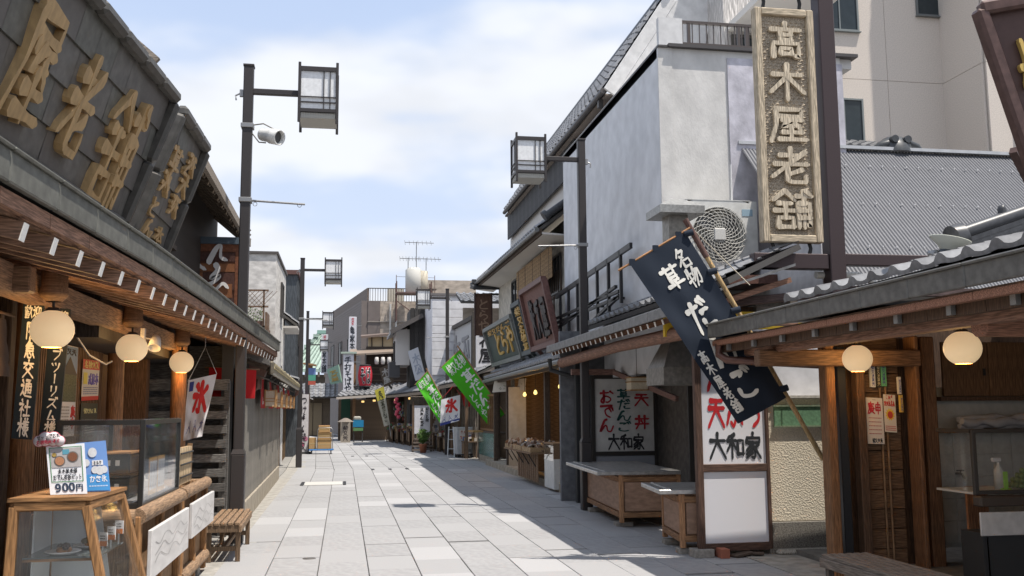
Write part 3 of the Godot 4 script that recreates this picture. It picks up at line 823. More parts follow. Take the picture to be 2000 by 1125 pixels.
func sign_panel(o: Node3D, bl: Vector3, brr: Vector3, tr: Vector3, tl: Vector3, nx: int, ny: int, copper, copper2):
	# shingled plates inside a rolled metal border
	var edge := M("signedge", Color(0.10, 0.095, 0.088), "stain", V(1.6, 1.6, 1.6), 0.45, 0.35)
	var f := qm(tl, tr, brr, bl)
	var r := rng(nx * 7)
	part(o, "backing", MB.new().slab(tl, tr, brr, bl, 0.06), copper2)
	for j in ny:
		for i in nx + 1:
			var u0: float = (i - (0.5 if j % 2 else 0.0)) / nx
			var u1: float = minf(u0 + 1.0 / nx, 1.0)
			u0 = maxf(u0, 0.0)
			if u1 - u0 < 0.02: continue
			var v0 := float(j) / ny
			var v1 := float(j + 1) / ny
			var e := 0.006 / 1.0
			var d := r.randf_range(0.0, 0.004)
			var m := MB.new()
			var a: Vector3 = f.call(u0 + e / nx, v0 + 0.002, 0.006)
			var b: Vector3 = f.call(u1 - e / nx, v0 + 0.002, 0.006)
			var c: Vector3 = f.call(u1 - e / nx, v1 - 0.001, 0.02 + d)
			var g: Vector3 = f.call(u0 + e / nx, v1 - 0.001, 0.02 + d)
			m.quad(a, b, c, g)
			m.quad(g, c, f.call(u1, v1 - 0.001, 0.002), f.call(u0, v1 - 0.001, 0.002))
			m.quad(b, f.call(u1, v0, 0.002), f.call(u1, v1, 0.002), c)
			part(o, "metal_shingle", m, [copper, copper2, M("copperc", Color(0.165, 0.162, 0.145), "stain", V(2, 2, 2), 0.46, 0.35)][r.randi() % 3])
	var n := (tr - tl).cross(tl - bl).normalized()
	var k := int(ceil((tr - tl).length() / 0.42))
	for i in k:
		var p := tl.lerp(tr, float(i) / k)
		var q := tl.lerp(tr, (i + 0.985) / k)
		part(o, "border_plate", MB.new().bar(p + n * 0.04 + V(0, 0.03, 0), q + n * 0.04 + V(0, 0.03, 0), 0.085, 0.085, Vector3.UP, 0.025), edge)
	for e in [[tl, bl], [tr, brr]]:
		for i in 2:
			part(o, "border_plate", MB.new().bar(e[0].lerp(e[1], i * 0.5) + n * 0.035, e[0].lerp(e[1], i * 0.5 + 0.493) + n * 0.035, 0.07, 0.08, n, 0.02), edge)
	part(o, "border_plate", MB.new().bar(bl + n * 0.03, brr + n * 0.03, 0.08, 0.07, Vector3.UP, 0.02), edge)
	return f
func big_signs(copper, copper2):
	var gold := M("gold", Color(0.50, 0.335, 0.165), "stain", V(3, 1.2, 3), 0.42, 0.25)
	var o := thing("shop_sign", "large leaning copper shop sign with big golden carved characters", "sign")
	# chained along the kinked eave; the near end runs out of the frame
	var br1 := V(-1.505, 2.86, -6.7)
	var bl1 := V(-1.69, 2.86, -4.0)
	var tr1 := V(-1.20, 3.71, -6.7)
	var tl1 := V(-1.43, 3.71, -4.0)
	var f = sign_panel(o, bl1, br1, tr1, tl1, 10, 4, copper, copper2)
	var at := [[0.215, 0.17, 0.35, 0.84], [0.45, 0.24, 0.57, 0.85], [0.685, 0.23, 0.86, 0.97]]
	for k in 3: write(o, "屋老舗"[k], f, at[k], gold, true, [1.2, 1.35, 1.0][k], 0.05, 0.9, true, 0.0)
	for z in [-4.4, -5.4, -6.4]: br(o, "prop", V(-1.5, 3.55, z), V(-2.5, 3.1, z), 0.05, 0.05, copper2)
	var p := thing("side_sign", "smaller leaning copper sign with two columns of golden characters", "sign")
	var g = sign_panel(p, V(-1.50, 2.86, -6.96), V(-1.48, 2.86, -8.05), V(-1.18, 3.73, -8.05), V(-1.20, 3.71, -6.96), 4, 4, copper, copper2)
	write(p, "煉羊羮", g, [0.60, 0.10, 0.92, 0.68], gold, true, 1.9, 0.035, 0.5, true, 0.02)
	write(p, "草団", g, [0.16, 0.18, 0.46, 0.60], gold, true, 1.9, 0.035, 0.5, true, 0.02)
	write(p, "と", g, [0.18, 0.65, 0.36, 0.80], gold, true, 2.4, 0.035, 0.5, true, 0.02)
	write(p, "ん本", g, [0.2, 0.82, 0.82, 0.96], gold, false, 2.4, 0.035, 0.5, true, 0.3)
	for z in [-7.1, -7.9]: br(p, "prop", V(-1.4, 3.55, z), V(-2.5, 3.1, z), 0.05, 0.05, copper2)
	br(p, "strut", V(-1.36, 3.35, -6.83), V(-1.85, 2.95, -6.83), 0.05, 0.05, M("strut", Color(0.3, 0.3, 0.29), "fine", V(4, 4, 4), 0.4, 0.6))

func bench(at: Vector3, turn: float, ln: float, label: String, w: float, h := 0.42, col := Color(0.25, 0.165, 0.10), n := 5):
	var o := thing("bench", label, "bench", at, turn)
	var wd := wood("bench" + col.to_html(), col, 2)
	var wl := wood("benchleg" + col.to_html(), col * 0.6, 1)
	for k in n: bx(o, "seat_slat", V(-w / 2 + (k + 0.5) * w / n, h - 0.014, 0), V(w / n - 0.018, 0.028, ln), wd, 0.004)
	for sz in [-1, 1]:
		bx(o, "end_rail", V(0, h - 0.065, sz * (ln / 2 - 0.03)), V(w, 0.075, 0.04), wl, 0.004)
		for sx in [-1, 1]: bx(o, "leg", V(sx * (w / 2 - 0.03), (h - 0.03) / 2, sz * (ln / 2 - 0.09)), V(0.05, h - 0.03, 0.05), wl, 0.004)
	for sx in [-1, 1]: bx(o, "side_rail", V(sx * (w / 2 - 0.005), h - 0.065, 0), V(0.03, 0.075, ln), wd, 0.004)
	bx(o, "stretcher", V(0, 0.14, 0), V(0.04, 0.05, ln - 0.2), wl)
	for sz in [-1, 1]: bx(o, "stretcher", V(0, 0.14, sz * (ln / 2 - 0.09)), V(w - 0.08, 0.05, 0.04), wl)
	return o

func ice_flag(at: Vector3, label: String, kind: int):
	var o := thing("ice_flag", label, "flag", Vector3.ZERO, 0, "white ice flags")
	var wh := M("flagwhite", Color(0.74, 0.74, 0.77), "fine", V(6, 6, 6), 0.9)
	wh.backlight = Color(0.5, 0.5, 0.52)
	var red := paint(0.62, 0.03, 0.03)
	var blue := paint(0.05, 0.07, 0.28)
	var f: Callable
	if kind == 0: f = qm(at + V(-0.17, 1.96, 0.0), at + V(0.14, 2.03, 0.05), at + V(0.01, 1.33, 0.08), at + V(-0.21, 1.28, 0.0), 0.02, 0.9, 0.5)
	else: f = qm(at + V(-0.32, 0.42, 0), at + V(0.33, 0.58, 0.1), at + V(0.31, -0.30, 0.1), at + V(-0.36, -0.48, 0), 0.02, 0.8, 0.3)
	cloth_flag(o, f, wh)
	write(o, "氷", f, [0.26, 0.06, 0.84, 0.62], red, true, 3.6, 0.008, 0.4, true)
	write(o, "波波波", f, [0.04, 0.70, 0.98, 0.90], blue, false, 0.8, 0.002)
	if kind == 0:
		poster(o, f, blue, "crest", [0.06, 0.04, 0.22, 0.2], 0.007)
		part(o, "cord", MB.new().tube([f.call(0.0, 0.0, 0.0), at + V(0, 2.34, 0), f.call(1.0, 0.0, 0.0)], 0.004, 5), paint(0.5, 0.48, 0.42))
		part(o, "hook", MB.new().tube([at + V(0, 2.34, 0), at + V(0, 2.46, 0)], 0.005, 5), paint(0.3, 0.3, 0.3))
	else:
		poster(o, f, blue, "wave_band", [0.0, 0.9, 1.0, 1.0], 0.0048)
		part(o, "cord", MB.new().tube([f.call(0.0, 0.0, 0.0), at + V(0.1, 0.9, 0.1), f.call(1.0, 0.0, 0.0)], 0.01, 5), paint(0.5, 0.05, 0.05))
	return o

func left_counters():
	var oak := wood("oak", Color(0.29, 0.15, 0.062), 1)
	var oakx := wood("oak", Color(0.29, 0.15, 0.062), 0)
	var oakz := wood("oak", Color(0.29, 0.15, 0.062), 2)
	var white := paint(0.62, 0.64, 0.64, 0.5)
	# tapered display stand
	var o := thing("display_stand", "tapered orange wood display stand with glass sides and sample dishes", "display stand")
	var T := [V(-1.85, 1.07, -6.05), V(-1.46, 1.07, -6.05), V(-1.42, 1.07, -6.75), V(-1.85, 1.07, -6.75)]
	var B := [V(-1.86, 0.0, -6.0), V(-1.20, 0.0, -6.0), V(-1.14, 0.0, -6.85), V(-1.86, 0.0, -6.85)]
	for k in 4: part(o, "leg", MB.new().bar(B[k], T[k], 0.05, 0.05, V(0, 0, 1), 0.006), oak)
	for k in 4: part(o, "top_rail", MB.new().bar(T[k], T[(k + 1) % 4], 0.05, 0.05, Vector3.UP, 0.006), oakx if k % 2 == 0 else oakz)
	part(o, "top", MB.new().hexa2(T[0] + V(-0.03, 0.05, 0.03), T[3] + V(-0.03, 0.05, -0.03), T[2] + V(0.03, 0.05, -0.03), T[1] + V(0.03, 0.05, 0.03), 0.022), oakx)
	part(o, "back_panel", MB.new().slab(T[0] + V(0.03, -0.03, -0.3), T[0] + V(0.03, -0.03, -0.65), V(-1.82, 0.1, -6.7), V(-1.82, 0.1, -6.35), 0.01), white)
	part(o, "back_panel", MB.new().slab(T[3] + V(0.03, -0.03, 0.03), T[2] + V(-0.12, -0.03, 0.03), V(-1.4, 0.1, -6.78), V(-1.82, 0.1, -6.78), 0.01), white)
	part(o, "glass_side", MB.new().slab(T[1] + V(0, -0.03, -0.03), T[2] + V(0, -0.03, 0.03), B[2] + V(-0.03, 0.12, 0.05), B[1] + V(-0.03, 0.12, -0.05), 0.004), glass())
	part(o, "glass_front", MB.new().slab(T[0] + V(0.03, -0.03, 0), T[1] + V(-0.03, -0.03, 0), V(-1.26, 0.1, -6.02), V(-1.83, 0.1, -6.02), 0.004), glass())
	bx(o, "shelf", V(-1.6, 0.77, -6.42), V(0.42, 0.01, 0.62), M("shelfglass", Color(0.10, 0.12, 0.12), "", Vector3.ONE, 0.1))
	bx(o, "lower_shelf", V(-1.56, 0.42, -6.42), V(0.55, 0.012, 0.7), white)
	for k in 2:
		br(o, "shelf_bracket", V(-1.82, 0.755, -6.15 - k * 0.5), V(-1.4, 0.755, -6.15 - k * 0.5), 0.02, 0.02, oakx)
	var foods := [[V(-1.62, 0.775, -6.22), Color(0.045, 0.02, 0.015), "oval plate with dark sweet bean cakes on the glass shelf"], [V(-1.53, 0.775, -6.48), Color(0.10, 0.075, 0.03), "white plate with green herb dumplings behind the bean cakes"]]
	for q in foods:
		var d := thing("sample_dish", q[2], "dish", q[0], 0, "sample dishes in the display stand")
		part(d, "plate", MB.new().lathe([Vector2(0, 0.006), Vector2(0.06, 0.006), Vector2(0.1, 0.022), Vector2(0.102, 0.018), Vector2(0.06, 0.0), Vector2(0, 0)], Vector3.ZERO, 24), paint(0.7, 0.69, 0.66, 0.2))
		var g := rng(int(q[1].r * 1e4))
		for k in 9:
			var a := g.randf() * TAU
			var rr := g.randf_range(0.0, 0.05)
			var s := g.randf_range(0.02, 0.032)
			part(d, "dumpling", MB.new().lathe([Vector2(0, s * 0.8), Vector2(s * 0.7, s * 0.55), Vector2(s, 0), Vector2(s * 0.7, -s * 0.5)], V(rr * cos(a), 0.024 + 0.018 * (k % 2), rr * sin(a)), 10), M("food" + q[1].to_html() + str(k % 2), q[1] if k % 3 else Color(0.35, 0.14, 0.03), "fine", V(20, 20, 20), 0.35))
	for k in 4:
		var t := thing("price_tag", ["white and orange price tag beside the bean cakes", "second price tag behind the bean cakes", "third price tag behind the bean cakes", "farthest price tag in the display stand"][k], "price tag", Vector3.ZERO, 0, "price tags in the display stand")
		var c := V(-1.44 + 0.015 * k, 0.82 + 0.02 * k, -6.2 - k * 0.14)
		var f := board(c, 0.06, 0.08, V(0.9, 0, 0.43).normalized())
		part(t, "card", MB.new().slab(f.call(0, 0, 0), f.call(1, 0, 0), f.call(1, 1, 0), f.call(0, 1, 0), 0.004), paint(0.68, 0.66, 0.64))
		poster(t, f, paint(0.62, 0.20, 0.06), "orange_band", [0, 0.62, 1, 1], 0.003)
		lines(t, f, [0.2, 0.15, 0.8, 0.55], 2, paint(0.06, 0.06, 0.06), 0.004, k)
		br(t, "holder", c - V(0, 0.04, 0), V(c.x, 0.775, c.z), 0.008, 0.008, paint(0.4, 0.4, 0.4))
	# cards standing on the stand
	var p := thing("menu_card", "white price card with green border and big 900 yen", "sign")
	var f := qm(V(-1.755, 1.405, -6.26), V(-1.54, 1.42, -6.26), V(-1.495, 1.125, -6.2), V(-1.70, 1.122, -6.2))
	part(p, "card", MB.new().slab(f.call(0, 0, 0), f.call(1, 0, 0), f.call(1, 1, 0), f.call(0, 1, 0), 0.006), paint(0.76, 0.78, 0.82, 0.4))
	for r in [[0.07, 0.05, 0.93, 0.065], [0.07, 0.74, 0.93, 0.755], [0.07, 0.05, 0.09, 0.755], [0.91, 0.05, 0.93, 0.755]]: poster(p, f, paint(0.06, 0.22, 0.08), "border_line", r, 0.003)
	poster(p, f, M("cardphoto", Color(0.42, 0.40, 0.40), "blotch", V(4, 4, 4), 0.5), "photo", [0.11, 0.075, 0.9, 0.46], 0.003)
	for q in [[0.33, 0.33, 0.15, Color(0.45, 0.22, 0.12)], [0.68, 0.26, 0.155, Color(0.22, 0.09, 0.05)], [0.2, 0.2, 0.07, Color(0.4, 0.28, 0.08)]]:
		var m := MB.new()
		var m2 := MB.new()
		for k in 20:
			var a := TAU * k / 20
			var b := TAU * (k + 1) / 20
			var hh := 0.72
			m.tri(f.call(q[0], q[1], 0.0045), f.call(q[0] + q[2] * cos(a), q[1] + q[2] * hh * sin(a), 0.0045), f.call(q[0] + q[2] * cos(b), q[1] + q[2] * hh * sin(b), 0.0045))
			m2.tri(f.call(q[0], q[1], 0.006), f.call(q[0] + q[2] * 0.8 * cos(a), q[1] + q[2] * 0.8 * hh * sin(a), 0.006), f.call(q[0] + q[2] * 0.8 * cos(b), q[1] + q[2] * 0.8 * hh * sin(b), 0.006))
		part(p, "bowl_picture", m, paint(0.16, 0.14, 0.13))
		part(p, "food_picture", m2, M("fp" + q[3].to_html(), q[3], "fade", V(40, 40, 40), 0.5))
	poster(p, f, paint(0.1, 0.3, 0.4), "tea_picture", [0.42, 0.1, 0.6, 0.2], 0.0045)
	write(p, "髙木屋老舗", f, [0.26, 0.49, 0.78, 0.58], paint(0.02, 0.025, 0.035), false, 1.7, 0.002, 0.2)
	write(p, "おでん茶飯セット", f, [0.12, 0.61, 0.9, 0.71], paint(0.02, 0.025, 0.035), false, 1.7, 0.002, 0.2)
	var cr: Vector3 = (f.call(1, 0, 0) - f.call(0, 0, 0)).normalized()
	var cu: Vector3 = (f.call(0, 0, 0) - f.call(0, 1, 0)).normalized()
	latin(p, "900", f.call(0.42, 0.865, 0.003), 0.052, cr, paint(0.03, 0.05, 0.09), cu)
	write(p, "円", f, [0.70, 0.78, 0.92, 0.95], paint(0.03, 0.05, 0.09), true, 1.8, 0.002, 0.2)
	var cl := thing("cloud_tag", "small cloud shaped price tag with red edge above the menu card", "tag")
	for pass_i in 2:
		var m := MB.new()
		for q in [[-0.055, 0.0, 0.035], [-0.02, 0.012, 0.045], [0.025, 0.012, 0.045], [0.06, 0.0, 0.033]]:
			var sc: float = 1.0 if pass_i == 0 else 0.9
			m.lathe([Vector2(0, 0), Vector2(q[2] * sc, 0), Vector2(q[2] * sc, -0.004)], V(-1.735 + q[0], 1.435 + q[1], -6.24 + pass_i * 0.003 + q[0] * 0.006), 18, Basis(Vector3.RIGHT, PI / 2))
		part(cl, ["edge", "face"][pass_i], m, [paint(0.45, 0.12, 0.16), paint(0.72, 0.66, 0.68)][pass_i])
	var tf := board(V(-1.735, 1.445, -6.231), 0.15, 0.06, V(0.99, 0.12, 0).normalized())
	write(cl, "セットでお得", tf, [0.05, 0.0, 0.95, 0.4], paint(0.03, 0.03, 0.03), false, 1.9, 0.002, 0.2)
	write(cl, "名物和菓子付", tf, [0.05, 0.5, 0.95, 0.95], paint(0.4, 0.03, 0.06), false, 1.9, 0.002, 0.2)
	br(cl, "stick", V(-1.72, 1.41, -6.26), V(-1.70, 1.12, -6.29), 0.008, 0.004, paint(0.6, 0.58, 0.55))
	var bl := thing("ice_card", "blue shaved ice card behind the white price card", "sign")
	f = qm(V(-1.63, 1.415, -6.42), V(-1.455, 1.43, -6.42), V(-1.40, 1.125, -6.36), V(-1.60, 1.122, -6.36))
	part(bl, "card", MB.new().slab(f.call(0, 0, 0), f.call(1, 0, 0), f.call(1, 1, 0), f.call(0, 1, 0), 0.006), paint(0.16, 0.30, 0.62, 0.4))
	poster(bl, f, paint(0.06, 0.28, 0.62), "band", [0.0, 0.66, 1.0, 0.98], 0.003)
	write(bl, "かき氷", f, [0.42, 0.69, 0.95, 0.81], paint(0.75, 0.78, 0.82), false, 2.3, 0.003, 0.2)
	lines(bl, f, [0.4, 0.86, 0.95, 0.92], 1, paint(0.45, 0.6, 0.8), 0.004)
	poster(bl, f, paint(0.7, 0.72, 0.74), "label_patch", [0.52, 0.38, 0.86, 0.48], 0.003)
	write(bl, "ミルク", f, [0.56, 0.395, 0.82, 0.465], paint(0.05, 0.05, 0.06), false, 1.8, 0.004, 0.2)
	for q in [[0.55, 0.22, 0.13], [0.34, 0.42, 0.1], [0.6, 0.57, 0.1], [0.75, 0.585, 0.12], [0.88, 0.57, 0.1]]:
		var m := MB.new()
		for k in 18: m.tri(f.call(q[0], q[1], 0.004 + q[0] * 0.002), f.call(q[0] + q[2] * 1.1 * cos(TAU * k / 18), q[1] + q[2] * 0.75 * sin(TAU * k / 18), 0.004 + q[0] * 0.002), f.call(q[0] + q[2] * 1.1 * cos(TAU * (k + 1) / 18), q[1] + q[2] * 0.75 * sin(TAU * (k + 1) / 18), 0.004 + q[0] * 0.002))
		part(bl, "snow_picture", m, M("snow", Color(0.62, 0.64, 0.66), "blotch", V(9, 9, 9), 0.5))
	# shop counters with log rails
	var log := wood("log", Color(0.27, 0.175, 0.105), 2)
	var plank := wood("plank", Color(0.30, 0.185, 0.10), 1)
	var stone := M("whiteboard", Color(0.60, 0.585, 0.57), "blotch", V(1.0, 1.6, 0.5), 0.55)
	var ends := [[-7.15, -8.92], [-9.0, -10.55]]
	for k in 2:
		var z0: float = ends[k][0]
		var z1: float = ends[k][1]
		var c := thing("counter", ["wooden counter with rounded log rails under the glass case", "smaller wooden counter with log rails beside the bench"][k], "counter", Vector3.ZERO, 0, "log railed counters of the sweet shop")
		bx(c, "body", V(-1.75, 0.46, (z0 + z1) / 2), V(0.62, 0.76, z0 - z1 - 0.1), plank)
		var n := int((z0 - z1) / 0.2)
		for i in n: bx(c, "plank", V(-1.43, 0.5, z0 - 0.1 - (i + 0.5) * (z0 - z1 - 0.2) / n), V(0.02, 0.7, (z0 - z1 - 0.2) / n - 0.006), plank, 0.002)
		for y in [0.885, 0.16]:
			part(c, "log_rail", MB.new().tube([V(-1.39, y, z0), V(-1.39, y, z1)], 0.058, 14), log)
			part(c, "log_rail", MB.new().tube([V(-1.40, y, z0), V(-2.05, y, z0)], 0.056, 14), wood("log", Color(0.27, 0.175, 0.105), 0))
		for z in [z0 - 0.03, (z0 + z1) / 2, z1 + 0.05]: bx(c, "leg", V(-1.40, 0.46, z), V(0.07, 0.86, 0.08), oak, 0.008)
		bx(c, "top", V(-1.75, 0.9, (z0 + z1) / 2), V(0.66, 0.04, z0 - z1), log)
		bx(c, "front_board", V(-1.31, [0.62, 0.65][k], (z0 + z1) / 2 + 0.02), V(0.03, [0.34, 0.30][k], (z0 - z1) * 0.93), stone, 0.004)
		var ink := MB.new()
		var fb := qm(V(-1.294, 0.78, z0), V(-1.294, 0.78, z1), V(-1.294, 0.5, z1), V(-1.294, 0.5, z0))
		for q in 3:
			var pts := PackedVector2Array()
			for i in 9: pts.append(Vector2(2.0 + i * 2.0, 6.0 + q * 4.5 + 2.2 * sin(i * 1.9 + q * 1.3 + k)))
			ribbon(ink, pts, true, fb, Vector2.ZERO, Vector2.ONE, 0.12, 0.001 + q * 0.0005, 0.0, 0.6)
		part(c, "ink_drawing", ink, paint(0.34, 0.33, 0.32))
		for z in [z0 - 0.25, z1 + 0.25]: bx(c, "plinth", V(-1.55, 0.04, z), V(0.3, 0.08, 0.16), M("plinth", Color(0.3, 0.29, 0.27), "stain", V(2, 2, 2), 0.9))
	# glass case on the counter
	var g := thing("glass_case", "black framed glass display case on the log counter", "display case")
	var bk := paint(0.025, 0.026, 0.026, 0.35)
	var x0 := -1.42
	var x1 := -1.98
	var za := -7.38
	var zb := -8.92
	for x in [x0, x1]:
		for z in [za, zb]: bx(g, "post", V(x, 1.235, z), V(0.035, 0.63, 0.035), bk, 0.003)
		for y in [0.94, 1.53]: bx(g, "rail", V(x, y, (za + zb) / 2), V(0.035, 0.035, za - zb - 0.035), bk)
		bx(g, "pane", V(x, 1.235, (za + zb) / 2), V(0.005, 0.56, za - zb - 0.04), glass())
	for z in [za, zb]:
		for y in [0.94, 1.53]: bx(g, "rail", V((x0 + x1) / 2, y, z), V(x0 - x1 - 0.035, 0.034, 0.034), bk)
		bx(g, "pane", V((x0 + x1) / 2, 1.235, z), V(x0 - x1 - 0.04, 0.56, 0.005), glass())
	bx(g, "top_pane", V((x0 + x1) / 2, 1.55, (za + zb) / 2), V(x0 - x1, 0.008, za - zb), glass())
	bx(g, "shelf", V(-1.72, 0.965, -8.15), V(0.48, 0.012, 1.45), paint(0.4, 0.4, 0.4, 0.3))
	for k in 2:
		var b := thing("steamer_box", ["lower black lacquer box inside the glass case", "upper black lacquer box with wooden lid inside the glass case"][k], "box", V(-1.72, 0.975 + k * 0.17, -7.78), 0, "black lacquer boxes in the glass case")
		bx(b, "body", V(0, 0.08, 0), V(0.36, 0.15, 0.42), paint(0.02, 0.02, 0.02, 0.25), 0.012)
		bx(b, "lid", V(0, 0.161, 0), V(0.38, 0.012, 0.44), [paint(0.03, 0.03, 0.03, 0.3), oakx][k])
		for i in 4: bx(b, "slot", V(-0.1 + i * 0.065, 0.09, 0.211), V(0.03, 0.04, 0.004), paint(0.35, 0.34, 0.32))
	for k in 2:
		var b := thing("price_sheet", ["orange edged price sheet in the glass case, nearer one", "orange edged price sheet in the glass case, farther one"][k], "sheet", Vector3.ZERO, 0, "orange edged price sheets")
		var z0 := -7.75 - k * 0.34
		f = qm(V(-1.435, 1.26, z0), V(-1.435, 1.26, z0 - 0.3), V(-1.435, 0.98, z0 - 0.3), V(-1.435, 0.98, z0))
		part(b, "sheet", MB.new().slab(f.call(0, 0, 0), f.call(1, 0, 0), f.call(1, 1, 0), f.call(0, 1, 0), 0.003), paint(0.6, 0.33, 0.08))
		for i in 3:
			poster(b, f, paint(0.68, 0.68, 0.66), "paper_strip", [0.06 + i * 0.31, 0.1, 0.34 + i * 0.31, 0.86], 0.002)
			write(b, "名物だん", f, [0.12 + i * 0.31, 0.14, 0.28 + i * 0.31, 0.8], paint(0.05, 0.05, 0.1), true, 1.5, 0.003)
	for k in 5:
		var b := thing("sweet_box", "%s wrapped sweet box from the front in the glass case" % ORD[k], "box", V(-1.74, 0.972, -8.2 - k * 0.15), 0, "wrapped boxes in the glass case")
		part(b, "box", MB.new().box(V(0, 0.03 + 0.02 * (k % 2), 0), V(0.2, 0.06 + 0.04 * (k % 2), 0.12), Basis.IDENTITY, 0.006), paint(0.55, 0.53, 0.48))
		bx(b, "band", V(0, 0.064 + 0.04 * (k % 2), 0), V(0.05, 0.004, 0.124), paint(0.1, 0.25, 0.08))
	# little bamboo fence
	var bf := thing("bamboo_screen", "small bamboo screen tied with black cord on the counter", "screen")
	for k in 11: part(bf, "cane", MB.new().tube([V(-1.46, 0.95, -9.2 - k * 0.06), V(-1.46, 1.28, -9.2 - k * 0.06)], 0.026, 8), M("bamboo", Color(0.42, 0.32, 0.2), "grain", V(8, 0.8, 8), 0.6))
	for y in [1.02, 1.13, 1.23]: part(bf, "tie", MB.new().tube([V(-1.428, y, -9.16), V(-1.428, y, -9.86)], 0.008, 6), paint(0.03, 0.03, 0.03))
	for z in [-9.15, -9.87]: bx(bf, "end_post", V(-1.46, 1.11, z), V(0.04, 0.38, 0.04), plank)
	for k in 2: bx(bf, "foot", V(-1.5, 0.935, -9.15 - k * 0.72), V(0.22, 0.03, 0.06), plank)

func left_fence_building():
	var o := thing("board_walled_house", "low house with grey vertical board wall and ornamented eave on the left", "house")
	var tones := []
	for k in 4: tones.append(M("gboard%d" % k, Color(0.205, 0.19, 0.165) * [1.0, 0.88, 1.1, 0.95][k], "grain", V(6, 0.35, 6), 0.8))
	var zz := -13.4
	var r := rng(8)
	var k := 0
	while zz > -24.2:
		var w := [0.36, 0.12, 0.36, 0.36][k % 4] as float
		var x := lerpf(-1.42, -1.56, (-13.4 - zz) / 10.8)
		bx(o, "wall_board", V(x - r.randf() * 0.006, 1.24, zz - w / 2), V(0.025, 1.9, w - 0.012), tones[r.randi() % 4], 0.003)
		zz -= w
		k += 1
	part(o, "wall", MB.new().slab(V(-1.46, 2.6, -13.4), V(-1.60, 2.6, -24.2), V(-1.60, 0, -24.2), V(-1.46, 0, -13.4), 0.15), paint(0.05, 0.047, 0.043))
	part(o, "kerb", MB.new().bar(V(-1.40, 0.15, -13.4), V(-1.54, 0.15, -24.25), 0.06, 0.3), M("kerbc", Color(0.34, 0.30, 0.24), "stain", V(0.8, 0.8, 0.8), 0.9))
	# side with charred slats at the far end
	bx(o, "end_wall", V(-2.3, 1.3, -24.3), V(1.5, 2.6, 0.1), paint(0.06, 0.056, 0.05))
	# eave
	var br_ := M("bronze", Color(0.23, 0.205, 0.16), "stain", V(2, 2, 2), 0.4, 0.5)
	for i in 12:
		var a := V(-1.10 - i * 0.012, 2.27, -15.3 - i * 1.0)
		var b := V(-1.11 - i * 0.012, 2.27, -15.3 - i * 1.0 - 0.99)
		part(o, "gutter", MB.new().bar(a, b, 0.07, 0.2, Vector3.UP, 0.02), br_)
		for j in 4:
			var c := a.lerp(b, (j + 0.5) / 4.0)
			part(o, "ornament", MB.new().tube([c + V(0.04, -0.02, 0.1), c + V(0.045, 0.05, 0.02), c + V(0.045, 0.0, -0.06), c + V(0.04, 0.06, -0.1)], 0.012, 5), M("ornament", Color(0.33, 0.28, 0.17), "fine", V(4, 4, 4), 0.35, 0.6))
		part(o, "gutter_bracket", MB.new().tube([a + V(0, -0.1, -0.3), a + V(-0.05, -0.17, -0.3), a + V(-0.25, -0.1, -0.3)], 0.01, 5), paint(0.1, 0.09, 0.08))
	part(o, "roof", MB.new().hexa2(V(-1.12, 2.38, -15.0), V(-1.26, 2.38, -27.3), V(-3.4, 3.15, -27.3), V(-3.4, 3.15, -15.0), 0.08), M("roofmetal", Color(0.16, 0.15, 0.14), "stain", V(1.5, 1.5, 1.5), 0.5, 0.3))
	for i in 24: part(o, "rafter", MB.new().bar(V(-1.16 - i * 0.006, 2.26, -15.2 - i * 0.5), V(-2.2, 2.62, -15.2 - i * 0.5), 0.04, 0.06), wood("rafterd", Color(0.10, 0.07, 0.05), 0))
	# hopper and downpipe at the near corner
	var cop := M("hopper", Color(0.14, 0.075, 0.06), "stain", V(3, 3, 3), 0.4, 0.4)
	var h := MB.new()
	h.hexa([V(-1.43, 2.12, -16.15), V(-1.27, 2.12, -16.15), V(-1.27, 2.12, -15.95), V(-1.43, 2.12, -15.95), V(-1.55, 2.44, -16.25), V(-1.16, 2.44, -16.25), V(-1.16, 2.44, -15.85), V(-1.55, 2.44, -15.85)])
	part(o, "rain_hopper", h, cop)
	part(o, "downpipe", MB.new().tube([V(-1.36, 2.14, -16.05), V(-1.36, 1.98, -16.05), V(-1.42, 1.92, -16.05), V(-1.7, 1.88, -16.05)], 0.06, 10), cop)
	part(o, "downpipe", MB.new().tube([V(-1.26, 2.2, -27.1), V(-1.27, 2.05, -27.1), V(-1.31, 1.98, -27.1), V(-1.55, 1.96, -27.1)], 0.055, 10), cop)
	# tiled lean-to behind the sweet shop's eave
	tile_roof(o, V(-1.6, 2.55, -13.5), V(-1.6, 2.55, -15.2), V(-3.0, 3.15, -13.5), V(-3.0, 3.15, -15.2), 7, 5)
	# red curtains and paper lanterns under the eave
	var big := thing("red_cross_curtain", "wide red cloth hanging across the gap behind the slat fence", "curtain", Vector3.ZERO, 0, "red shop curtains")
	var bf := qm(V(-1.80, 2.20, -13.62), V(-1.18, 2.16, -13.62), V(-1.19, 1.78, -13.6), V(-1.80, 1.78, -13.6), 0.015, 0.5)
	part(big, "cloth", MB.new().sheet(bf, 14, 6), M("redcloth", Color(0.40, 0.012, 0.016), "fine", V(5, 5, 5), 0.85))
	part(big, "rod", MB.new().tube([V(-1.86, 2.2, -13.64), V(-1.14, 2.17, -13.64)], 0.012, 6), wood("rod", Color(0.2, 0.12, 0.07), 0))
	var red := M("redcloth", Color(0.40, 0.012, 0.016), "fine", V(5, 5, 5), 0.85)
	var cream := M("paper", Color(0.62, 0.55, 0.42), "blotch", V(5, 5, 5), 0.8)
	cream.backlight = Color(0.4, 0.35, 0.25)
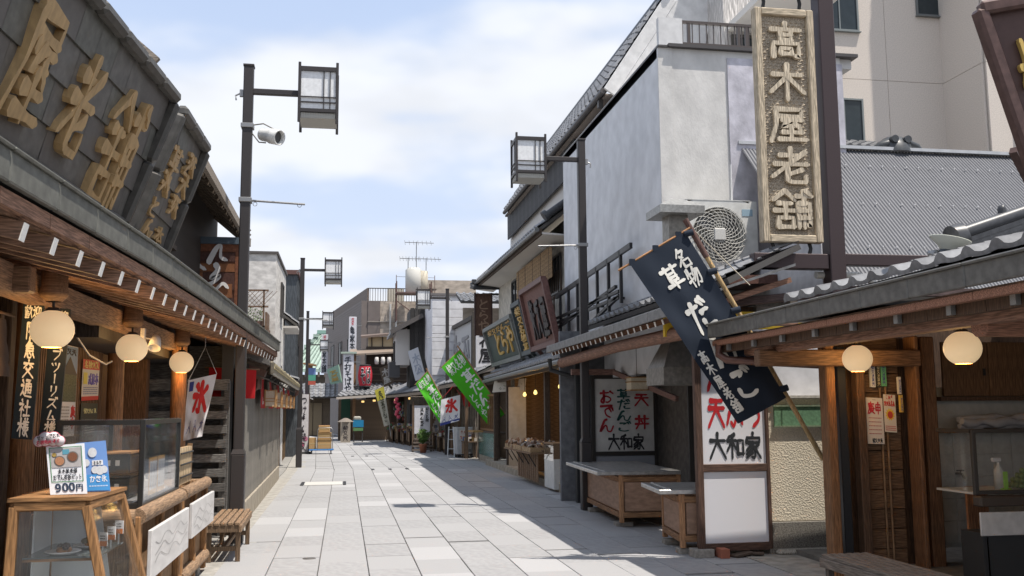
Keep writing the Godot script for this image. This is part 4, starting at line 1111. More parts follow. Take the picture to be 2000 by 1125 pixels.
	for i in 5:
		var z := -16.6 - i * 2.0
		var c := thing("red_curtain", ["large red cloth curtain behind the nearest left lamp post", "red curtain with white crest beside the nearest paper lantern", "third red curtain under the ornamented eave", "fourth red curtain under the ornamented eave", "farthest red curtain under the ornamented eave"][i], "curtain", Vector3.ZERO, 0, "red shop curtains")
		var f := qm(V(-1.38, 2.16, z), V(-1.40, 2.16, z - 1.05), V(-1.38, 1.66, z - 1.05), V(-1.36, 1.66, z), 0.015, 0.7, i)
		cloth_flag(c, f, red, 10, 6)
		write(c, "高", f, [0.62, 0.55, 0.9, 0.9], paint(0.6, 0.56, 0.54), true, 1.5, 0.002)
		part(c, "rod", MB.new().tube([f.call(0, 0, 0) + V(0, 0.01, 0.03), f.call(1, 0, 0) + V(0, 0.01, -0.03)], 0.01, 6), wood("rod", Color(0.2, 0.12, 0.07), 2))
		var l := thing("paper_lantern", ["paper box lantern nearest the lamp post under the ornamented eave", "second paper box lantern under the ornamented eave", "third paper box lantern under the ornamented eave", "fourth paper box lantern under the ornamented eave", "farthest paper box lantern under the ornamented eave"][i], "lantern", V(-1.28 - i * 0.02, 1.83, z - 1.2), 0, "paper box lanterns under the eave")
		bx(l, "paper", V(0, 0, 0), V(0.17, 0.27, 0.3), cream)
		for sx in [-1, 1]:
			for sz in [-1, 1]: bx(l, "frame_post", V(sx * 0.09, 0, sz * 0.155), V(0.022, 0.32, 0.022), wood("lanternw", Color(0.42, 0.24, 0.10), 1))
		for y in [-0.14, 0.14, -0.05, 0.0]:
			for sz in [-1, 1]: bx(l, "frame_bar", V(0, y, sz * 0.155), V(0.18, 0.012, 0.014), wood("lanternw", Color(0.42, 0.24, 0.10), 0))
			for sx in [-1, 1]: bx(l, "frame_bar", V(sx * 0.09, y, 0), V(0.014, 0.012, 0.3), wood("lanternw", Color(0.42, 0.24, 0.10), 2))
		br(l, "hanger", V(0, 0.16, 0), V(0, 0.42, 0), 0.01, 0.01, paint(0.1, 0.1, 0.1))

func left_upper():
	# upper storey behind the copper signs
	var o := thing("gabled_wooden_house", "dark wooden upper storey with sloping gable roof behind the copper signs", "house")
	var dk := wood("updark", Color(0.045, 0.036, 0.03), 1)
	bx(o, "wall", V(-3.6, 3.6, -12.6), V(3.0, 2.7, 7.5), dk)
	for k in 14: bx(o, "window_bar", V(-2.08, 4.1, -9.2 - k * 0.22), V(0.03, 0.9, 0.05), wood("bars", Color(0.09, 0.07, 0.055), 1))
	for y in [3.6, 4.1, 4.6]: bx(o, "window_rail", V(-2.075, y, -10.7), V(0.04, 0.06, 3.2), wood("bars", Color(0.09, 0.07, 0.055), 2))
	var pale := wood("paleplank", Color(0.26, 0.22, 0.18), 0)
	var e := V(-1.62, 4.35, 0)
	var t := V(-4.2, 6.55, 0)
	for k in 18:
		var z0 := -8.0 - k * 0.45
		part(o, "roof_board", MB.new().hexa2(e + V(0, 0.05, z0), e + V(0, 0.05, z0 - 0.44), t + V(0, 0.05, z0 - 0.44), t + V(0, 0.05, z0), 0.03), dk)
		part(o, "rafter", MB.new().bar(e + V(0.02, -0.04, z0 - 0.2), t + V(0, -0.04, z0 - 0.2), 0.06, 0.08), wood("upraft", Color(0.13, 0.10, 0.075), 0))
	for k in 3: part(o, "barge_board", MB.new().bar(e + V(0.06, 0.03 + k * 0.07, -16.14 + k * 0.03), t + V(0.06, 0.03 + k * 0.07, -16.14 + k * 0.03), 0.05, 0.075), pale)
	part(o, "barge_board", MB.new().bar(e + V(0.06, 0.05, -7.95), t + V(0.06, 0.05, -7.95), 0.05, 0.14), pale)
	part(o, "eave_board", MB.new().bar(e + V(0.05, 0.0, -7.95), e + V(0.05, 0.0, -16.2), 0.05, 0.12), pale)
	for k in 26: part(o, "roof_batten", MB.new().bar(e + V(0, 0.12, -8.0 - k * 0.31), t + V(0, 0.12, -8.0 - k * 0.31), 0.07, 0.07), M("uptile", Color(0.13, 0.13, 0.135), "stain", V(2, 2, 2), 0.5))
	# the small copper sign board with a white brush mark
	var s := thing("copper_sign_board", "patchwork copper sign board with white cursive brush characters", "sign")
	var steel := M("bluesteel", Color(0.10, 0.13, 0.16), "fine", V(3, 3, 3), 0.45, 0.3)
	var z := -14.6
	bx(s, "top_bar", V(-1.96, 4.10, z), V(0.98, 0.10, 0.16), steel)
	bx(s, "side_bar", V(-2.41, 3.55, z), V(0.08, 1.2, 0.14), steel)
	bx(s, "panel", V(-1.95, 3.52, z - 0.01), V(0.86, 1.08, 0.06), M("rustp", Color(0.15, 0.065, 0.04), "stain", V(3, 3, 3), 0.5, 0.3))
	var cm := [M("rust0", Color(0.22, 0.09, 0.05), "stain", V(3, 3, 3), 0.45, 0.35), M("rust1", Color(0.10, 0.05, 0.04), "stain", V(4, 4, 4), 0.45, 0.35), M("rust2", Color(0.27, 0.115, 0.055), "blotch", V(3, 3, 3), 0.42, 0.35), M("rust3", Color(0.075, 0.042, 0.036), "stain", V(3, 3, 3), 0.5, 0.3)]
	for q in [[-1.95, 4.0, 0.84, 0.12, 0], [-2.33, 3.46, 0.08, 0.96, 0], [-1.57, 3.46, 0.07, 0.96, 0], [-1.95, 3.86, 0.68, 0.13, 1], [-2.22, 3.58, 0.13, 0.42, 3], [-1.88, 3.70, 0.54, 0.12, 2], [-1.88, 3.50, 0.54, 0.26, 1], [-2.10, 3.48, 0.08, 0.30, 2], [-1.79, 3.36, 0.3, 0.2, 2], [-1.95, 3.18, 0.68, 0.14, 3], [-2.05, 3.34, 0.2, 0.14, 3]]:
		bx(s, "copper_plate", V(q[0], q[1], z + 0.03 + 0.003 * q[4]), V(q[2], q[3], 0.012), cm[q[4]])
	var wmat := paint(0.68, 0.66, 0.64)
	var f := board(V(-1.9, 3.62, z + 0.05), 0.55, 0.8, Vector3.RIGHT)
	var m := MB.new()
	var kk := 0
	for q in [[[6, 6], [9, 1], [11, 0], [11, 4], [13, 5]], [[1, 7], [4, 8.5]], [[9, 7], [10, 9], [7, 12], [11, 11], [9, 13], [5, 15]], [[2, 16], [5, 15], [8, 17], [12, 14], [14, 15]], [[8, 17], [11, 19]], [[3, 18], [6, 17], [7, 20]]]:
		var pts := PackedVector2Array()
		for w in q: pts.append(Vector2(w[0], w[1]))
		ribbon(m, pts, true, f, Vector2(0, 0), Vector2(1.2, 1.0), 0.85, 0.012 + kk * 0.001, 0.012, 0.8)
		kk += 1
	part(s, "brush_character", m, wmat)
	for x in [-2.38, -1.55]: bx(s, "support", V(x, 2.95, z - 0.06), V(0.06, 0.6, 0.06), steel)

func window(parent: Node, c: Vector3, w: float, h: float, r: Vector3, mull := 1, dark := true, frame_c := Color(0.07, 0.065, 0.06)):
	# c is on the wall face; r runs to the right along the wall
	var n := r.cross(Vector3.UP)
	var b := Basis(r, Vector3.UP, n)
	var fm := paint(frame_c.r, frame_c.g, frame_c.b, 0.45)
	var o := part(parent, "window", MB.new().box(c + n * 0.004, V(w, h, 0.012), b), M("wglass" + str(dark), Color(0.035, 0.045, 0.05) if dark else Color(0.2, 0.23, 0.25), "blotch", V(0.8, 0.8, 0.8), 0.08))
	for s in [-1, 1]:
		part(o, "frame", MB.new().box(c + n * 0.02 + r * (s * w / 2), V(0.05, h + 0.05, 0.05), b), fm)
		part(o, "frame", MB.new().box(c + n * 0.021 + Vector3.UP * (s * h / 2), V(w - 0.05, 0.05, 0.05), b), fm)
	for k in mull: part(o, "mullion", MB.new().box(c + n * 0.018 + r * (w * ((k + 1.0) / (mull + 1) - 0.5)), V(0.035, h - 0.05, 0.035), b), fm)
	part(o, "sill", MB.new().box(c + n * 0.05 - Vector3.UP * (h / 2 + 0.045), V(w + 0.1, 0.03, 0.1), b), fm)
	return o

func left_far():
	var o := thing("white_plaster_house", "white plaster house with lattice balcony behind the left lamp posts", "house")
	var pl := M("whiteplaster", Color(0.62, 0.60, 0.57), "stain", V(0.5, 0.9, 0.5), 0.9, 0.0, "rough", 0.2)
	bx(o, "wall", V(-3.6, 2.95, -29.2), V(3.44, 5.9, 4.4), pl)
	bx(o, "parapet_cap", V(-3.6, 5.93, -29.2), V(3.54, 0.07, 4.5), paint(0.09, 0.08, 0.075))
	var bal := wood("balcony", Color(0.16, 0.10, 0.065), 1)
	bx(o, "balcony_floor", V(-2.55, 3.72, -26.55), V(1.1, 0.12, 0.9), bal)
	bx(o, "balcony_panel", V(-2.05, 3.95, -26.5), V(0.05, 0.5, 0.9), bal)
	for y in [3.82, 4.35, 4.78]: bx(o, "balcony_rail", V(-2.55, y, -26.12), V(1.1, 0.045, 0.045), bal)
	for x in [-3.05, -2.6, -2.12]: bx(o, "balcony_post", V(x, 4.3, -26.12), V(0.045, 1.0, 0.045), bal)
	for k in 9:
		for s in [-1, 1]: br(o, "lattice_strip", V(-3.05 + k * 0.115, 4.38, -26.1 + s * 0.008), V(-3.05 + k * 0.115 + s * 0.35, 4.76, -26.1 + s * 0.008), 0.016, 0.012, bal)
	tile_roof(o, V(-1.45, 4.28, -30.6), V(-1.5, 4.28, -33.2), V(-1.9, 4.62, -30.6), V(-1.9, 4.62, -33.2), 9, 2)
	bx(o, "eave_soffit", V(-1.7, 4.2, -31.9), V(0.5, 0.06, 2.6), M("softw", Color(0.6, 0.58, 0.55), "", Vector3.ONE, 0.8))
	window(o, V(-1.87, 4.9, -29.4), 0.9, 0.9, V(0, 0, -1))
	var pt := thing("balcony_plant", "green leafy plants in a box on the white house balcony", "plant", V(-2.6, 3.79, -26.25))
	bx(pt, "planter", V(0, 0.09, 0), V(0.9, 0.18, 0.2), paint(0.12, 0.07, 0.05))
	var lf := MB.new()
	var r := rng(3)
	for k in 420:
		var c := V(r.randf_range(-0.45, 0.48), r.randf_range(0.16, 0.55), r.randf_range(-0.12, 0.16))
		var d := V(r.randf_range(-1, 1), r.randf_range(-0.3, 1), r.randf_range(-1, 1)).normalized() * 0.05
		var e := d.cross(V(r.randf(), r.randf(), r.randf())).normalized() * 0.018
		lf.tri(c, c + d * 0.5 + e, c + d); lf.tri(c, c + d, c + d * 0.5 - e)
	var lm := M("leafy", Color(0.10, 0.17, 0.035), "fine", V(9, 9, 9), 0.6)
	lm.backlight = Color(0.2, 0.3, 0.08)
	part(pt, "foliage", lf, lm).set_meta("kind", "stuff")
	for k in 5: part(pt, "stem", MB.new().tube([V(-0.4 + k * 0.2, 0.15, 0), V(-0.38 + k * 0.2, 0.42, 0.03)], 0.006, 5), paint(0.1, 0.08, 0.04))
	var d := thing("dark_metal_house", "narrow dark blue-grey metal clad house beyond the white house", "house")
	bx(d, "wall", V(-3.4, 3.3, -38.0), V(3.3, 6.6, 4.2), M("metalclad", Color(0.085, 0.095, 0.105), "grain", V(5, 0.3, 5), 0.5, 0.2))
	for k in 12: bx(d, "cladding_rib", V(-1.74, 3.3, -36.1 - k * 0.34), V(0.03, 6.55, 0.04), M("metalclad", Color.WHITE))
	bx(d, "roof_edge", V(-3.4, 6.65, -38.0), V(3.45, 0.16, 4.4), M("brownedge", Color(0.13, 0.07, 0.06), "", Vector3.ONE, 0.5))
	window(d, V(-1.72, 4.6, -37.4), 0.8, 1.0, V(0, 0, -1))
	# low tiled shop fronts along the left
	var defs := [[-27.6, -36.0, -1.42, "low tiled shop front behind the pickle banner on the left"], [-40.3, -50.0, -1.5, "far tiled shop front with purple awning on the left"], [-50.5, -62.0, -1.6, "farthest tiled shop front on the left before the crossing"]]
	for q in defs:
		var s := thing("tiled_shop", q[3], "shop", Vector3.ZERO, 0, "low tiled shops on the left")
		var a := bend(q[2], q[0])
		var b := bend(q[2], q[1])
		part(s, "wall", MB.new().slab(a + V(-0.5, 3.0, 0), b + V(-0.5, 3.0, 0), b + V(-0.5, 0, 0), a + V(-0.5, 0, 0), 1.2), wood("shopdark", Color(0.10, 0.075, 0.05), 1))
		bx(s, "end_wall", a + V(-1.1, 1.4, -0.2), V(1.2, 2.8, 0.1), wood("shopdark", Color(0.10, 0.075, 0.05), 1))
		tile_roof(s, a + V(0.15, 2.45, 0), b + V(0.15, 2.45, 0), a + V(-1.6, 3.1, 0), b + V(-1.6, 3.1, 0), int((q[0] - q[1]) / 0.3), 6)
		for k in int((q[0] - q[1]) / 0.9): bx(s, "front_post", a.lerp(b, (k + 0.5) / ((q[0] - q[1]) / 0.9)) + V(-0.42, 1.25, 0), V(0.08, 2.5, 0.08), wood("shoppost", Color(0.17, 0.11, 0.06), 1))
		part(s, "eave_board", MB.new().bar(a + V(0.12, 2.38, 0), b + V(0.12, 2.38, 0), 0.06, 0.1), wood("shoppost", Color(0.17, 0.11, 0.06), 2))
	var aw := thing("purple_awning", "faded purple awning under the far left tiled eave", "awning")
	var a := bend(-1.3, -40.4)
	var b := bend(-1.15, -47)
	part(aw, "cloth", MB.new().sheet(qm(a + V(-0.3, 2.4, 0), b + V(-0.3, 2.4, 0), b + V(0.25, 2.15, 0), a + V(0.25, 2.15, 0), 0.01), 4, 2), M("purple", Color(0.30, 0.16, 0.42), "blotch", V(2, 2, 2), 0.9))
	part(aw, "front_rod", MB.new().tube([a + V(0.25, 2.16, 0), b + V(0.25, 2.16, 0)], 0.02, 6), paint(0.5, 0.5, 0.5))

# ---- the right side of the street -------------------------------------------------------------------
func right_side():
	right_shop()
	sign_pole()
	navy_banner()
	stucco_and_panel()
	stall()
	corrugated()
	grey_building()
	toraya()
	beige_block()
	street_lamp(V(3.86, 0, -15.4), -1.0, "street lamp in front of the grey plaster building on the right", false, true)
	street_lamp(V(3.74, 0, -35.7), -1.0, "street lamp behind the large green banner on the right", false, true)

func right_shop():
	var fas := M("zinc", Color(0.155, 0.15, 0.138), "stain", V(1.5, 1.5, 1.5), 0.5, 0.35)
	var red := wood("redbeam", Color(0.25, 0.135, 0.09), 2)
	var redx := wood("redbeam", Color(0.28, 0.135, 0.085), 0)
	var brown := wood("brownpost", Color(0.21, 0.105, 0.048), 1)
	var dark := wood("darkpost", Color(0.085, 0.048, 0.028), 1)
	var o := thing("wooden_shop", "dark wooden shop with zinc eave and globe lamps, nearest on the right", "shop")
	for k in 12:
		var z0 := -9.72 + k * 0.62
		part(o, "fascia_plate", MB.new().bar(V(3.80, 2.405, z0), V(3.80, 2.405, z0 + 0.614), 0.04, 0.14, Vector3.UP, 0.008).bar(V(3.79, 2.48, z0), V(3.79, 2.48, z0 + 0.614), 0.07, 0.02, Vector3.UP, 0.008), fas)
		part(o, "eave_board", MB.new().bar(V(3.86, 2.28, z0), V(3.86, 2.28, z0 + 0.614), 0.06, 0.05), redx)
		part(o, "dark_board", MB.new().bar(V(3.94, 2.24, z0), V(3.94, 2.24, z0 + 0.614), 0.05, 0.11), dark)
		bx(o, "steel_bracket", V(3.89, 2.235, z0 + 0.3), V(0.035, 0.085, 0.05), M("bracket", Color(0.28, 0.28, 0.27), "fine", V(5, 5, 5), 0.4, 0.6))
	part(o, "eave_beam", MB.new().bar(V(4.15, 2.20, -9.5), V(4.15, 2.20, -3.2), 0.14, 0.13, Vector3.UP, 0.02), red)
	bx(o, "beam_end", V(4.45, 2.14, -5.75), V(0.7, 0.16, 0.16), redx, 0.03)
	bx(o, "cross_beam", V(4.75, 2.08, -8.78), V(1.7, 0.16, 0.12), wood("crossb", Color(0.15, 0.085, 0.05), 0), 0.012)
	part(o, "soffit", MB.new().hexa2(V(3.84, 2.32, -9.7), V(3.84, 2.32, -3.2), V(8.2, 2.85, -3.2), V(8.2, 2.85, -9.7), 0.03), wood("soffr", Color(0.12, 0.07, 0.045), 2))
	# posts and planks of the end wall facing the camera
	bx(o, "corner_post", V(4.655, 1.15, -8.85), V(0.1, 2.3, 0.15), brown, 0.012)
	bx(o, "steel_post", V(4.84, 1.1, -8.95), V(0.09, 2.2, 0.10), paint(0.018, 0.019, 0.022, 0.4), 0.006)
	bx(o, "post", V(5.01, 1.1, -8.9), V(0.09, 2.2, 0.12), dark, 0.01)
	for k in 12: bx(o, "wall_plank", V(5.3, 0.13 + k * 0.19, -8.99 + (k % 2) * 0.006), V(0.38, 0.182, 0.03), wood("endplank%d" % (k % 3), Color(0.155, 0.092, 0.052) * (1.0 - 0.12 * (k % 3)), 0), 0.003)
	for x in [5.27, 5.33]: part(o, "bamboo_strip", MB.new().tube([V(x, 0.1, -8.95), V(x, 2.1, -8.95)], 0.012, 6), wood("bstrip", Color(0.22, 0.14, 0.08), 1))
	bx(o, "post", V(5.57, 1.15, -8.85), V(0.05, 2.3, 0.2), wood("medpost", Color(0.17, 0.085, 0.042), 1), 0.01)
	bx(o, "post", V(5.74, 1.15, -8.9), V(0.14, 2.3, 0.16), wood("medpost", Color(0.17, 0.085, 0.042), 1), 0.012)
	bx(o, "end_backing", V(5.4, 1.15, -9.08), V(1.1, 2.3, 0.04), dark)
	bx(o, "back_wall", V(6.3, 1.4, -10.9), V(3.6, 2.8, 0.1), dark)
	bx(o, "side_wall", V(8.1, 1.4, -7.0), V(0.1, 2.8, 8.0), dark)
	bx(o, "floor", V(6.5, 0.03, -7.0), V(3.2, 0.06, 7.6), M("shopfloor", Color(0.14, 0.135, 0.125), "stain", V(1, 1, 1), 0.8))
	bx(o, "kitchen_wall", V(6.9, 1.0, -9.1), V(2.0, 1.6, 0.06), M("ktile", Color(0.42, 0.41, 0.37), "blotch", V(2, 2, 2), 0.3))
	for k in 9:
		for j in 5: bx(o, "wall_tile", V(6.0 + k * 0.22, 0.35 + j * 0.22, -9.065), V(0.214, 0.214, 0.012), M("ktile", Color.WHITE), 0.003)
	for k in 3:
		var cb := bx(o, "cupboard_door", V(6.22 + k * 0.52, 1.98, -8.95), V(0.51, 0.55, 0.04), wood("cupb%d" % k, Color(0.13, 0.072, 0.036) * (1.0 + 0.1 * k), 1), 0.006)
		bx(cb, "handle", V(6.42 + k * 0.52, 1.95, -8.925), V(0.025, 0.07, 0.015), paint(0.02, 0.02, 0.02))
	bx(o, "cupboard_rail", V(6.7, 1.68, -8.95), V(1.6, 0.04, 0.1), dark)
	bx(o, "shelf", V(6.6, 1.36, -8.9), V(1.5, 0.03, 0.3), wood("shelfw", Color(0.16, 0.09, 0.045), 0))
	bx(o, "side_board", V(5.98, 0.42, -8.55), V(0.22, 0.85, 0.03), wood("sideb", Color(0.36, 0.165, 0.08), 1))
	# roof: tiles and a ridge roll
	tile_roof(o, V(3.82, 2.50, -7.95), V(3.82, 2.50, -3.5), V(6.8, 3.25, -7.95), V(6.8, 3.25, -3.5), 16, 9)
	part(o, "canopy", MB.new().hexa2(V(3.82, 2.49, -9.72), V(3.82, 2.49, -7.9), V(5.4, 2.57, -7.9), V(5.4, 2.57, -9.72), 0.03), fas)
	var tl := M("ridge", Color(0.065, 0.068, 0.075), "stain", V(2, 2, 2), 0.38)
	for k in 4:
		var p := V(5.54, 3.01, -7.93)
		var q := V(7.3, 3.60, -7.93)
		if k < 3: part(o, "ridge_course", MB.new().bar(p + V(0, k * 0.05 - 0.02, 0), q + V(0, k * 0.05 - 0.02, 0), 0.22 - k * 0.02, 0.045), tl)
		else: part(o, "ridge_roll", MB.new().tube([p + V(0, 0.15, 0), q + V(0, 0.15, 0)], 0.075, 14), tl)
	part(o, "ridge_end", MB.new().tube([V(5.47, 3.12, -7.93), V(5.57, 3.15, -7.93)], 0.13, 16), tl)
	part(o, "ridge_end", MB.new().tube([V(5.48, 2.99, -7.93), V(5.58, 3.02, -7.93)], 0.11, 16), tl)
	part(o, "ridge_knob", MB.new().lathe([Vector2(0.0, 0.06), Vector2(0.03, 0.05), Vector2(0.04, 0.02), Vector2(0.035, -0.04)], V(6.0, 3.40, -7.93), 12), tl)
	part(o, "downpipe", MB.new().tube([V(3.86, 2.27, -9.62), V(3.86, 2.16, -9.62), V(3.92, 2.10, -9.55), V(4.25, 2.06, -9.2), V(4.72, 2.02, -8.95)], 0.042, 10), M("hopper", Color(0.14, 0.12, 0.10)))
	# lamps in and around it
	for k in 2: globe_lamp(V([4.72, 4.82][k], [2.05, 2.06][k], [-6.8, -8.55][k]), ["round glowing globe lamp nearest on the right, before the dark cupboards", "round glowing globe lamp beside the brown corner post on the right"][k])
	var dsh := thing("dish_lamp", "pale dish shaped lamp head standing on the right tiled roof", "lamp")
	var db := Basis(V(0.97, -0.22, 0), V(0.22, 0.97, 0.1).normalized(), V(0, -0.1, 1)).orthonormalized()
	part(dsh, "dish", MB.new().lathe([Vector2(0.06, 0.0), Vector2(0.10, 0.05), Vector2(0.175, 0.105), Vector2(0.18, 0.115), Vector2(0.15, 0.10), Vector2(0.05, 0.05), Vector2(0, 0.05)], V(5.33, 2.985, -7.8), 28, db), paint(0.52, 0.54, 0.48, 0.35))
	part(dsh, "neck", MB.new().lathe([Vector2(0.072, -0.13), Vector2(0.075, 0.0), Vector2(0.06, 0.02)], V(5.33, 2.985, -7.8), 18, db), paint(0.05, 0.06, 0.07, 0.4))
	part(dsh, "clamp", MB.new().lathe([Vector2(0.0, -0.04), Vector2(0.045, -0.03), Vector2(0.05, 0.03), Vector2(0, 0.04)], V(5.20, 2.96, -7.82), 12), M("lampmetal", Color.WHITE))
	# posters on the end wall
	var pz := -8.925
	var p := thing("calendar_poster", "white calendar poster with large red characters on the plank wall", "poster")
	var f := qm(V(5.095, 1.70, pz), V(5.275, 1.69, pz), V(5.275, 1.24, pz), V(5.095, 1.245, pz))
	part(p, "sheet", MB.new().sheet(f, 1, 1), paint(0.62, 0.60, 0.57))
	write(p, "庚申", f, [0.08, 0.10, 0.92, 0.34], paint(0.42, 0.03, 0.05), false, 2.4, 0.005)
	for k in 5: lines(p, f, [0.12, 0.42 + k * 0.085, 0.88, 0.46 + k * 0.085], 1, paint(0.35, 0.06, 0.07), 0.006, k)
	write(p, "柴又天釈", f, [0.28, 0.88, 0.9, 0.97], paint(0.03, 0.03, 0.03), false, 2.2, 0.005)
	lines(p, f, [0.4, 0.03, 0.6, 0.06], 1, paint(0.1, 0.1, 0.1), 0.006)
	var q := thing("children_poster", "white poster with yellow sunburst badge beside the calendar", "poster")
	f = qm(V(5.285, 1.73, pz), V(5.415, 1.72, pz), V(5.415, 1.35, pz), V(5.285, 1.36, pz))
	part(q, "sheet", MB.new().sheet(f, 1, 1), paint(0.64, 0.60, 0.52))
	write(q, "こども", f, [0.2, 0.02, 0.8, 0.12], paint(0.5, 0.05, 0.04), false, 2.0, 0.005)
	write(q, "見守り名所", f, [0.05, 0.16, 0.95, 0.3], paint(0.5, 0.05, 0.04), false, 2.2, 0.005)
	var m := MB.new()
	for k in 24:
		var ra: float = 0.42 if k % 2 else 0.3
		var rb: float = 0.3 if k % 2 else 0.42
		m.tri(f.call(0.5, 0.53, 0.006), f.call(0.5 + ra * cos(TAU * k / 24), 0.53 + 0.42 * ra * sin(TAU * k / 24), 0.006), f.call(0.5 + rb * cos(TAU * (k + 1) / 24), 0.53 + 0.42 * rb * sin(TAU * (k + 1) / 24), 0.006))
	part(q, "sunburst", m, paint(0.72, 0.52, 0.06))
	m = MB.new()
	for k in 18: m.tri(f.call(0.5, 0.54, 0.008), f.call(0.5 + 0.22 * cos(TAU * k / 18), 0.54 + 0.10 * sin(TAU * k / 18), 0.008), f.call(0.5 + 0.22 * cos(TAU * (k + 1) / 18), 0.54 + 0.10 * sin(TAU * (k + 1) / 18), 0.008))
	part(q, "red_badge", m, paint(0.5, 0.06, 0.04))
	lines(q, f, [0.08, 0.82, 0.92, 0.97], 3, paint(0.5, 0.08, 0.06), 0.006)
	var cols := [paint(0.60, 0.62, 0.64), paint(0.04, 0.04, 0.035), paint(0.14, 0.45, 0.22), paint(0.62, 0.6, 0.55), paint(0.6, 0.42, 0.1)]
	for k in 5:
		var st := thing("sticker", ["narrow white sticker high on the plank wall", "narrow black sticker high on the plank wall", "narrow green sticker high on the plank wall", "thin white sticker on the post edge", "thin yellow sticker below the white one"][k], "sticker", Vector3.ZERO, 0, "stickers on the plank wall")
		var cc: Array = [[5.165, 5.215, 2.05, 1.80], [5.225, 5.275, 2.05, 1.80], [5.277, 5.335, 2.06, 1.81], [5.43, 5.46, 1.9, 1.73], [5.44, 5.47, 1.72, 1.55]][k]
		var zz := pz + (0.05 if k > 2 else 0.0)
		f = qm(V(cc[0], cc[2], zz), V(cc[1], cc[2], zz), V(cc[1], cc[3], zz), V(cc[0], cc[3], zz))
		part(st, "sheet", MB.new().slab(f.call(0, 0, 0), f.call(1, 0, 0), f.call(1, 1, 0), f.call(0, 1, 0), 0.03), cols[k])
		write(st, "柴又帝釈天", f, [0.2, 0.15, 0.8, 0.95], paint(0.08, 0.1, 0.3) if k != 1 else paint(0.5, 0.45, 0.3), true, 1.8, 0.002)
	# cloth on the shelf, tap, case and bench
	var cl := thing("folded_cloth", "grey folded cloth on the shelf behind the glass case", "cloth")
	for k in 3:
		var pts := []
		var rr := []
		for i in 14:
			pts.append(V(6.05 + i * 0.072, 1.41 + k * 0.035 + 0.012 * sin(i * 1.7 + k * 2.0), -8.86 + 0.05 * (k % 2) + 0.012 * cos(i * 2.3 + k)))
			rr.append((0.042 + 0.012 * sin(i * 1.1 + k * 1.3)) * (0.6 if i == 0 or i == 13 else 1.0))
		part(cl, "fold", MB.new().tube(pts, rr, 10), M("greycloth", Color(0.30, 0.30, 0.31), "fine", V(9, 9, 9), 0.95))
	var tp := thing("water_tap", "small black water tap on the tiled wall", "tap")
	part(tp, "spout", MB.new().tube([V(6.12, 0.93, -9.05), V(6.12, 0.93, -8.95), V(6.12, 0.89, -8.92)], 0.014, 8), paint(0.05, 0.05, 0.05, 0.3))
	part(tp, "handle", MB.new().tube([V(6.08, 0.965, -8.98), V(6.16, 0.965, -8.98)], 0.008, 6).tube([V(6.12, 0.94, -8.98), V(6.12, 0.965, -8.98)], 0.006, 6), paint(0.05, 0.05, 0.05, 0.3))
	var g := thing("dumpling_case", "dark framed glass case with green dumplings in the right shop", "display case")
	var bz := -7.75
	var bk := paint(0.045, 0.04, 0.035, 0.35)
	var x0 := 5.42
	for x in [x0, 7.2]: bx(g, "post", V(x, 1.12, bz), V(0.04, 0.56, 0.04), bk, 0.004)
	for y in [0.86, 1.39]: bx(g, "rail", V((x0 + 7.2) / 2, y, bz), V(1.78, 0.035, 0.042), bk, 0.004)
	bx(g, "pane", V((x0 + 7.2) / 2, 1.12, bz), V(1.74, 0.5, 0.006), glass())
	bx(g, "side_rail", V(x0, 1.39, bz - 0.25), V(0.04, 0.035, 0.5), bk)
	bx(g, "side_pane", V(x0, 1.12, bz - 0.25), V(0.006, 0.5, 0.46), glass())
	bx(g, "shelf", V(6.3, 0.85, bz - 0.3), V(1.76, 0.02, 0.55), paint(0.45, 0.44, 0.40, 0.3))
	bx(g, "sill", V(6.3, 0.79, bz + 0.04), V(1.82, 0.09, 0.12), paint(0.06, 0.045, 0.035, 0.4), 0.012)
	bx(g, "steel_apron", V(6.3, 0.60, bz + 0.07), V(1.82, 0.2, 0.02), M("steelapron", Color(0.62, 0.60, 0.57), "blotch", V(2, 2, 2), 0.4, 0.4), 0.004)
	bx(g, "cabinet", V(6.3, 0.27, bz - 0.1), V(1.76, 0.5, 0.3), paint(0.03, 0.03, 0.03, 0.5))
	write(g, "髙木屋", board(V(5.9, 0.32, bz + 0.06), 0.9, 0.3, Vector3.RIGHT), [0, 0, 1, 1], wood("carved", Color(0.2, 0.13, 0.08), 0), false, 1.5, 0.015)
	var dg := thing("dumpling_heap", "pile of small green dumplings inside the glass case", "food", V(6.05, 0.86, bz - 0.25))
	var r := rng(2)
	var sph := MB.new().lathe([Vector2(0, 0.028), Vector2(0.02, 0.02), Vector2(0.028, 0), Vector2(0.02, -0.02), Vector2(0, -0.028)], Vector3.ZERO, 10).mesh()
	for j in 4:
		for i in 5 - j:
			for k in 4 - j: part(dg, "dumpling", sph, M("dumpgreen", Color(0.14, 0.20, 0.07), "fine", V(9, 9, 9), 0.4), Transform3D(Basis.IDENTITY, V(i * 0.056 + j * 0.028, 0.028 + j * 0.042, -k * 0.056 - j * 0.028)))
	var sp := thing("spray_bottle", "clear spray bottle standing beside the green dumplings", "bottle", V(5.87, 0.86, bz - 0.3))
	part(sp, "body", MB.new().lathe([Vector2(0, 0), Vector2(0.045, 0), Vector2(0.045, 0.16), Vector2(0.015, 0.21), Vector2(0.015, 0.24)], Vector3.ZERO, 16), paint(0.45, 0.47, 0.46, 0.2))
	bx(sp, "trigger", V(-0.02, 0.26, 0), V(0.09, 0.035, 0.025), paint(0.6, 0.6, 0.6), 0.005)
	var gc := thing("green_tag", "small bright green tag in the glass case", "tag", V(5.80, 0.86, bz - 0.12))
	bx(gc, "card", V(0, 0.09, 0), V(0.04, 0.15, 0.01), paint(0.25, 0.5, 0.05))
	bx(gc, "foot", V(0, 0.01, 0), V(0.08, 0.02, 0.04), paint(0.25, 0.5, 0.05))
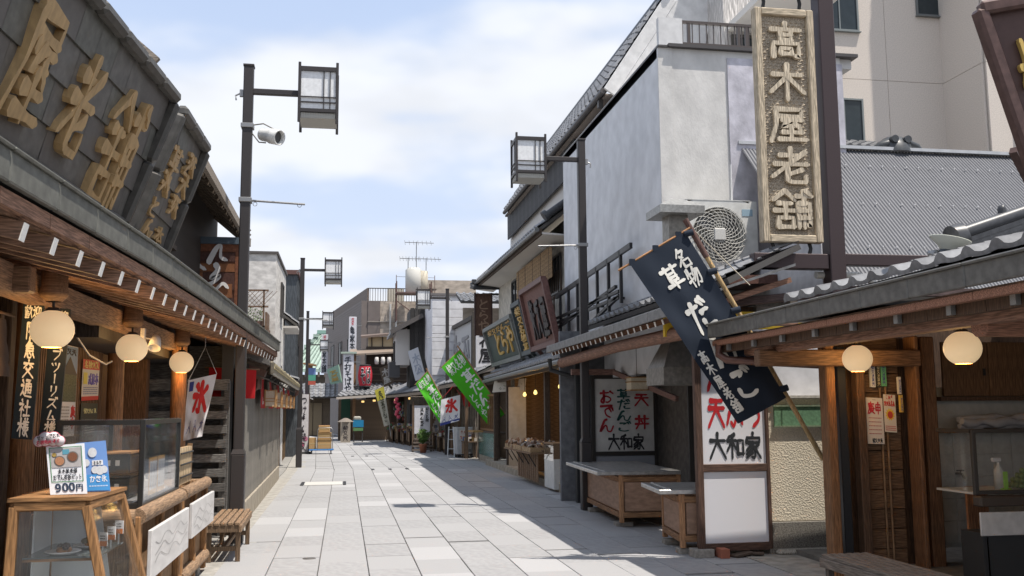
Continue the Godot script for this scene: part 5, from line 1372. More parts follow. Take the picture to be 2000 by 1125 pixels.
	bench(V(4.05, 0, -6.75), 0.0, 1.6, "weathered grey slatted bench at the right shop corner", 0.42, 0.42, Color(0.17, 0.14, 0.115), 6)
	# leaning name board above the eave, at the picture's edge
	var s := thing("brown_name_board", "leaning brown framed name board with golden characters, top right", "sign")
	var a := V(4.46, 4.43, -6.0)
	var b := V(4.87, 3.04, -6.0)
	var fr := M("frameb", Color(0.10, 0.06, 0.052), "stain", V(2, 2, 2), 0.4, 0.3)
	var d := V(0.97, 0.17, 0.17).normalized() * 1.5
	f = qm(a, a + d, b + d, b)
	part(s, "panel", MB.new().slab(f.call(0, 0, 0), f.call(1, 0, 0), f.call(1, 1, 0), f.call(0, 1, 0), 0.05), M("panelb", Color(0.085, 0.05, 0.044), "blotch", V(2, 2, 2), 0.5, 0.2))
	part(s, "frame_bar", MB.new().bar(f.call(0, 0, 0.02), f.call(0, 1, 0.02), 0.1, 0.1, Vector3.UP, 0.02), fr)
	part(s, "frame_bar", MB.new().bar(f.call(0, 0, 0.02), f.call(1, 0, 0.02), 0.1, 0.1, Vector3.UP, 0.02), fr)
	part(s, "frame_bar", MB.new().bar(f.call(0, 1, 0.02), f.call(1, 1, 0.02), 0.1, 0.1, Vector3.UP, 0.02), fr)
	write(s, "湯屋", f, [0.07, 0.19, 0.33, 0.43], M("goldleaf", Color(0.66, 0.46, 0.14), "", Vector3.ONE, 0.35, 0.2), false, 1.6, 0.04, 0.5, true)
	br(s, "prop", V(4.9, 3.5, -6.3), V(5.4, 3.05, -6.6), 0.06, 0.06, fr)

func sign_pole():
	var o := thing("sign_pole", "tall dark brown steel sign post with cross beams behind the right roof", "post")
	var st := M("signsteel", Color(0.062, 0.045, 0.046), "fine", V(3, 3, 3), 0.4, 0.3)
	bx(o, "post", V(5.745, 3.8, -10.6), V(0.20, 7.6, 0.20), st, 0.01)
	bx(o, "beam", V(5.17, 3.317, -10.6), V(0.94, 0.18, 0.15), st, 0.008)
	bx(o, "beam", V(6.41, 3.35, -10.6), V(1.13, 0.14, 0.13), st, 0.008)
	bx(o, "top_beam", V(5.24, 6.71, -10.6), V(0.81, 0.15, 0.15), st, 0.008)
	var s := thing("carved_wood_sign", "tall carved pale wood sign hanging on the brown post", "sign")
	var wdx := Color(0.46, 0.385, 0.28)
	var wood_s := M("signwood", wdx, "grain", V(7, 0.5, 7), 0.75)
	var wood_in := M("signin", Color(0.36, 0.305, 0.235), "grain", V(5, 9, 5), 0.8, 0.0, "relief", 1.4)
	var c := V(5.20, 4.98, -10.6)
	var w := 0.763
	var h := 2.883
	bx(s, "panel", c, V(w - 0.1, h - 0.1, 0.06), wood_in)
	# chisel marks
	var g := rng(12)
	var chm := MB.new()
	for j in 66:
		for i in 9:
			var cx := c.x - 0.276 + i * 0.069 + (0.03 if j % 2 else 0.0)
			var cy := c.y - 1.30 + j * 0.0397
			var e := g.randf_range(0.022, 0.03)
			var p0 := V(cx - e, cy, -10.568)
			var p1 := V(cx + e, cy + 0.003, -10.568)
			var top := V(cx, cy + 0.016, -10.568)
			chm.tri(p0, V(cx, cy + 0.002, -10.555), p1)
			chm.tri(p0, top, V(cx, cy + 0.002, -10.555)); chm.tri(top, p1, V(cx, cy + 0.002, -10.555))
	part(s, "chisel_marks", chm, M("chisel", Color(0.42, 0.355, 0.27), "grain", V(7, 0.5, 7), 0.8)).set_meta("kind", "stuff")
	for q in [-1, 1]:
		part(s, "frame_stile", MB.new().box(c + V(q * (w / 2 - 0.045), 0, 0.025), V(0.09, h, 0.12), Basis.IDENTITY, 0.012), wood_s)
		part(s, "frame_rail", MB.new().box(c + V(0, q * (h / 2 - 0.045), 0.027), V(w - 0.18, 0.09, 0.116), Basis.IDENTITY, 0.012), M("signwoodx", wdx, "grain", V(0.5, 7, 7), 0.75))
	var f := board(c + V(0, 0, 0.035), w - 0.2, h - 0.2, Vector3.RIGHT)
	write(s, "髙木屋老舗", f, [0.10, 0.015, 0.92, 0.985], M("signletter", Color(0.52, 0.445, 0.335), "grain", V(7, 0.6, 7), 0.7), true, 1.25, 0.045, 0.4, true, 0.16)
	for x in [4.96, 5.43]:
		for q in [[3.41, 3.55], [6.41, 6.64]]:
			part(s, "chain", MB.new().tube([V(x, q[0], -10.6), V(x + 0.02, (q[0] + q[1]) / 2, -10.6), V(x, q[1], -10.6)], 0.022, 6), paint(0.03, 0.03, 0.03))

func navy_banner():
	var o := thing("navy_banner", "large navy cloth banner with white characters on a slanting bamboo pole", "banner")
	var navy := M("navycloth", Color(0.013, 0.020, 0.034), "fine", V(14, 14, 14), 0.9)
	navy.rim_enabled = true; navy.rim = 0.3
	var z := -9.8
	var tl := V(2.97, 3.12, z)
	var tr := V(3.60, 3.49, z)
	var br_ := V(4.62, 1.71, z + 0.1)
	var bl := V(4.09, 1.44, z + 0.1)
	var f := qm(tl, tr, br_, bl, 0.03, 0.8, 1.2)
	part(o, "cloth", MB.new().sheet(f, 26, 60), navy)
	var wh := paint(0.72, 0.70, 0.64)
	write(o, "名物", f, [0.64, 0.05, 0.85, 0.28], wh, true, 1.4, 0.008, 0.6, true)
	write(o, "草", f, [0.29, 0.085, 0.60, 0.24], wh, true, 1.6, 0.008, 0.6, true)
	write(o, "だんご", f, [0.31, 0.31, 0.67, 0.93], wh, true, 2.2, 0.008, 0.6, true, 0.18)
	write(o, "髙木屋老舗", f, [0.08, 0.57, 0.22, 0.95], wh, true, 1.9, 0.008, 0.5, true)
	var bam := M("bambooy", Color(0.42, 0.29, 0.14), "grain", V(9, 0.8, 9), 0.5)
	var p0 := V(3.62, 3.64, z - 0.06)
	var p1 := V(5.04, 1.05, z + 0.06)
	var pts := []
	var rr := []
	for k in 13:
		pts.append(p0.lerp(p1, 0.12 + k / 12.0 * 0.88)); rr.append(0.027 if k % 2 else 0.024)
	part(o, "bamboo_pole", MB.new().tube(pts, rr, 10), bam)
	part(o, "pole_sleeve", MB.new().tube([p0, p0.lerp(p1, 0.16)], 0.032, 10), wood("sleeve", Color(0.11, 0.06, 0.05), 1))
	part(o, "top_rod", MB.new().tube([tl + V(-0.12, -0.06, -0.02), tr + V(0.06, 0.05, -0.02)], 0.012, 8), wood("toprod", Color(0.36, 0.18, 0.08), 0))
	for k in 5:
		var c: Vector3 = f.call(1.0, 0.02 + k * 0.235, 0.0)
		part(o, "cloth_loop", MB.new().tube([c + V(-0.03, 0.01, 0), c + V(0.06, 0.035, 0.02)], 0.035, 8), navy)
	for k in 3: part(o, "cloth_loop", MB.new().box(f.call(0.05 + k * 0.42, -0.005, -0.01), V(0.06, 0.07, 0.03)), navy)
	part(o, "cord", MB.new().tube([V(3.68, 3.56, z - 0.06), V(4.4, 2.95, -10.0)], 0.006, 5), paint(0.55, 0.5, 0.4))

func stucco_and_panel():
	var o := thing("stucco_wall", "cream rough stucco wall with dark pebble base behind the banner pole", "wall")
	var st := M("stucco", Color(0.66, 0.585, 0.455), "fine", V(1.6, 1.6, 1.6), 0.92, 0.0, "relief", 1.5)
	bx(o, "wall", V(5.25, 1.03, -10.45), V(1.2, 1.36, 0.3), st, 0.01)
	bx(o, "cap", V(5.25, 1.725, -10.44), V(1.24, 0.03, 0.36), M("stcap", Color(0.5, 0.47, 0.41), "stain", V(3, 3, 3), 0.85))
	bx(o, "pebble_base", V(5.25, 0.175, -10.44), V(1.22, 0.35, 0.34), M("pebble", Color(0.20, 0.185, 0.16), "fade", V(6, 6, 6), 0.9, 0.0, "relief", 2.0), 0.006)
	bx(o, "upper_wall", V(5.35, 2.12, -10.62), V(1.4, 0.78, 0.1), M("upw", Color(0.58, 0.58, 0.60), "blotch", V(1, 1, 1), 0.7))
	part(o, "plaster_crumbs", MB.new().bar(V(4.7, 0.03, -10.24), V(5.7, 0.03, -10.22), 0.14, 0.07, Vector3.UP, 0.03), M("crumb", Color(0.38, 0.36, 0.32), "fade", V(7, 7, 7), 0.95, 0.0, "rough", 1.0))
	var g := thing("green_plaque", "green copper street plaque with raised characters on the stucco wall", "plaque")
	bx(g, "plate", V(5.08, 1.51, -10.285), V(0.66, 0.24, 0.025), M("verdigris", Color(0.16, 0.29, 0.17), "stain", V(4, 4, 4), 0.5, 0.2), 0.004)
	for y in [1.395, 1.625]: bx(g, "frame_bar", V(5.08, y, -10.272), V(0.68, 0.02, 0.02), M("verdigrisb", Color(0.25, 0.30, 0.2), "stain", V(4, 4, 4), 0.45, 0.3))
	write(g, "髙木屋通", board(V(5.12, 1.51, -10.272), 0.56, 0.15, Vector3.RIGHT), [0, 0, 1, 1], paint(0.05, 0.075, 0.055), false, 1.5, 0.005, 0.5, true)
	var p := thing("white_sign_panel", "tall white sign panel with red and black brush characters in a brown frame", "sign")
	var fr := wood("panelframe", Color(0.10, 0.058, 0.042), 1)
	var frx := wood("panelframe", Color(0.10, 0.058, 0.042), 0)
	var wh := M("panelwhite", Color(0.70, 0.70, 0.73), "", V(1, 1, 1), 0.4)
	var z := -10.3
	bx(p, "upper_sheet", V(4.26, 1.70, z), V(0.76, 1.42, 0.03), wh)
	bx(p, "lower_sheet", V(4.26, 0.52, z), V(0.76, 0.78, 0.03), wh)
	for x in [3.86, 4.655]: bx(p, "frame_stile", V(x, 1.25, z), V(0.075 if x < 4 else 0.04, 2.36, 0.08), fr, 0.006)
	for y in [0.95, 0.1, 2.42]: bx(p, "frame_rail", V(4.26, y, z + 0.005), V(0.76, 0.085, 0.06), frx, 0.006)
	var f := qm(V(3.92, 2.36, z + 0.016), V(4.62, 2.36, z + 0.016), V(4.62, 1.0, z + 0.016), V(3.92, 1.0, z + 0.016))
	var red := paint(0.50, 0.022, 0.028)
	write(p, "天", f, [0.08, 0.0, 0.4, 0.42], red, true, 2.4, 0.002, 0.5, true)
	write(p, "天ぷら", f, [0.06, 0.46, 0.98, 0.70], red, false, 2.6, 0.002, 0.5, true)
	write(p, "大和家", f, [0.07, 0.76, 0.96, 0.955], paint(0.025, 0.028, 0.032), false, 2.3, 0.002, 0.6, true)
	bx(p, "foot_block", V(3.86, 0.045, z), V(0.22, 0.09, 0.2), M("block", Color(0.30, 0.28, 0.25), "stain", V(3, 3, 3), 0.9), 0.006)
	var b := thing("brick", "red brick lying under the white sign panel", "brick", V(4.06, 0.0, -10.22))
	part(b, "brick", MB.new().box(V(0, 0.05, 0), V(0.10, 0.10, 0.21), Basis.IDENTITY, 0.004), M("brickr", Color(0.33, 0.12, 0.075), "fine", V(9, 9, 9), 0.9))
	for k in 2:
		var t := thing("broken_tile", ["longer broken dark tile lying under the white sign panel", "shorter broken dark tile lying beside the stucco base"][k], "tile", V(4.28 + k * 0.2, 0.02, -10.2 - k * 0.06), 0.3 + k)
		part(t, "shard", MB.new().box(V(0, 0.01, 0), V(0.24, 0.025, 0.12), Basis(Vector3.BACK, 0.12 - k * 0.2), 0.003), paint(0.09, 0.065, 0.05))
	var y := thing("yellow_fascia", "bright yellow awning band behind the banner pole", "awning")
	bx(y, "band", V(4.6, 2.58, -10.75), V(1.9, 0.3, 0.06), M("yellow", Color(0.66, 0.44, 0.03), "blotch", V(1, 1, 1), 0.6))
	part(y, "top_gutter", MB.new().bar(V(4.2, 2.80, -10.72), V(6.2, 3.02, -10.72), 0.1, 0.10, Vector3.UP, 0.01), wood("gutterd", Color(0.10, 0.07, 0.065), 0))

func counter_box(label: String, at: Vector3, turn: float, w: float, l: float, h: float, over: float):
	var o := thing("stall_counter", label, "counter", at, turn, "wood panelled stall counters")
	var tan_ := wood("ply", Color(0.36, 0.21, 0.135), 2)
	var fr := wood("plyframe", Color(0.38, 0.205, 0.105), 1)
	var st := M("countersteel", Color(0.48, 0.47, 0.45), "stain", V(1.5, 1.5, 1.5), 0.35, 0.7)
	bx(o, "body", V(w / 2, h / 2 + 0.06, -l / 2), V(w - 0.05, h - 0.16, l - 0.05), tan_)
	for s in [0, 1]:
		bx(o, "corner_post", V(0.0 + 0.025, h / 2 + 0.03, -s * l), V(0.06, h - 0.08, 0.06), fr, 0.006)
		bx(o, "corner_post", V(w - 0.025, h / 2 + 0.03, -s * l), V(0.06, h - 0.08, 0.06), fr, 0.006)
	for y in [0.17, h - 0.10]:
		bx(o, "panel_rail", V(0.008, y, -l / 2), V(0.045, 0.07, l - 0.06), wood("plyframe", Color(0.26, 0.14, 0.07), 2), 0.006)
		bx(o, "panel_rail", V(w / 2, y, 0.008), V(w - 0.07, 0.07, 0.045), wood("plyframe", Color(0.26, 0.14, 0.07), 0), 0.006)
	bx(o, "front_panel", V(0.012, h / 2 + 0.04, -l / 2), V(0.02, h - 0.36, l - 0.12), M("plyface", Color(0.33, 0.205, 0.14), "stain", V(1.0, 2.6, 0.6), 0.55), 0.006)
	bx(o, "end_panel", V(w / 2, h / 2 + 0.04, 0.012), V(w - 0.14, h - 0.36, 0.02), M("plyface", Color(0.33, 0.205, 0.14)), 0.006)
	bx(o, "steel_top", V((w - over) / 2, h - 0.015, -l / 2), V(w + over, 0.05, l + 0.16), st, 0.006)
	bx(o, "top_channel", V(-over + 0.12, h + 0.016, -l / 2), V(0.03, 0.012, l), st)
	for s in [0.1, 0.9]:
		bx(o, "foot_block", V(0.1, 0.03, -s * l), V(0.24, 0.06, 0.18), M("block", Color.WHITE), 0.006)
	return o

func stall():
	var o := thing("open_food_stall", "open food stall with metal eave and white rafter ends on the right", "stall")
	var zinc := M("zincs", Color(0.20, 0.20, 0.20), "stain", V(1.3, 1.3, 1.3), 0.45, 0.4)
	var wht := paint(0.74, 0.73, 0.70)
	var rd := wood("stallraft", Color(0.24, 0.13, 0.085), 0)
	var ea := V(3.50, 2.60, -10.1)
	var eb := V(3.58, 2.60, -17.0)
	for k in 9:
		var a := ea.lerp(eb, k / 9.0)
		var b := ea.lerp(eb, (k + 0.99) / 9.0)
		part(o, "fascia_plate", MB.new().bar(a + V(0, 0.07, 0), b + V(0, 0.07, 0), 0.035, 0.12, Vector3.UP, 0.006), zinc)
		part(o, "roof_sheet", MB.new().hexa2(a + V(0, 0.13, 0), b + V(0, 0.13, 0), V(5.0, 3.22, b.z), V(5.0, 3.22, a.z), 0.03), zinc)
	for k in 24:
		var c := ea.lerp(eb, (k + 0.5) / 24.0)
		var rf := br(o, "rafter", c + V(0.06, -0.02, 0), V(5.0, 3.05, c.z), 0.045, 0.06, rd)
		bx(rf, "end_cap", c + V(0.06, -0.02, 0), V(0.006, 0.062, 0.047), wht, 0, Basis(Vector3.BACK, 0.3))
	part(o, "log_beam", MB.new().tube([V(3.75, 2.45, -10.2), V(3.76, 2.47, -13), V(3.78, 2.42, -16.7)], [0.085, 0.08, 0.09], 12), wood("logb", Color(0.22, 0.115, 0.075), 2))
	part(o, "rail_beam", MB.new().bar(V(3.85, 2.24, -16.3), V(5.6, 2.24, -16.3), 0.08, 0.1), wood("railb", Color(0.24, 0.14, 0.115), 0))
	part(o, "brace", MB.new().bar(V(4.5, 2.22, -15.9), V(5.0, 1.75, -14.2), 0.06, 0.08), wood("railb", Color(0.24, 0.14, 0.115), 0))
	bx(o, "post", V(4.05, 1.2, -16.6), V(0.14, 2.5, 0.14), paint(0.03, 0.032, 0.034, 0.4), 0.01)
	part(o, "downpipe", MB.new().tube([V(3.6, 2.5, -16.9), V(3.62, 2.3, -16.9), V(3.9, 2.2, -16.75), V(4.0, 2.18, -16.7)], 0.04, 8), paint(0.03, 0.03, 0.03))
	bx(o, "back_wall", V(4.9, 1.5, -17.0), V(2.2, 3.0, 0.1), M("stallback", Color(0.16, 0.165, 0.175), "stain", V(1, 1, 1), 0.8))
	bx(o, "inner_wall", V(5.6, 1.5, -14.2), V(0.1, 3.0, 5.6), M("stallin2", Color(0.17, 0.15, 0.13), "stain", V(1, 1, 1), 0.8))
	bx(o, "side_wall", V(5.2, 1.4, -10.8), V(0.8, 2.8, 0.1), M("stallin2", Color(0.17, 0.15, 0.13)))
	for k in 5: bx(o, "shutter_board", V(4.65 + k * 0.115, 1.15, -12.4), V(0.11, 2.0, 0.03), wood("shut", Color(0.23, 0.19, 0.165), 1), 0.004)
	bx(o, "shutter_back", V(5.0, 1.2, -12.5), V(0.9, 2.4, 0.04), paint(0.04, 0.036, 0.033))
	bx(o, "roof_end", V(4.3, 2.55, -10.2), V(1.4, 0.05, 0.2), rd)
	tile_roof(o, V(4.3, 3.08, -10.4), V(4.3, 3.08, -17.0), V(5.2, 3.5, -10.4), V(5.2, 3.5, -17.0), 24, 4)
	var s := thing("menu_board", "white menu board with red and green brush characters inside the stall", "sign")
	var z := -16.45
	bx(s, "sheet", V(4.82, 1.50, z), V(1.06, 1.26, 0.03), M("menuwhite", Color(0.62, 0.62, 0.60), "blotch", V(1, 1, 1), 0.6))
	var dk := paint(0.04, 0.035, 0.032)
	for x in [4.26, 5.38]: bx(s, "frame_stile", V(x, 1.4, z + 0.01), V(0.06, 1.56, 0.06), dk)
	for y in [0.84, 2.16]: bx(s, "frame_rail", V(4.82, y, z + 0.01), V(1.06, 0.07, 0.055), dk)
	bx(s, "lower_sheet", V(4.82, 0.66, z), V(1.06, 0.28, 0.03), paint(0.3, 0.32, 0.36))
	var f := qm(V(4.30, 2.12, z + 0.02), V(5.34, 2.12, z + 0.02), V(5.34, 0.88, z + 0.02), V(4.30, 0.88, z + 0.02))
	write(s, "おでん", f, [0.08, 0.14, 0.30, 0.74], paint(0.36, 0.025, 0.035), true, 2.1, 0.002, 0.6, true)
	write(s, "草だんご", f, [0.38, 0.12, 0.60, 0.74], paint(0.025, 0.09, 0.085), true, 2.0, 0.002, 0.6, true)
	write(s, "天丼", f, [0.68, 0.12, 0.92, 0.76], paint(0.40, 0.025, 0.035), true, 2.2, 0.002, 0.6, true, 0.45)
	write(s, "大和家", f, [0.20, 0.77, 0.84, 0.97], paint(0.03, 0.03, 0.035), false, 2.2, 0.002, 0.6, true)
	var d := thing("cooker_hood", "grey sheet metal cooker hood hanging inside the stall", "hood")
	var hm := M("hood", Color(0.25, 0.235, 0.21), "stain", V(2, 2, 2), 0.45, 0.5)
	var h := MB.new()
	h.hexa([V(3.92, 1.9, -12.3), V(4.5, 1.9, -12.3), V(4.5, 1.9, -11.6), V(3.92, 1.9, -11.6), V(3.92, 2.12, -12.3), V(4.5, 2.12, -12.3), V(4.5, 2.12, -11.6), V(3.92, 2.12, -11.6)])
	h.hexa([V(3.93, 2.12, -12.29), V(4.49, 2.12, -12.29), V(4.49, 2.12, -11.61), V(3.93, 2.12, -11.61), V(4.1, 2.5, -12.1), V(4.4, 2.5, -12.1), V(4.4, 2.5, -11.8), V(4.1, 2.5, -11.8)])
	part(d, "hood", h, hm)
	bx(d, "flue", V(4.25, 3.3, -11.95), V(0.26, 1.66, 0.26), hm)
	var cap := MB.new()
	cap.hexa([V(3.95, 4.10, -12.25), V(4.55, 4.10, -12.25), V(4.55, 4.10, -11.65), V(3.95, 4.10, -11.65), V(3.95, 4.2, -12.25), V(4.55, 4.2, -12.25), V(4.55, 4.2, -11.65), V(3.95, 4.2, -11.65)])
	cap.hexa([V(3.95, 4.2, -12.25), V(4.55, 4.2, -12.25), V(4.55, 4.2, -11.65), V(3.95, 4.2, -11.65), V(4.2, 4.34, -12.0), V(4.3, 4.34, -12.0), V(4.3, 4.34, -11.9), V(4.2, 4.34, -11.9)])
	part(d, "flue_cap", cap, M("flue", Color(0.33, 0.33, 0.32), "stain", V(3, 3, 3), 0.45, 0.5))
	var l := thing("hanging_paper_lamp", "wood framed paper lamp hanging in the stall", "lamp", V(4.62, 2.0, -15.0))
	bx(l, "paper", V(0, 0, 0), V(0.27, 0.19, 0.27), M("paper", Color.WHITE))
	for y in [-0.1, 0.1, 0.03]:
		for q in [-1, 1]:
			bx(l, "frame_bar", V(0, y, q * 0.14), V(0.3, 0.016, 0.016), wood("lanternw", Color.WHITE, 0))
			bx(l, "frame_bar", V(q * 0.14, y, 0), V(0.016, 0.016, 0.264), wood("lanternw", Color.WHITE, 2))
	br(l, "cord", V(0, 0.1, 0), V(0, 0.62, 0), 0.01, 0.01, paint(0.02, 0.02, 0.02))
	counter_box("steel topped wooden stall counter beside the menu board", V(3.72, 0, -13.0), -0.06, 0.85, 2.4, 0.75, 0.32)
	counter_box("lower steel topped stall counter beside the white sign panel", V(3.70, 0, -10.52), -0.12, 0.6, 0.95, 0.70, 0.24)

func corrugated():
	var o := thing("corrugated_roof_house", "house with grey corrugated metal roof behind the sign post", "house")
	var m := M("corr", Color(0.135, 0.138, 0.15), "blotch", V(0.7, 0.7, 0.7), 0.6, 0.1)
	var a := V(5.9, 5.58, -13.6)
	var e := V(5.9, 3.05, -11.0)
	# sheets of ribbed metal
	for s in 9:
		var mb := MB.new()
		mb.smooth(false)
		for k in 16:
			var x0 := s * 0.88 + k * 0.055
			var ups := V(0, 0.011, 0.01)
			var p := [a + V(x0, 0, 0), a + V(x0 + 0.014, 0, 0) + ups, a + V(x0 + 0.031, 0, 0) + ups, a + V(x0 + 0.045, 0, 0), a + V(x0 + 0.055, 0, 0)]
			for i in 4: mb.quad(p[i], p[i + 1], p[i + 1] + (e - a), p[i] + (e - a))
		part(o, "metal_sheet", mb, m)
	part(o, "ridge_cap", MB.new().bar(a + V(-0.05, 0.03, 0), a + V(8.0, 0.03, 0), 0.2, 0.05), M("ridgecap", Color(0.5, 0.51, 0.52), "blotch", V(1, 1, 1), 0.4, 0.3))
	var g := rng(6)
	var sc := MB.new()
	for k in 40:
		for j in 3: sc.box(a.lerp(e, 0.15 + j * 0.3) + V(k * 0.2 + 0.1, 0.03, 0.028), V(0.02, 0.02, 0.02))
	part(o, "roof_screws", sc, paint(0.6, 0.6, 0.6)).set_meta("kind", "stuff")
	bx(o, "wall", V(9.8, 2.0, -13.7), V(7.8, 4.2, 0.2), paint(0.45, 0.44, 0.42))
	bx(o, "side_wall", V(5.95, 1.9, -12.4), V(0.1, 3.8, 2.4), M("upw", Color.WHITE))
	part(o, "gutter", MB.new().bar(e + V(-0.1, -0.03, 0.06), e + V(7.9, -0.03, 0.06), 0.1, 0.1), wood("gutterd", Color.WHITE, 0))
	part(o, "white_pipe", MB.new().tube([V(5.55, 3.18, -10.7), V(6.1, 3.18, -10.7), V(6.28, 3.12, -10.7), V(6.35, 2.95, -10.7)], 0.045, 12), paint(0.62, 0.62, 0.58, 0.4))
	# onigawara tile on the ridge
	var t := thing("ridge_ornament", "dark carved ridge end tile on the roof line", "ornament", V(8.55, 5.58, -13.75))
	var dk := M("oni", Color(0.06, 0.065, 0.07), "stain", V(4, 4, 4), 0.4)
	part(t, "body", MB.new().lathe([Vector2(0.30, 0), Vector2(0.28, 0.12), Vector2(0.16, 0.26), Vector2(0.06, 0.30), Vector2(0, 0.30)], Vector3.ZERO, 14), dk)
	for s in [-1, 1]:
		part(t, "boss", MB.new().tube([V(s * 0.11, 0.19, 0.18), V(s * 0.11, 0.19, 0.27)], 0.06, 12), dk)
		part(t, "scroll", MB.new().tube([V(s * 0.18, 0.14, 0.15), V(s * 0.32, 0.10, 0.15), V(s * 0.42, 0.02, 0.13), V(s * 0.36, 0.0, 0.12)], [0.07, 0.06, 0.04, 0.03], 8), dk)
	# outdoor unit
	var ac := thing("air_conditioner", "large white air conditioner outdoor unit with round grille", "air conditioner", V(5.34, 3.58, -13.0))
	var wh := M("acwhite", Color(0.66, 0.66, 0.63), "blotch", V(1.2, 1.2, 1.2), 0.4)
	var cs := MB.new()
	for k in 40:
		var q := []
		for kk in [k, k + 1]:
			var ang: float = TAU * kk / 40.0 + TAU / 8
			var d := Vector2(cos(ang), sin(ang))
			var mm: float = minf(0.47 / maxf(absf(d.x), 1e-4), 0.5 / maxf(absf(d.y), 1e-4))
			q.append(V(-0.06 + d.x * mm, 0.5 + d.y * mm, 0.0)); q.append(V(-0.06 + d.x * 0.40, 0.5 + d.y * 0.40, 0.0))
		cs.quad(q[0], q[2], q[3], q[1])
		cs.quad(q[1], q[3], q[3] + V(0, 0, -0.3), q[1] + V(0, 0, -0.3))
	cs.box(V(0.47, 0.5, -0.2), V(0.12, 1.0, 0.4)); cs.box(V(-0.53, 0.5, -0.201), V(0.02, 1.0, 0.4))
	cs.box(V(-0.06, 1.005, -0.2), V(0.98, 0.01, 0.41)); cs.box(V(-0.06, -0.005, -0.2), V(0.98, 0.01, 0.41)); cs.box(V(-0.06, 0.5, -0.35), V(0.94, 0.99, 0.1))
	part(ac, "casing", cs, wh)
	var fan := MB.new()
	for k in 4:
		var a0 := TAU * k / 4
		for j in 5:
			var b0 := a0 + j * 0.22
			var b1 := b0 + 0.22
			fan.quad(V(-0.06 + 0.06 * cos(b0), 0.5 + 0.06 * sin(b0), -0.16 + j * 0.02), V(-0.06 + 0.37 * cos(b0), 0.5 + 0.37 * sin(b0), -0.18 + j * 0.03), V(-0.06 + 0.37 * cos(b1), 0.5 + 0.37 * sin(b1), -0.15 + j * 0.03), V(-0.06 + 0.06 * cos(b1), 0.5 + 0.06 * sin(b1), -0.14 + j * 0.02))
	part(ac, "fan_blades", fan, paint(0.12, 0.12, 0.125, 0.5))
	var gr := MB.new()
	for k in 24:
		var pts := []
		for j in 7:
			var q := j / 6.0
			var an := TAU * k / 24 + q * 0.9
			pts.append(V(-0.06 + (0.08 + 0.32 * q) * cos(an), 0.5 + (0.08 + 0.32 * q) * sin(an), 0.03))
		gr.tube(pts, 0.006, 4, false)
	for k in 8:
		var pts := []
		for j in 37: pts.append(V(-0.06 + (0.11 + k * 0.042) * cos(TAU * j / 36), 0.5 + (0.11 + k * 0.042) * sin(TAU * j / 36), 0.033))
		gr.tube(pts, 0.004, 4, false)
	part(ac, "grille", gr, paint(0.58, 0.57, 0.53, 0.4))
	bx(ac, "hub_plate", V(-0.06, 0.5, 0.036), V(0.17, 0.17, 0.02), paint(0.62, 0.61, 0.58, 0.4), 0.02)
	bx(ac, "label_plate", V(0.38, 0.83, 0.003), V(0.16, 0.1, 0.006), paint(0.3, 0.42, 0.5))
	for x in [-0.35, 0.35]: bx(ac, "foot", V(x, -0.06, -0.2), V(0.08, 0.12, 0.4), paint(0.3, 0.3, 0.29))
	var pf := thing("unit_platform", "small flat roof carrying the air conditioner unit", "platform")
	bx(pf, "deck", V(5.45, 3.40, -13.2), V(1.6, 0.12, 1.0), wood("gutterd", Color.WHITE, 0))
	bx(pf, "wall", V(5.6, 1.7, -13.55), V(1.2, 3.3, 0.1), paint(0.4, 0.4, 0.4))
	part(pf, "edge_beam", MB.new().bar(V(4.5, 3.32, -12.5), V(5.9, 3.38, -12.5), 0.06, 0.12), M("rusted", Color(0.14, 0.07, 0.055), "stain", V(3, 3, 3), 0.6))
	var an := thing("roof_aerial", "thin white aerial rod beside the grey building", "aerial")
	part(an, "rod", MB.new().tube([V(5.62, 4.55, -13.3), V(5.62, 5.2, -13.3)], 0.012, 6), paint(0.7, 0.7, 0.7))
	bx(an, "clamp", V(5.62, 4.57, -13.3), V(0.06, 0.05, 0.06), paint(0.4, 0.4, 0.4))

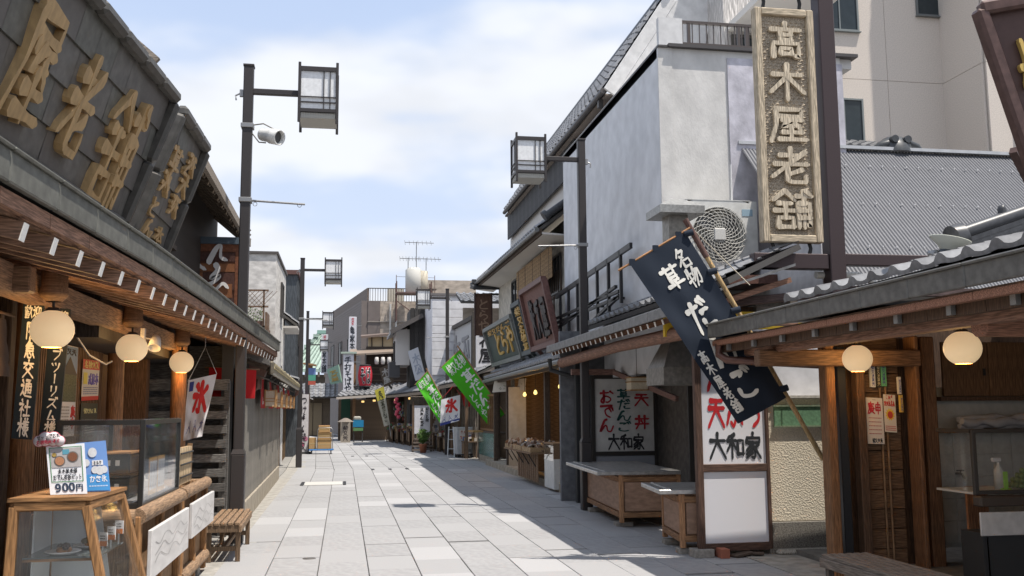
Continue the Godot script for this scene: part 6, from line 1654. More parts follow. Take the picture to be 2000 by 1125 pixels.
func grey_building():
	var o := thing("grey_plaster_building", "three storey grey plaster building with balcony and tiled roof on the right", "building")
	var g := M("greyplaster", Color(0.66, 0.67, 0.69), "blotch", V(0.45, 0.4, 0.45), 0.9)
	var w := M("lightplaster", Color(0.60, 0.59, 0.57), "blotch", V(0.6, 0.3, 0.6), 0.92, 0.0, "rough", 0.2)
	var X := 4.62
	bx(o, "street_wall", V(X + 0.1, 4.6, -16.8), V(0.2, 4.9, 6.5), g)
	bx(o, "front_wall", V(X + 1.6, 4.6, -13.65), V(2.76, 4.9, 0.2), w)
	bx(o, "front_wall", V(X + 0.11, 4.6, -13.55), V(0.222, 4.9, 0.02), w)
	bx(o, "violet_render", V(X + 2.05, 4.55, -13.535), V(1.9, 4.78, 0.02), M("violetplaster", Color(0.50, 0.49, 0.54), "stain", V(0.5, 0.4, 0.5), 0.92, 0.0, "rough", 0.22))
	bx(o, "floor_slab", V(X + 1.6, 7.0, -16.8), V(3.2, 0.2, 6.4), w)
	bx(o, "back_wall", V(X + 2.9, 4.5, -16.8), V(0.2, 5, 6.4), w)
	var cap := paint(0.075, 0.07, 0.07, 0.45)
	bx(o, "coping", V(X + 0.1, 7.065, -16.8), V(0.22, 0.03, 6.6), cap)
	bx(o, "coping", V(X + 1.7, 7.077, -13.6), V(3.1, 0.05, 0.26), cap)
	# balcony railing
	var rl := paint(0.085, 0.07, 0.065, 0.4)
	for x in [5.02, 5.14, 5.95, 6.08, 6.9]: bx(o, "railing_post", V(x, 7.3, -13.6), V(0.045, 0.42, 0.045), rl)
	for y in [7.15, 7.5]: bx(o, "railing_rail", V(5.96, y, -13.6), V(1.92, 0.04, 0.05), rl)
	for k in 15: bx(o, "railing_bar", V(5.2 + k * 0.115, 7.32, -13.6), V(0.014, 0.34, 0.014), rl)
	bx(o, "side_parapet", V(X + 0.22, 7.32, -13.62), V(0.38, 0.45, 0.1), M("whitep", Color(0.64, 0.64, 0.64), "blotch", V(1, 1, 1), 0.8))
	# set back top storey
	bx(o, "soffit_wall", V(4.86, 7.25, -19.3), V(0.1, 0.36, 5.4), paint(0.32, 0.27, 0.24))
	bx(o, "upper_wall", V(7.6, 9.0, -17.4), V(2.0, 4.0, 3.4), M("siding", Color(0.52, 0.50, 0.48), "grain", V(4, 0.3, 4), 0.8))
	bx(o, "upper_soffit", V(7.3, 8.35, -15.3), V(1.3, 0.12, 2.6), M("softw", Color.WHITE))
	bx(o, "upper_room", V(6.0, 7.7, -17.2), V(1.0, 1.2, 0.4), paint(0.45, 0.45, 0.44))
	window(o, V(5.95, 7.6, -16.99), 0.7, 0.6, Vector3.RIGHT)
	window(o, V(7.4, 7.7, -15.69), 1.3, 1.0, Vector3.RIGHT, 2)
	# tiled roof, its verge board and gutter
	var e0 := V(4.62, 7.42, -16.6)
	var e1 := V(4.62, 7.42, -27.6)
	var r0 := V(5.85, 9.3, -16.6)
	var r1 := V(5.85, 9.3, -27.6)
	tile_roof(o, e0, e1, r0, r1, 36, 8)
	var wb := M("verge", Color(0.60, 0.60, 0.60), "blotch", V(1, 1, 1), 0.6)
	part(o, "gable", MB.new().slab(r0 + V(0.9, -0.1, 0.06), r0 + V(0, -0.1, 0.06), e0 + V(0.06, -0.36, 0.06), e0 + V(1.6, -0.36, 0.06), 0.1), wb)
	part(o, "verge_board", MB.new().bar(e0 + V(0.05, -0.10, 0.14), r0 + V(0.05, -0.10, 0.14), 0.06, 0.24, Vector3.UP, 0.008), wb)
	part(o, "soffit", MB.new().hexa2(e0 + V(0.02, -0.08, 0), e1 + V(0.02, -0.08, 0), e1 + V(0.7, -0.1, 0), e0 + V(0.7, -0.1, 0), 0.03), paint(0.30, 0.26, 0.23))
	part(o, "gutter", MB.new().tube([e0 + V(-0.05, -0.06, 0.1), e1 + V(-0.05, -0.06, 0)], 0.055, 10), cap)
	part(o, "ridge_roll", MB.new().tube([r0 + V(0, 0.06, 0.12), r1 + V(0, 0.06, 0)], 0.085, 14), M("ridge", Color.WHITE))
	part(o, "ridge_end", MB.new().lathe([Vector2(0, 0.09), Vector2(0.08, 0.06), Vector2(0.115, 0), Vector2(0.08, -0.07), Vector2(0, -0.09)], r0 + V(0, 0.06, 0.15), 16), paint(0.25, 0.28, 0.29, 0.35))
	bx(o, "gutter_box", e0 + V(0.0, -0.16, -0.3), V(0.09, 0.2, 0.1), cap)
	# black steel stair rail against the wall
	var s := thing("steel_stair_rail", "black steel stair railing in front of the grey plaster wall", "railing")
	var bk := paint(0.022, 0.022, 0.024, 0.4)
	var x := 4.42
	for q in [[3.98, -20.0, 4.16, -14.5], [3.30, -20.0, 3.62, -15.4], [2.75, -19.8, 3.45, -15.2], [3.52, -20, 3.52, -15.2], [3.42, -20, 3.42, -15.2]]:
		br(s, "rail", V(x, q[0], q[1]), V(x, q[2], q[3]), 0.05, 0.05 if q[0] < 3.9 else 0.09, bk)
	for k in 7: br(s, "post", V(x, 2.95 + k * 0.06, -19.6 + k * 0.75), V(x, 4.0 + k * 0.03, -19.6 + k * 0.75), 0.05, 0.05, bk)
	for k in 4: br(s, "stay", V(x, 3.45, -19.5 + k * 1.3), V(4.64, 3.45, -19.5 + k * 1.3), 0.04, 0.04, bk)

func toraya():
	var o := thing("old_sweet_shop", "traditional two storey sweet shop with tiled roofs and white soffit on the right", "shop")
	var white := M("softw", Color(0.6, 0.58, 0.55), "", Vector3.ONE, 0.8)
	var wd := wood("torawood", Color(0.085, 0.06, 0.042), 1)
	# lower roof
	tile_roof(o, V(4.02, 2.56, -17.3), V(4.12, 2.50, -28.6), V(5.2, 3.25, -17.3), V(5.2, 3.20, -28.6), 42, 5)
	part(o, "gutter", MB.new().tube([V(3.98, 2.50, -17.3), V(4.08, 2.44, -28.6)], 0.05, 10), M("gut", Color(0.16, 0.16, 0.155), "fine", V(4, 4, 4), 0.45, 0.3))
	part(o, "eave_board", MB.new().bar(V(4.12, 2.46, -17.3), V(4.2, 2.40, -28.6), 0.06, 0.12), wd)
	# upper storey: wall, eave, roof
	bx(o, "upper_wall", V(5.65, 4.5, -25.6), V(1.5, 2.8, 10.4), M("cream", Color(0.52, 0.49, 0.43), "stain", V(0.7, 0.7, 0.7), 0.9))
	window(o, V(4.89, 4.75, -22.5), 1.9, 0.85, V(0, 0, 1), 5)
	window(o, V(4.89, 4.9, -27.6), 1.0, 0.9, V(0, 0, 1), 1)
	for k in 9: bx(o, "window_bar", V(4.84, 4.55, -21.4 - k * 0.25), V(0.03, 0.5, 0.035), wd)
	bx(o, "balcony_rail", V(4.72, 4.15, -24.0), V(0.06, 0.06, 5.0), wd)
	for k in 16: bx(o, "balcony_bar", V(4.72, 3.9, -21.6 - k * 0.3), V(0.035, 0.45, 0.035), wd)
	tile_roof(o, V(4.15, 5.55, -20.5), V(4.22, 5.75, -32.0), V(5.5, 6.6, -20.5), V(5.5, 6.7, -32.0), 42, 6)
	part(o, "soffit", MB.new().hexa2(V(4.22, 5.46, -20.45), V(4.28, 5.66, -32.0), V(4.9, 5.58, -32.0), V(4.9, 5.42, -20.45), 0.04), white)
	part(o, "gutter", MB.new().tube([V(4.10, 5.50, -20.4), V(4.17, 5.70, -32.1)], 0.05, 10), M("gut", Color.WHITE))
	part(o, "fascia", MB.new().bar(V(4.2, 5.47, -20.45), V(4.26, 5.67, -32.0), 0.05, 0.14), wd)
	part(o, "ridge_roll", MB.new().tube([V(4.3, 5.82, -20.45), V(5.3, 6.55, -20.45)], 0.08, 12), M("ridge", Color.WHITE))
	part(o, "ridge_end", MB.new().tube([V(4.26, 5.80, -20.45), V(4.34, 5.86, -20.45)], 0.12, 14), M("ridge", Color.WHITE))
	# dark board parapet above
	for k in 30: bx(o, "parapet_board", V(4.75, 7.0, -19.6 - k * 0.285), V(0.04, 0.75, 0.275), wood("parab%d" % (k % 2), Color(0.05, 0.05, 0.052) * (1.0 + 0.25 * (k % 2)), 1))
	bx(o, "parapet_cap", V(4.75, 7.39, -23.9), V(0.1, 0.05, 8.7), wd)
	bx(o, "parapet_wall", V(5.1, 6.75, -23.9), V(0.5, 1.2, 8.6), white)
	# ground floor interior
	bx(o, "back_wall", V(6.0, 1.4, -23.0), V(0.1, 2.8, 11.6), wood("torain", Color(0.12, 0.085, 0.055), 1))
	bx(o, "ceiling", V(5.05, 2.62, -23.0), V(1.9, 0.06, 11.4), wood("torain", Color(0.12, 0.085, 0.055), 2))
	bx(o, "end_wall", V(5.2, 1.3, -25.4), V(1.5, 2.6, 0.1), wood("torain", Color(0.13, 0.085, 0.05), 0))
	bx(o, "sill", V(4.35, 0.08, -23.2), V(0.4, 0.16, 11.0), M("kerbc", Color.WHITE))
	for z in [-18.0, -20.6, -25.6, -27.8]: bx(o, "post", V(4.32, 1.25, z), V(0.12, 2.5, 0.12), wd, 0.006)
	# bulbs
	for k in 4:
		var b := thing("bare_bulb", "%s glowing bulb from the far end in the open shop front" % ORD[k], "lamp", V(4.5 + 0.06 * k, 1.98 + [0.0, 0.03, 0.0, 0.12][k], -24.2 + k * 1.1), 0, "glowing bulbs in the shop front")
		part(b, "bulb", MB.new().lathe([Vector2(0, -0.05), Vector2(0.04, -0.03), Vector2(0.045, 0.01), Vector2(0.02, 0.06), Vector2(0, 0.07)], Vector3.ZERO, 12), glow("bulbglow", Color(1.0, 0.72, 0.22), 1.6))
		br(b, "cord", V(0, 0.07, 0), V(0, 0.5, 0), 0.01, 0.01, paint(0.02, 0.02, 0.02))
		var li := OmniLight3D.new()
		li.name = "light"
		li.light_color = Color(1.0, 0.75, 0.4); li.light_energy = 0.18; li.light_size = 0.04; li.omni_range = 10; li.shadow_enabled = true
		b.add_child(li)
	# cloth hanging between the posts, and its short valance
	var cu := thing("linen_hanging", "tall pale linen hanging with short lettered valance at the shop front", "curtain")
	var lin := M("linen", Color(0.42, 0.39, 0.33), "blotch", V(1.2, 1.2, 1.2), 0.95)
	part(cu, "cloth", MB.new().sheet(qm(V(4.27, 2.2, -25.3), V(4.72, 2.2, -25.2), V(4.72, 0.02, -25.2), V(4.27, 0.02, -25.3), 0.02, 0.3, 0.4), 14, 12), lin)
	var f := qm(V(4.1, 2.4, -26.6), V(4.7, 2.42, -25.0), V(4.64, 2.12, -24.95), V(4.05, 2.08, -26.6), 0.012, 0.4)
	part(cu, "valance", MB.new().sheet(f, 14, 4), lin)
	write(cu, "名物本家だんご", f, [0.2, 0.45, 0.9, 0.8], paint(0.12, 0.13, 0.1), false, 1.4, 0.002)
	# baskets of crackers on a folding table
	var tb := thing("folding_table", "folding display table with wooden slats at the shop front", "table")
	var tw := wood("tabw", Color(0.22, 0.14, 0.085), 2)
	bx(tb, "top", V(4.12, 0.70, -21.6), V(0.62, 0.03, 3.4), tw)
	for k in 20: bx(tb, "front_slat", V(3.98 + 0.006 * (k % 2), 0.40, -20.0 - k * 0.12), V(0.02, 0.58, 0.075), tw)
	for k in 5: part(tb, "stay", MB.new().tube([V(3.82, 0.68, -20.2 - k * 0.7), V(3.98, 0.42, -20.2 - k * 0.7)], 0.012, 5), paint(0.03, 0.03, 0.03))
	for z in [-20.0, -23.1]: bx(tb, "leg", V(4.3, 0.34, z), V(0.06, 0.69, 0.06), tw)
	var cm := [M("crk0", Color(0.30, 0.20, 0.13), "fade", V(9, 9, 9), 0.4), M("crk1", Color(0.40, 0.36, 0.32), "fade", V(9, 9, 9), 0.3), M("crk2", Color(0.20, 0.12, 0.08), "fade", V(9, 9, 9), 0.4)]
	for k in 3:
		var b := thing("cracker_basket", ["flat basket of wrapped crackers nearest on the folding table", "middle flat basket of wrapped crackers on the folding table", "farthest flat basket of wrapped crackers on the folding table"][k], "basket", V(4.12, 0.72, -20.5 - k * 1.12), 0, "baskets of wrapped crackers")
		var bm := wood("basket", Color(0.36, 0.25, 0.14), 2)
		for s in [-1, 1]:
			bx(b, "rim", V(s * 0.28, 0.05, 0), V(0.02, 0.1, 1.0), bm)
			bx(b, "rim", V(0, 0.05, s * 0.5), V(0.56, 0.1, 0.02), bm)
		bx(b, "bottom", V(0, 0.01, 0), V(0.56, 0.015, 1.0), bm)
		packets(b, V(-0.26, 0.03, -0.48), V(0.26, 0.17, 0.48), 70, 40 + k, cm)
	var sh := thing("shop_shelf", "wooden shelf with stacked packets beside the stall counter", "shelf")
	for x in [4.45, 5.0]: bx(sh, "side", V(x, 0.5, -18.4), V(0.04, 1.0, 0.5), tw)
	for y in [0.35, 0.62, 0.92]: bx(sh, "board", V(4.72, y, -18.4), V(0.52, 0.03, 0.5), tw)
	for y in [0.37, 0.64, 0.94]: packets(sh, V(4.48, y, -18.6), V(4.96, y + 0.15, -18.2), 30, int(y * 100), cm)
	var gc := thing("white_showcase", "white fronted showcase beside the folding table", "showcase", V(4.3, 0, -19.2))
	bx(gc, "body", V(0, 0.35, 0), V(0.5, 0.6, 0.9), M("acwhite", Color.WHITE), 0.01)
	bx(gc, "glass_front", V(-0.255, 0.75, 0), V(0.006, 0.3, 0.9), glass())
	bx(gc, "top", V(0, 0.93, 0), V(0.52, 0.03, 0.92), tw)
	for sx in [-1, 1]: bx(gc, "side_frame", V(0, 0.78, sx * 0.44), V(0.5, 0.28, 0.03), tw)
	# green glass counter with raised letters, window and door behind
	var gg := thing("green_glass_counter", "low counter with green glass front and dark lettering", "counter")
	bx(gg, "base", V(4.42, 0.1, -29.9), V(0.12, 0.2, 3.7), M("kerbc", Color.WHITE))
	bx(gg, "glass_front", V(4.38, 0.55, -29.9), V(0.06, 0.7, 3.6), M("greenglass", Color(0.10, 0.23, 0.20), "blotch", V(1, 1, 1), 0.12))
	bx(gg, "top", V(4.5, 0.93, -29.9), V(0.3, 0.05, 3.7), wd)
	write(gg, "とらやだん", qm(V(4.345, 0.85, -28.4), V(4.345, 0.85, -31.4), V(4.345, 0.3, -31.4), V(4.345, 0.3, -28.4)), [0, 0, 1, 1], paint(0.02, 0.06, 0.05), false, 1.5, 0.01)
	for z in [-28.15, -31.7]: bx(gg, "end_post", V(4.42, 1.2, z), V(0.14, 2.4, 0.14), wd)
	for k in 9: bx(gg, "window_bar", V(4.42, 1.5, -28.5 - k * 0.38), V(0.04, 1.1, 0.04), wood("winb", Color(0.24, 0.13, 0.06), 1))
	for y in [1.0, 2.05]: bx(gg, "window_rail", V(4.42, y, -29.9), V(0.05, 0.06, 3.5), wood("winb", Color(0.24, 0.13, 0.06), 2))
	bx(gg, "window_pane", V(4.46, 1.5, -29.9), V(0.01, 1.1, 3.4), M("darkglass", Color.WHITE))
	bx(gg, "tray", V(4.2, 0.93, -31.2), V(0.35, 0.05, 1.2), wood("tray", Color(0.40, 0.24, 0.10), 2))
	# sign boards on the roof
	var defs := [[-28.3, -23.6, Color(0.055, 0.075, 0.07), "dark green roof sign board with golden characters", "とらや", Color(0.62, 0.40, 0.12), [0.30, 0.22, 0.92, 0.78]], [-23.3, -22.15, Color(0.04, 0.05, 0.052), "narrow dark roof sign board with a golden column of characters", "柴又名物草", Color(0.55, 0.36, 0.1), [0.22, 0.06, 0.78, 0.96]], [-21.9, -19.3, Color(0.17, 0.085, 0.07), "reddish brown roof sign board with dark characters", "宝来屋", Color(0.025, 0.02, 0.02), [0.2, 0.22, 0.88, 0.85]]]
	for k in 3:
		var q = defs[k]
		var s := thing("roof_sign_board", q[3], "sign", Vector3.ZERO, 0, "leaning sign boards on the sweet shop roof")
		var xx: float = [4.36, 4.34, 4.30][k]
		var y0: float = [2.92, 2.96, 2.98][k]
		var y1: float = [3.92, 4.12, 4.28][k]
		f = qm(V(xx - 0.28, y1, q[0]), V(xx - 0.28, y1, q[1]), V(xx, y0, q[1]), V(xx, y0, q[0]))
		# seen from the street the near end is on the right
		var pm := M("rsb%d" % k, q[2], "stain", V(2, 2, 2), 0.6)
		part(s, "panel", MB.new().slab(f.call(1, 0, 0), f.call(0, 0, 0), f.call(0, 1, 0), f.call(1, 1, 0), -0.06), pm)
		var ff := qm(f.call(0, 0, 0), f.call(1, 0, 0), f.call(1, 1, 0), f.call(0, 1, 0))
		var fm := M("rsf%d" % k, [Color(0.16, 0.17, 0.16), Color(0.06, 0.075, 0.08), Color(0.14, 0.07, 0.06)][k], "stain", V(2, 2, 2), 0.5)
		for e in [[0, 0, 1, 0], [0, 1, 1, 1], [0, 0, 0, 1], [1, 0, 1, 1]]: part(s, "frame_bar", MB.new().bar(ff.call(e[0], e[1], 0.02), ff.call(e[2], e[3], 0.02), 0.11, 0.11), fm)
		write(s, q[4], ff, q[6], M("rsl%d" % k, q[5], "", Vector3.ONE, 0.4, 0.4 if k < 2 else 0.0), k == 1, 1.6, 0.04, 0.5, true)
		for z in [q[0] + 0.3, q[1] - 0.3]: br(s, "foot", V(xx, y0, z), V(xx + 0.2, y0 - 0.2, z), 0.08, 0.08, fm)
		if k == 0: write(s, "柴又だんご", ff, [0.1, 0.06, 0.9, 0.2], M("rsl0", Color.WHITE), false, 1.4, 0.02)
	# hanging blind
	var bl := thing("bamboo_blind", "rolled tan bamboo blind hanging under the upper eave", "blind")
	for k in 22: bx(bl, "blind_slat", V(4.62 + 0.001 * (k % 3), 5.32 - k * 0.034, -23.6), V(0.012, 0.026, 4.6), M("blind%d" % (k % 3), Color(0.34, 0.225, 0.12) * (0.85 + 0.12 * (k % 3)), "grain", V(8, 8, 0.7), 0.8))
	for k in 5: bx(bl, "cord", V(4.61, 4.96, -21.6 - k * 1.0), V(0.006, 0.76, 0.02), paint(0.1, 0.07, 0.05))

func packets(parent: Node, a: Vector3, b: Vector3, n: int, sd: int, cm: Array):
	var g := rng(sd)
	var shape := MB.new().box(Vector3.ZERO, V(0.11, 0.028, 0.16), Basis.IDENTITY, 0.012).mesh()
	for k in n:
		var p := V(g.randf_range(a.x, b.x), g.randf_range(a.y, b.y), g.randf_range(a.z, b.z))
		part(parent, "packet", shape, cm[g.randi() % cm.size()], Transform3D(Basis(V(g.randf_range(-1, 1), 1, g.randf_range(-1, 1)).normalized(), g.randf() * TAU) * Basis(Vector3.RIGHT, g.randf_range(-0.6, 0.6)), p))

func beige_block():
	var o := thing("beige_apartment_block", "tall beige panelled apartment block rising behind the right roofs", "building")
	var m := M("beige", Color(0.62, 0.56, 0.50), "fine", V(1.2, 1.2, 1.2), 0.9, 0.0, "rough", 0.2)
	var H := 20.0
	bx(o, "core", V(13.5, H / 2, -25.0), V(6.4, H, 1.7), m)
	bx(o, "core", V(21.5, H / 2, -26.0), V(9.6, H, 7.3), m)
	# panels with joints
	var zf := -24.1
	for j in 6:
		for i in 4:
			var x := 9.77 + i * 1.72
			var y := 2.0 + j * 2.9
			bx(o, "wall_panel", V(x + 0.86, y + 1.45, zf), V(1.71, 2.89, 0.06), m, 0.004)
		for i in 1: bx(o, "wall_panel", V(16.66, 2.0 + j * 2.9 + 1.45, -23.22), V(0.06, 2.89, 1.71), m, 0.004)
		for i in 4: bx(o, "wall_panel", V(17.55 + i * 1.72, 2.0 + j * 2.9 + 1.45, -22.30), V(1.71, 2.89, 0.06), m, 0.004)
	window(o, V(13.55, 12.75, zf + 0.03), 1.1, 1.3, Vector3.RIGHT, 1, true, Color(0.2, 0.22, 0.22))
	window(o, V(13.55, 9.45, zf + 0.03), 1.1, 1.3, Vector3.RIGHT, 1, true, Color(0.2, 0.22, 0.22))
	window(o, V(16.45, 13.6, -24.06), 1.0, 1.8, Vector3.RIGHT, 0, true, Color(0.15, 0.16, 0.16))
	window(o, V(19.6, 8.4, -22.26), 1.2, 1.4, Vector3.RIGHT, 1, true, Color(0.2, 0.22, 0.22))
	for x in [12.92, 13.42]: part(o, "vent_hood", MB.new().tube([V(x, 10.9, zf), V(x, 10.9, zf + 0.2), V(x, 10.82, zf + 0.26)], 0.12, 14), paint(0.5, 0.5, 0.5, 0.35))
	part(o, "drain_pipe", MB.new().tube([V(17.55, 2, -22.2), V(17.55, H, -22.2)], 0.09, 12), paint(0.55, 0.52, 0.47))
	for y in [5.0, 8.2, 11.4]: bx(o, "pipe_clip", V(17.55, y, -22.2), V(0.22, 0.06, 0.2), paint(0.5, 0.48, 0.44))
	# small tiled canopy over the lower window
	tile_roof(o, V(12.6, 8.5, -23.2), V(14.4, 8.5, -23.2), V(12.6, 8.85, -24.0), V(14.4, 8.85, -24.0), 7, 3)

# ---- the far end of the street --------------------------------------------------------------------------
func far_end():
	brown_building()
	soba_house()
	dark_house()
	white_siding()
	far_stalls()
	temple()
	street_lamp(bend(4.3, -60.0), -1.0, "farthest right street lamp under the water tank", false, false)
	green_banner(0); green_banner(1)
	hanging_signs()

func brown_building():
	var o := thing("brown_tiled_building", "brown tiled building with roof railing at the end of the street", "building")
	var br_ := M("browntile", Color(0.17, 0.145, 0.135), "blotch", V(0.4, 0.4, 0.4), 0.6)
	var cr := M("creamwall", Color(0.44, 0.38, 0.32), "stain", V(0.3, 0.6, 0.3), 0.9)
	var A := V(1.38, 0, -60)
	var B := V(-1.05, 0, -76)
	var H := 8.35
	var n := (B - A).normalized()
	var out := V(-n.z, 0, n.x)
	if out.x > 0: out = -out
	part(o, "side_wall", MB.new().slab(A + V(0, H, 0), B + V(0, H, 0), B, A, 0.4), br_)
	part(o, "front_wall", MB.new().slab(V(7.5, H, -60), V(1.38, H, -60), V(1.38, 0, -60), V(7.5, 0, -60), -0.4), cr)
	bx(o, "brown_return", V(1.75, H / 2, -59.98), V(0.75, H, 0.06), br_)
	for k in 26:
		var y := 4.2 + k * 0.16
		part(o, "tile_joint", MB.new().bar(A + out * 0.402 + V(0, y, 0), B + out * 0.402 + V(0, y, 0), 0.02, 0.012), paint(0.12, 0.105, 0.098))
	for k in 3: window(o, A.lerp(B, 0.28 + k * 0.24) + out * 0.41 + V(0, 5.6, 0), 1.3, 1.5, -n, 1)
	# roof parapet and railing
	part(o, "parapet", MB.new().bar(A + V(0, H + 0.4, 0), B + V(0, H + 0.4, 0), 0.12, 0.8), M("parapet", Color(0.13, 0.10, 0.085), "grain", V(4, 0.4, 4), 0.6))
	bx(o, "floor_band", V(4.4, H - 1.3, -59.95), V(6.1, 0.06, 0.1), paint(0.3, 0.27, 0.24))
	for k in 26: bx(o, "railing_bar", V(1.5 + k * 0.16, H + 0.38, -60.0), V(0.03, 0.76, 0.03), paint(0.06, 0.05, 0.045))
	bx(o, "railing_rail", V(3.5, H + 0.78, -60.0), V(4.2, 0.05, 0.05), paint(0.06, 0.05, 0.045))
	for q in [2.75, 3.1]: part(o, "drain_pipe", MB.new().tube([V(q, H - 0.2, -59.9), V(q, 4.0, -59.9)], 0.06, 8), paint(0.6, 0.59, 0.56))
	bx(o, "roof_unit", V(3.1, H + 0.45, -61), V(1.0, 0.9, 0.6), paint(0.5, 0.47, 0.4))
	bx(o, "penthouse", V(6.4, H + 0.5, -61.5), V(3.4, 1.7, 3), cr)
	var t := thing("water_tank", "pale water tank on a steel stand above the far roofs", "tank", V(4.1, 8.4, -59))
	part(t, "tank", MB.new().lathe([Vector2(0, 1.95), Vector2(0.35, 1.9), Vector2(0.5, 1.75), Vector2(0.5, 0.35), Vector2(0, 0.35)], Vector3.ZERO, 20), paint(0.55, 0.54, 0.50))
	part(t, "side_tank", MB.new().lathe([Vector2(0, 1.75), Vector2(0.28, 1.7), Vector2(0.28, 0.35), Vector2(0, 0.35)], V(0.6, 0, 0), 14), paint(0.55, 0.5, 0.4))
	bx(t, "platform", V(0, 0.3, 0), V(2.2, 0.08, 1.2), paint(0.15, 0.1, 0.09))
	for x in [-1.05, 1.05]:
		for z in [-0.5, 0.5]: bx(t, "leg", V(x, -0.2, z), V(0.07, 2.4, 0.07), paint(0.12, 0.07, 0.06))
	br(t, "brace", V(-1.05, -0.2, 0.5), V(0.3, -1.2, 0.5), 0.05, 0.05, paint(0.12, 0.07, 0.06))
	for x in [-1.05, 1.3]: bx(t, "guard_post", V(x, 0.9, 0), V(0.04, 1.1, 0.04), paint(0.2, 0.14, 0.12))
	br(t, "guard_rail", V(-1.05, 1.35, 0), V(1.3, 1.3, 0), 0.02, 0.02, paint(0.2, 0.14, 0.12))
	for q in [[0.15, 3.5, 0.7, "tallest television aerial above the water tank"], [-0.35, 2.5, 0.5, "low television aerial left of the tall one"], [0.75, 2.5, 0.6, "low television aerial right of the tall one"]]:
		var a := thing("tv_aerial", q[3], "aerial", V(4.1 + q[0], 8.4, -58.8), 0, "television aerials on the far roof")
		var m := paint(0.16, 0.16, 0.165)
		part(a, "mast", MB.new().tube([V(0, 1.2, 0), V(0, q[1], 0)], 0.025, 6), m)
		part(a, "boom", MB.new().tube([V(-q[2], q[1] - 0.05, 0), V(q[2] * 1.5, q[1] - 0.1, 0.2)], 0.02, 5), m)
		for k in 7: part(a, "element", MB.new().tube([V(-q[2] + k * q[2] * 0.38, q[1] - 0.25, 0.3), V(-q[2] + k * q[2] * 0.38, q[1] + 0.12, -0.3)], 0.012, 4), m)

func soba_house():
	var o := thing("soba_restaurant", "dark wooden noodle restaurant with white lanterns under its eave, far right", "restaurant")
	var wd := wood("sobaw", Color(0.06, 0.045, 0.035), 1)
	var cr := paint(0.42, 0.34, 0.22)
	bx(o, "wall", V(3.4, 2.6, -56.2), V(4.4, 5.2, 2.4), wd)
	bx(o, "upper_band", V(3.0, 5.35, -55.2), V(3.4, 0.8, 0.3), cr)
	for k in 6: bx(o, "band_post", V(1.5 + k * 0.6, 5.35, -55.02), V(0.06, 0.8, 0.05), wd)
	part(o, "top_roof", MB.new().hexa2(V(0.9, 5.75, -54.6), V(4.4, 6.1, -54.6), V(4.4, 6.3, -57), V(0.9, 6.0, -57), 0.12), paint(0.16, 0.12, 0.10))
	part(o, "eave", MB.new().hexa2(V(0.3, 4.70, -53.8), V(4.2, 4.95, -53.8), V(4.2, 5.2, -55.2), V(0.3, 5.05, -55.2), 0.1), paint(0.24, 0.19, 0.15))
	for k in 7:
		var l := thing("white_lantern", "%s small white lantern from the left under the noodle restaurant eave" % ORD[k], "lantern", V(1.75 + k * 0.34, 4.35, -53.9), 0, "row of small white lanterns")
		part(l, "paper", MB.new().lathe([Vector2(0, 0.2), Vector2(0.1, 0.19), Vector2(0.12, 0), Vector2(0.1, -0.19), Vector2(0, -0.2)], Vector3.ZERO, 12), paint(0.55, 0.53, 0.5))
		br(l, "cord", V(0, 0.19, 0), V(0, 0.34, 0), 0.015, 0.015, paint(0.05, 0.05, 0.05))
	for k in 5: bx(o, "facade_board", V(2.4, 2.6 + k * 0.35, -54.97), V(2.6, 0.06, 0.05), paint(0.11, 0.085, 0.065))
	bx(o, "corner_post", V(0.55, 2.6, -54.0), V(0.16, 4.2, 0.16), wood("cornerp", Color(0.26, 0.15, 0.08), 1))
	tile_roof(o, V(-0.4, 2.35, -52.6), V(3.0, 2.55, -52.6), V(0.2, 3.0, -54.5), V(3.2, 3.1, -54.5), 12, 6)
	part(o, "awning_edge", MB.new().bar(V(-0.4, 2.28, -52.55), V(3.0, 2.48, -52.55), 0.05, 0.12), paint(0.5, 0.44, 0.38))
	bx(o, "shop_wall", V(1.4, 1.1, -54.9), V(3.4, 2.3, 0.1), wood("sobashop", Color(0.16, 0.11, 0.07), 1))
	bx(o, "green_door", V(0.1, 1.2, -54.5), V(0.5, 2.3, 0.08), paint(0.015, 0.06, 0.035))
	var r := thing("red_lantern", "big red paper lantern with black and white characters", "lantern", V(1.12, 3.5, -53.6))
	var prof := []
	for k in 17:
		var t := k / 16.0
		prof.append(Vector2((0.30 + 0.09 * sin(t * PI)) * (1.0 if k % 2 else 0.985), 0.55 - 1.1 * t))
	part(r, "paper", MB.new().lathe(prof, Vector3.ZERO, 28), M("redpaper", Color(0.42, 0.02, 0.035), "blotch", V(2, 2, 2), 0.7))
	for y in [0.57, -0.57]: part(r, "cap", MB.new().lathe([Vector2(0, 0.05), Vector2(0.3, 0.04), Vector2(0.31, -0.04), Vector2(0, -0.05)], V(0, y, 0), 24), paint(0.03, 0.03, 0.03))
	part(r, "hanger", MB.new().tube([V(0, 0.6, 0), V(0, 1.2, 0)], 0.03, 6), paint(0.05, 0.05, 0.05))
	var f := func(u: float, v: float, d: float) -> Vector3:
		var a := (u - 0.5) * 1.7 + 0.0
		var t := v
		var rr := 0.30 + 0.09 * sin(t * PI) + d + 0.004
		return V(rr * sin(a), 0.5 - t, rr * cos(a))
	write(r, "そば", f, [0.02, 0.1, 1.0, 0.88], paint(0.68, 0.66, 0.66), false, 4.6, 0.002, 0.4)
	write(r, "そば", func(u, v, d): return f.call(u, v, d + 0.012), [0.02, 0.1, 1.0, 0.88], paint(0.02, 0.02, 0.02), false, 1.3, 0.002, 0.4)

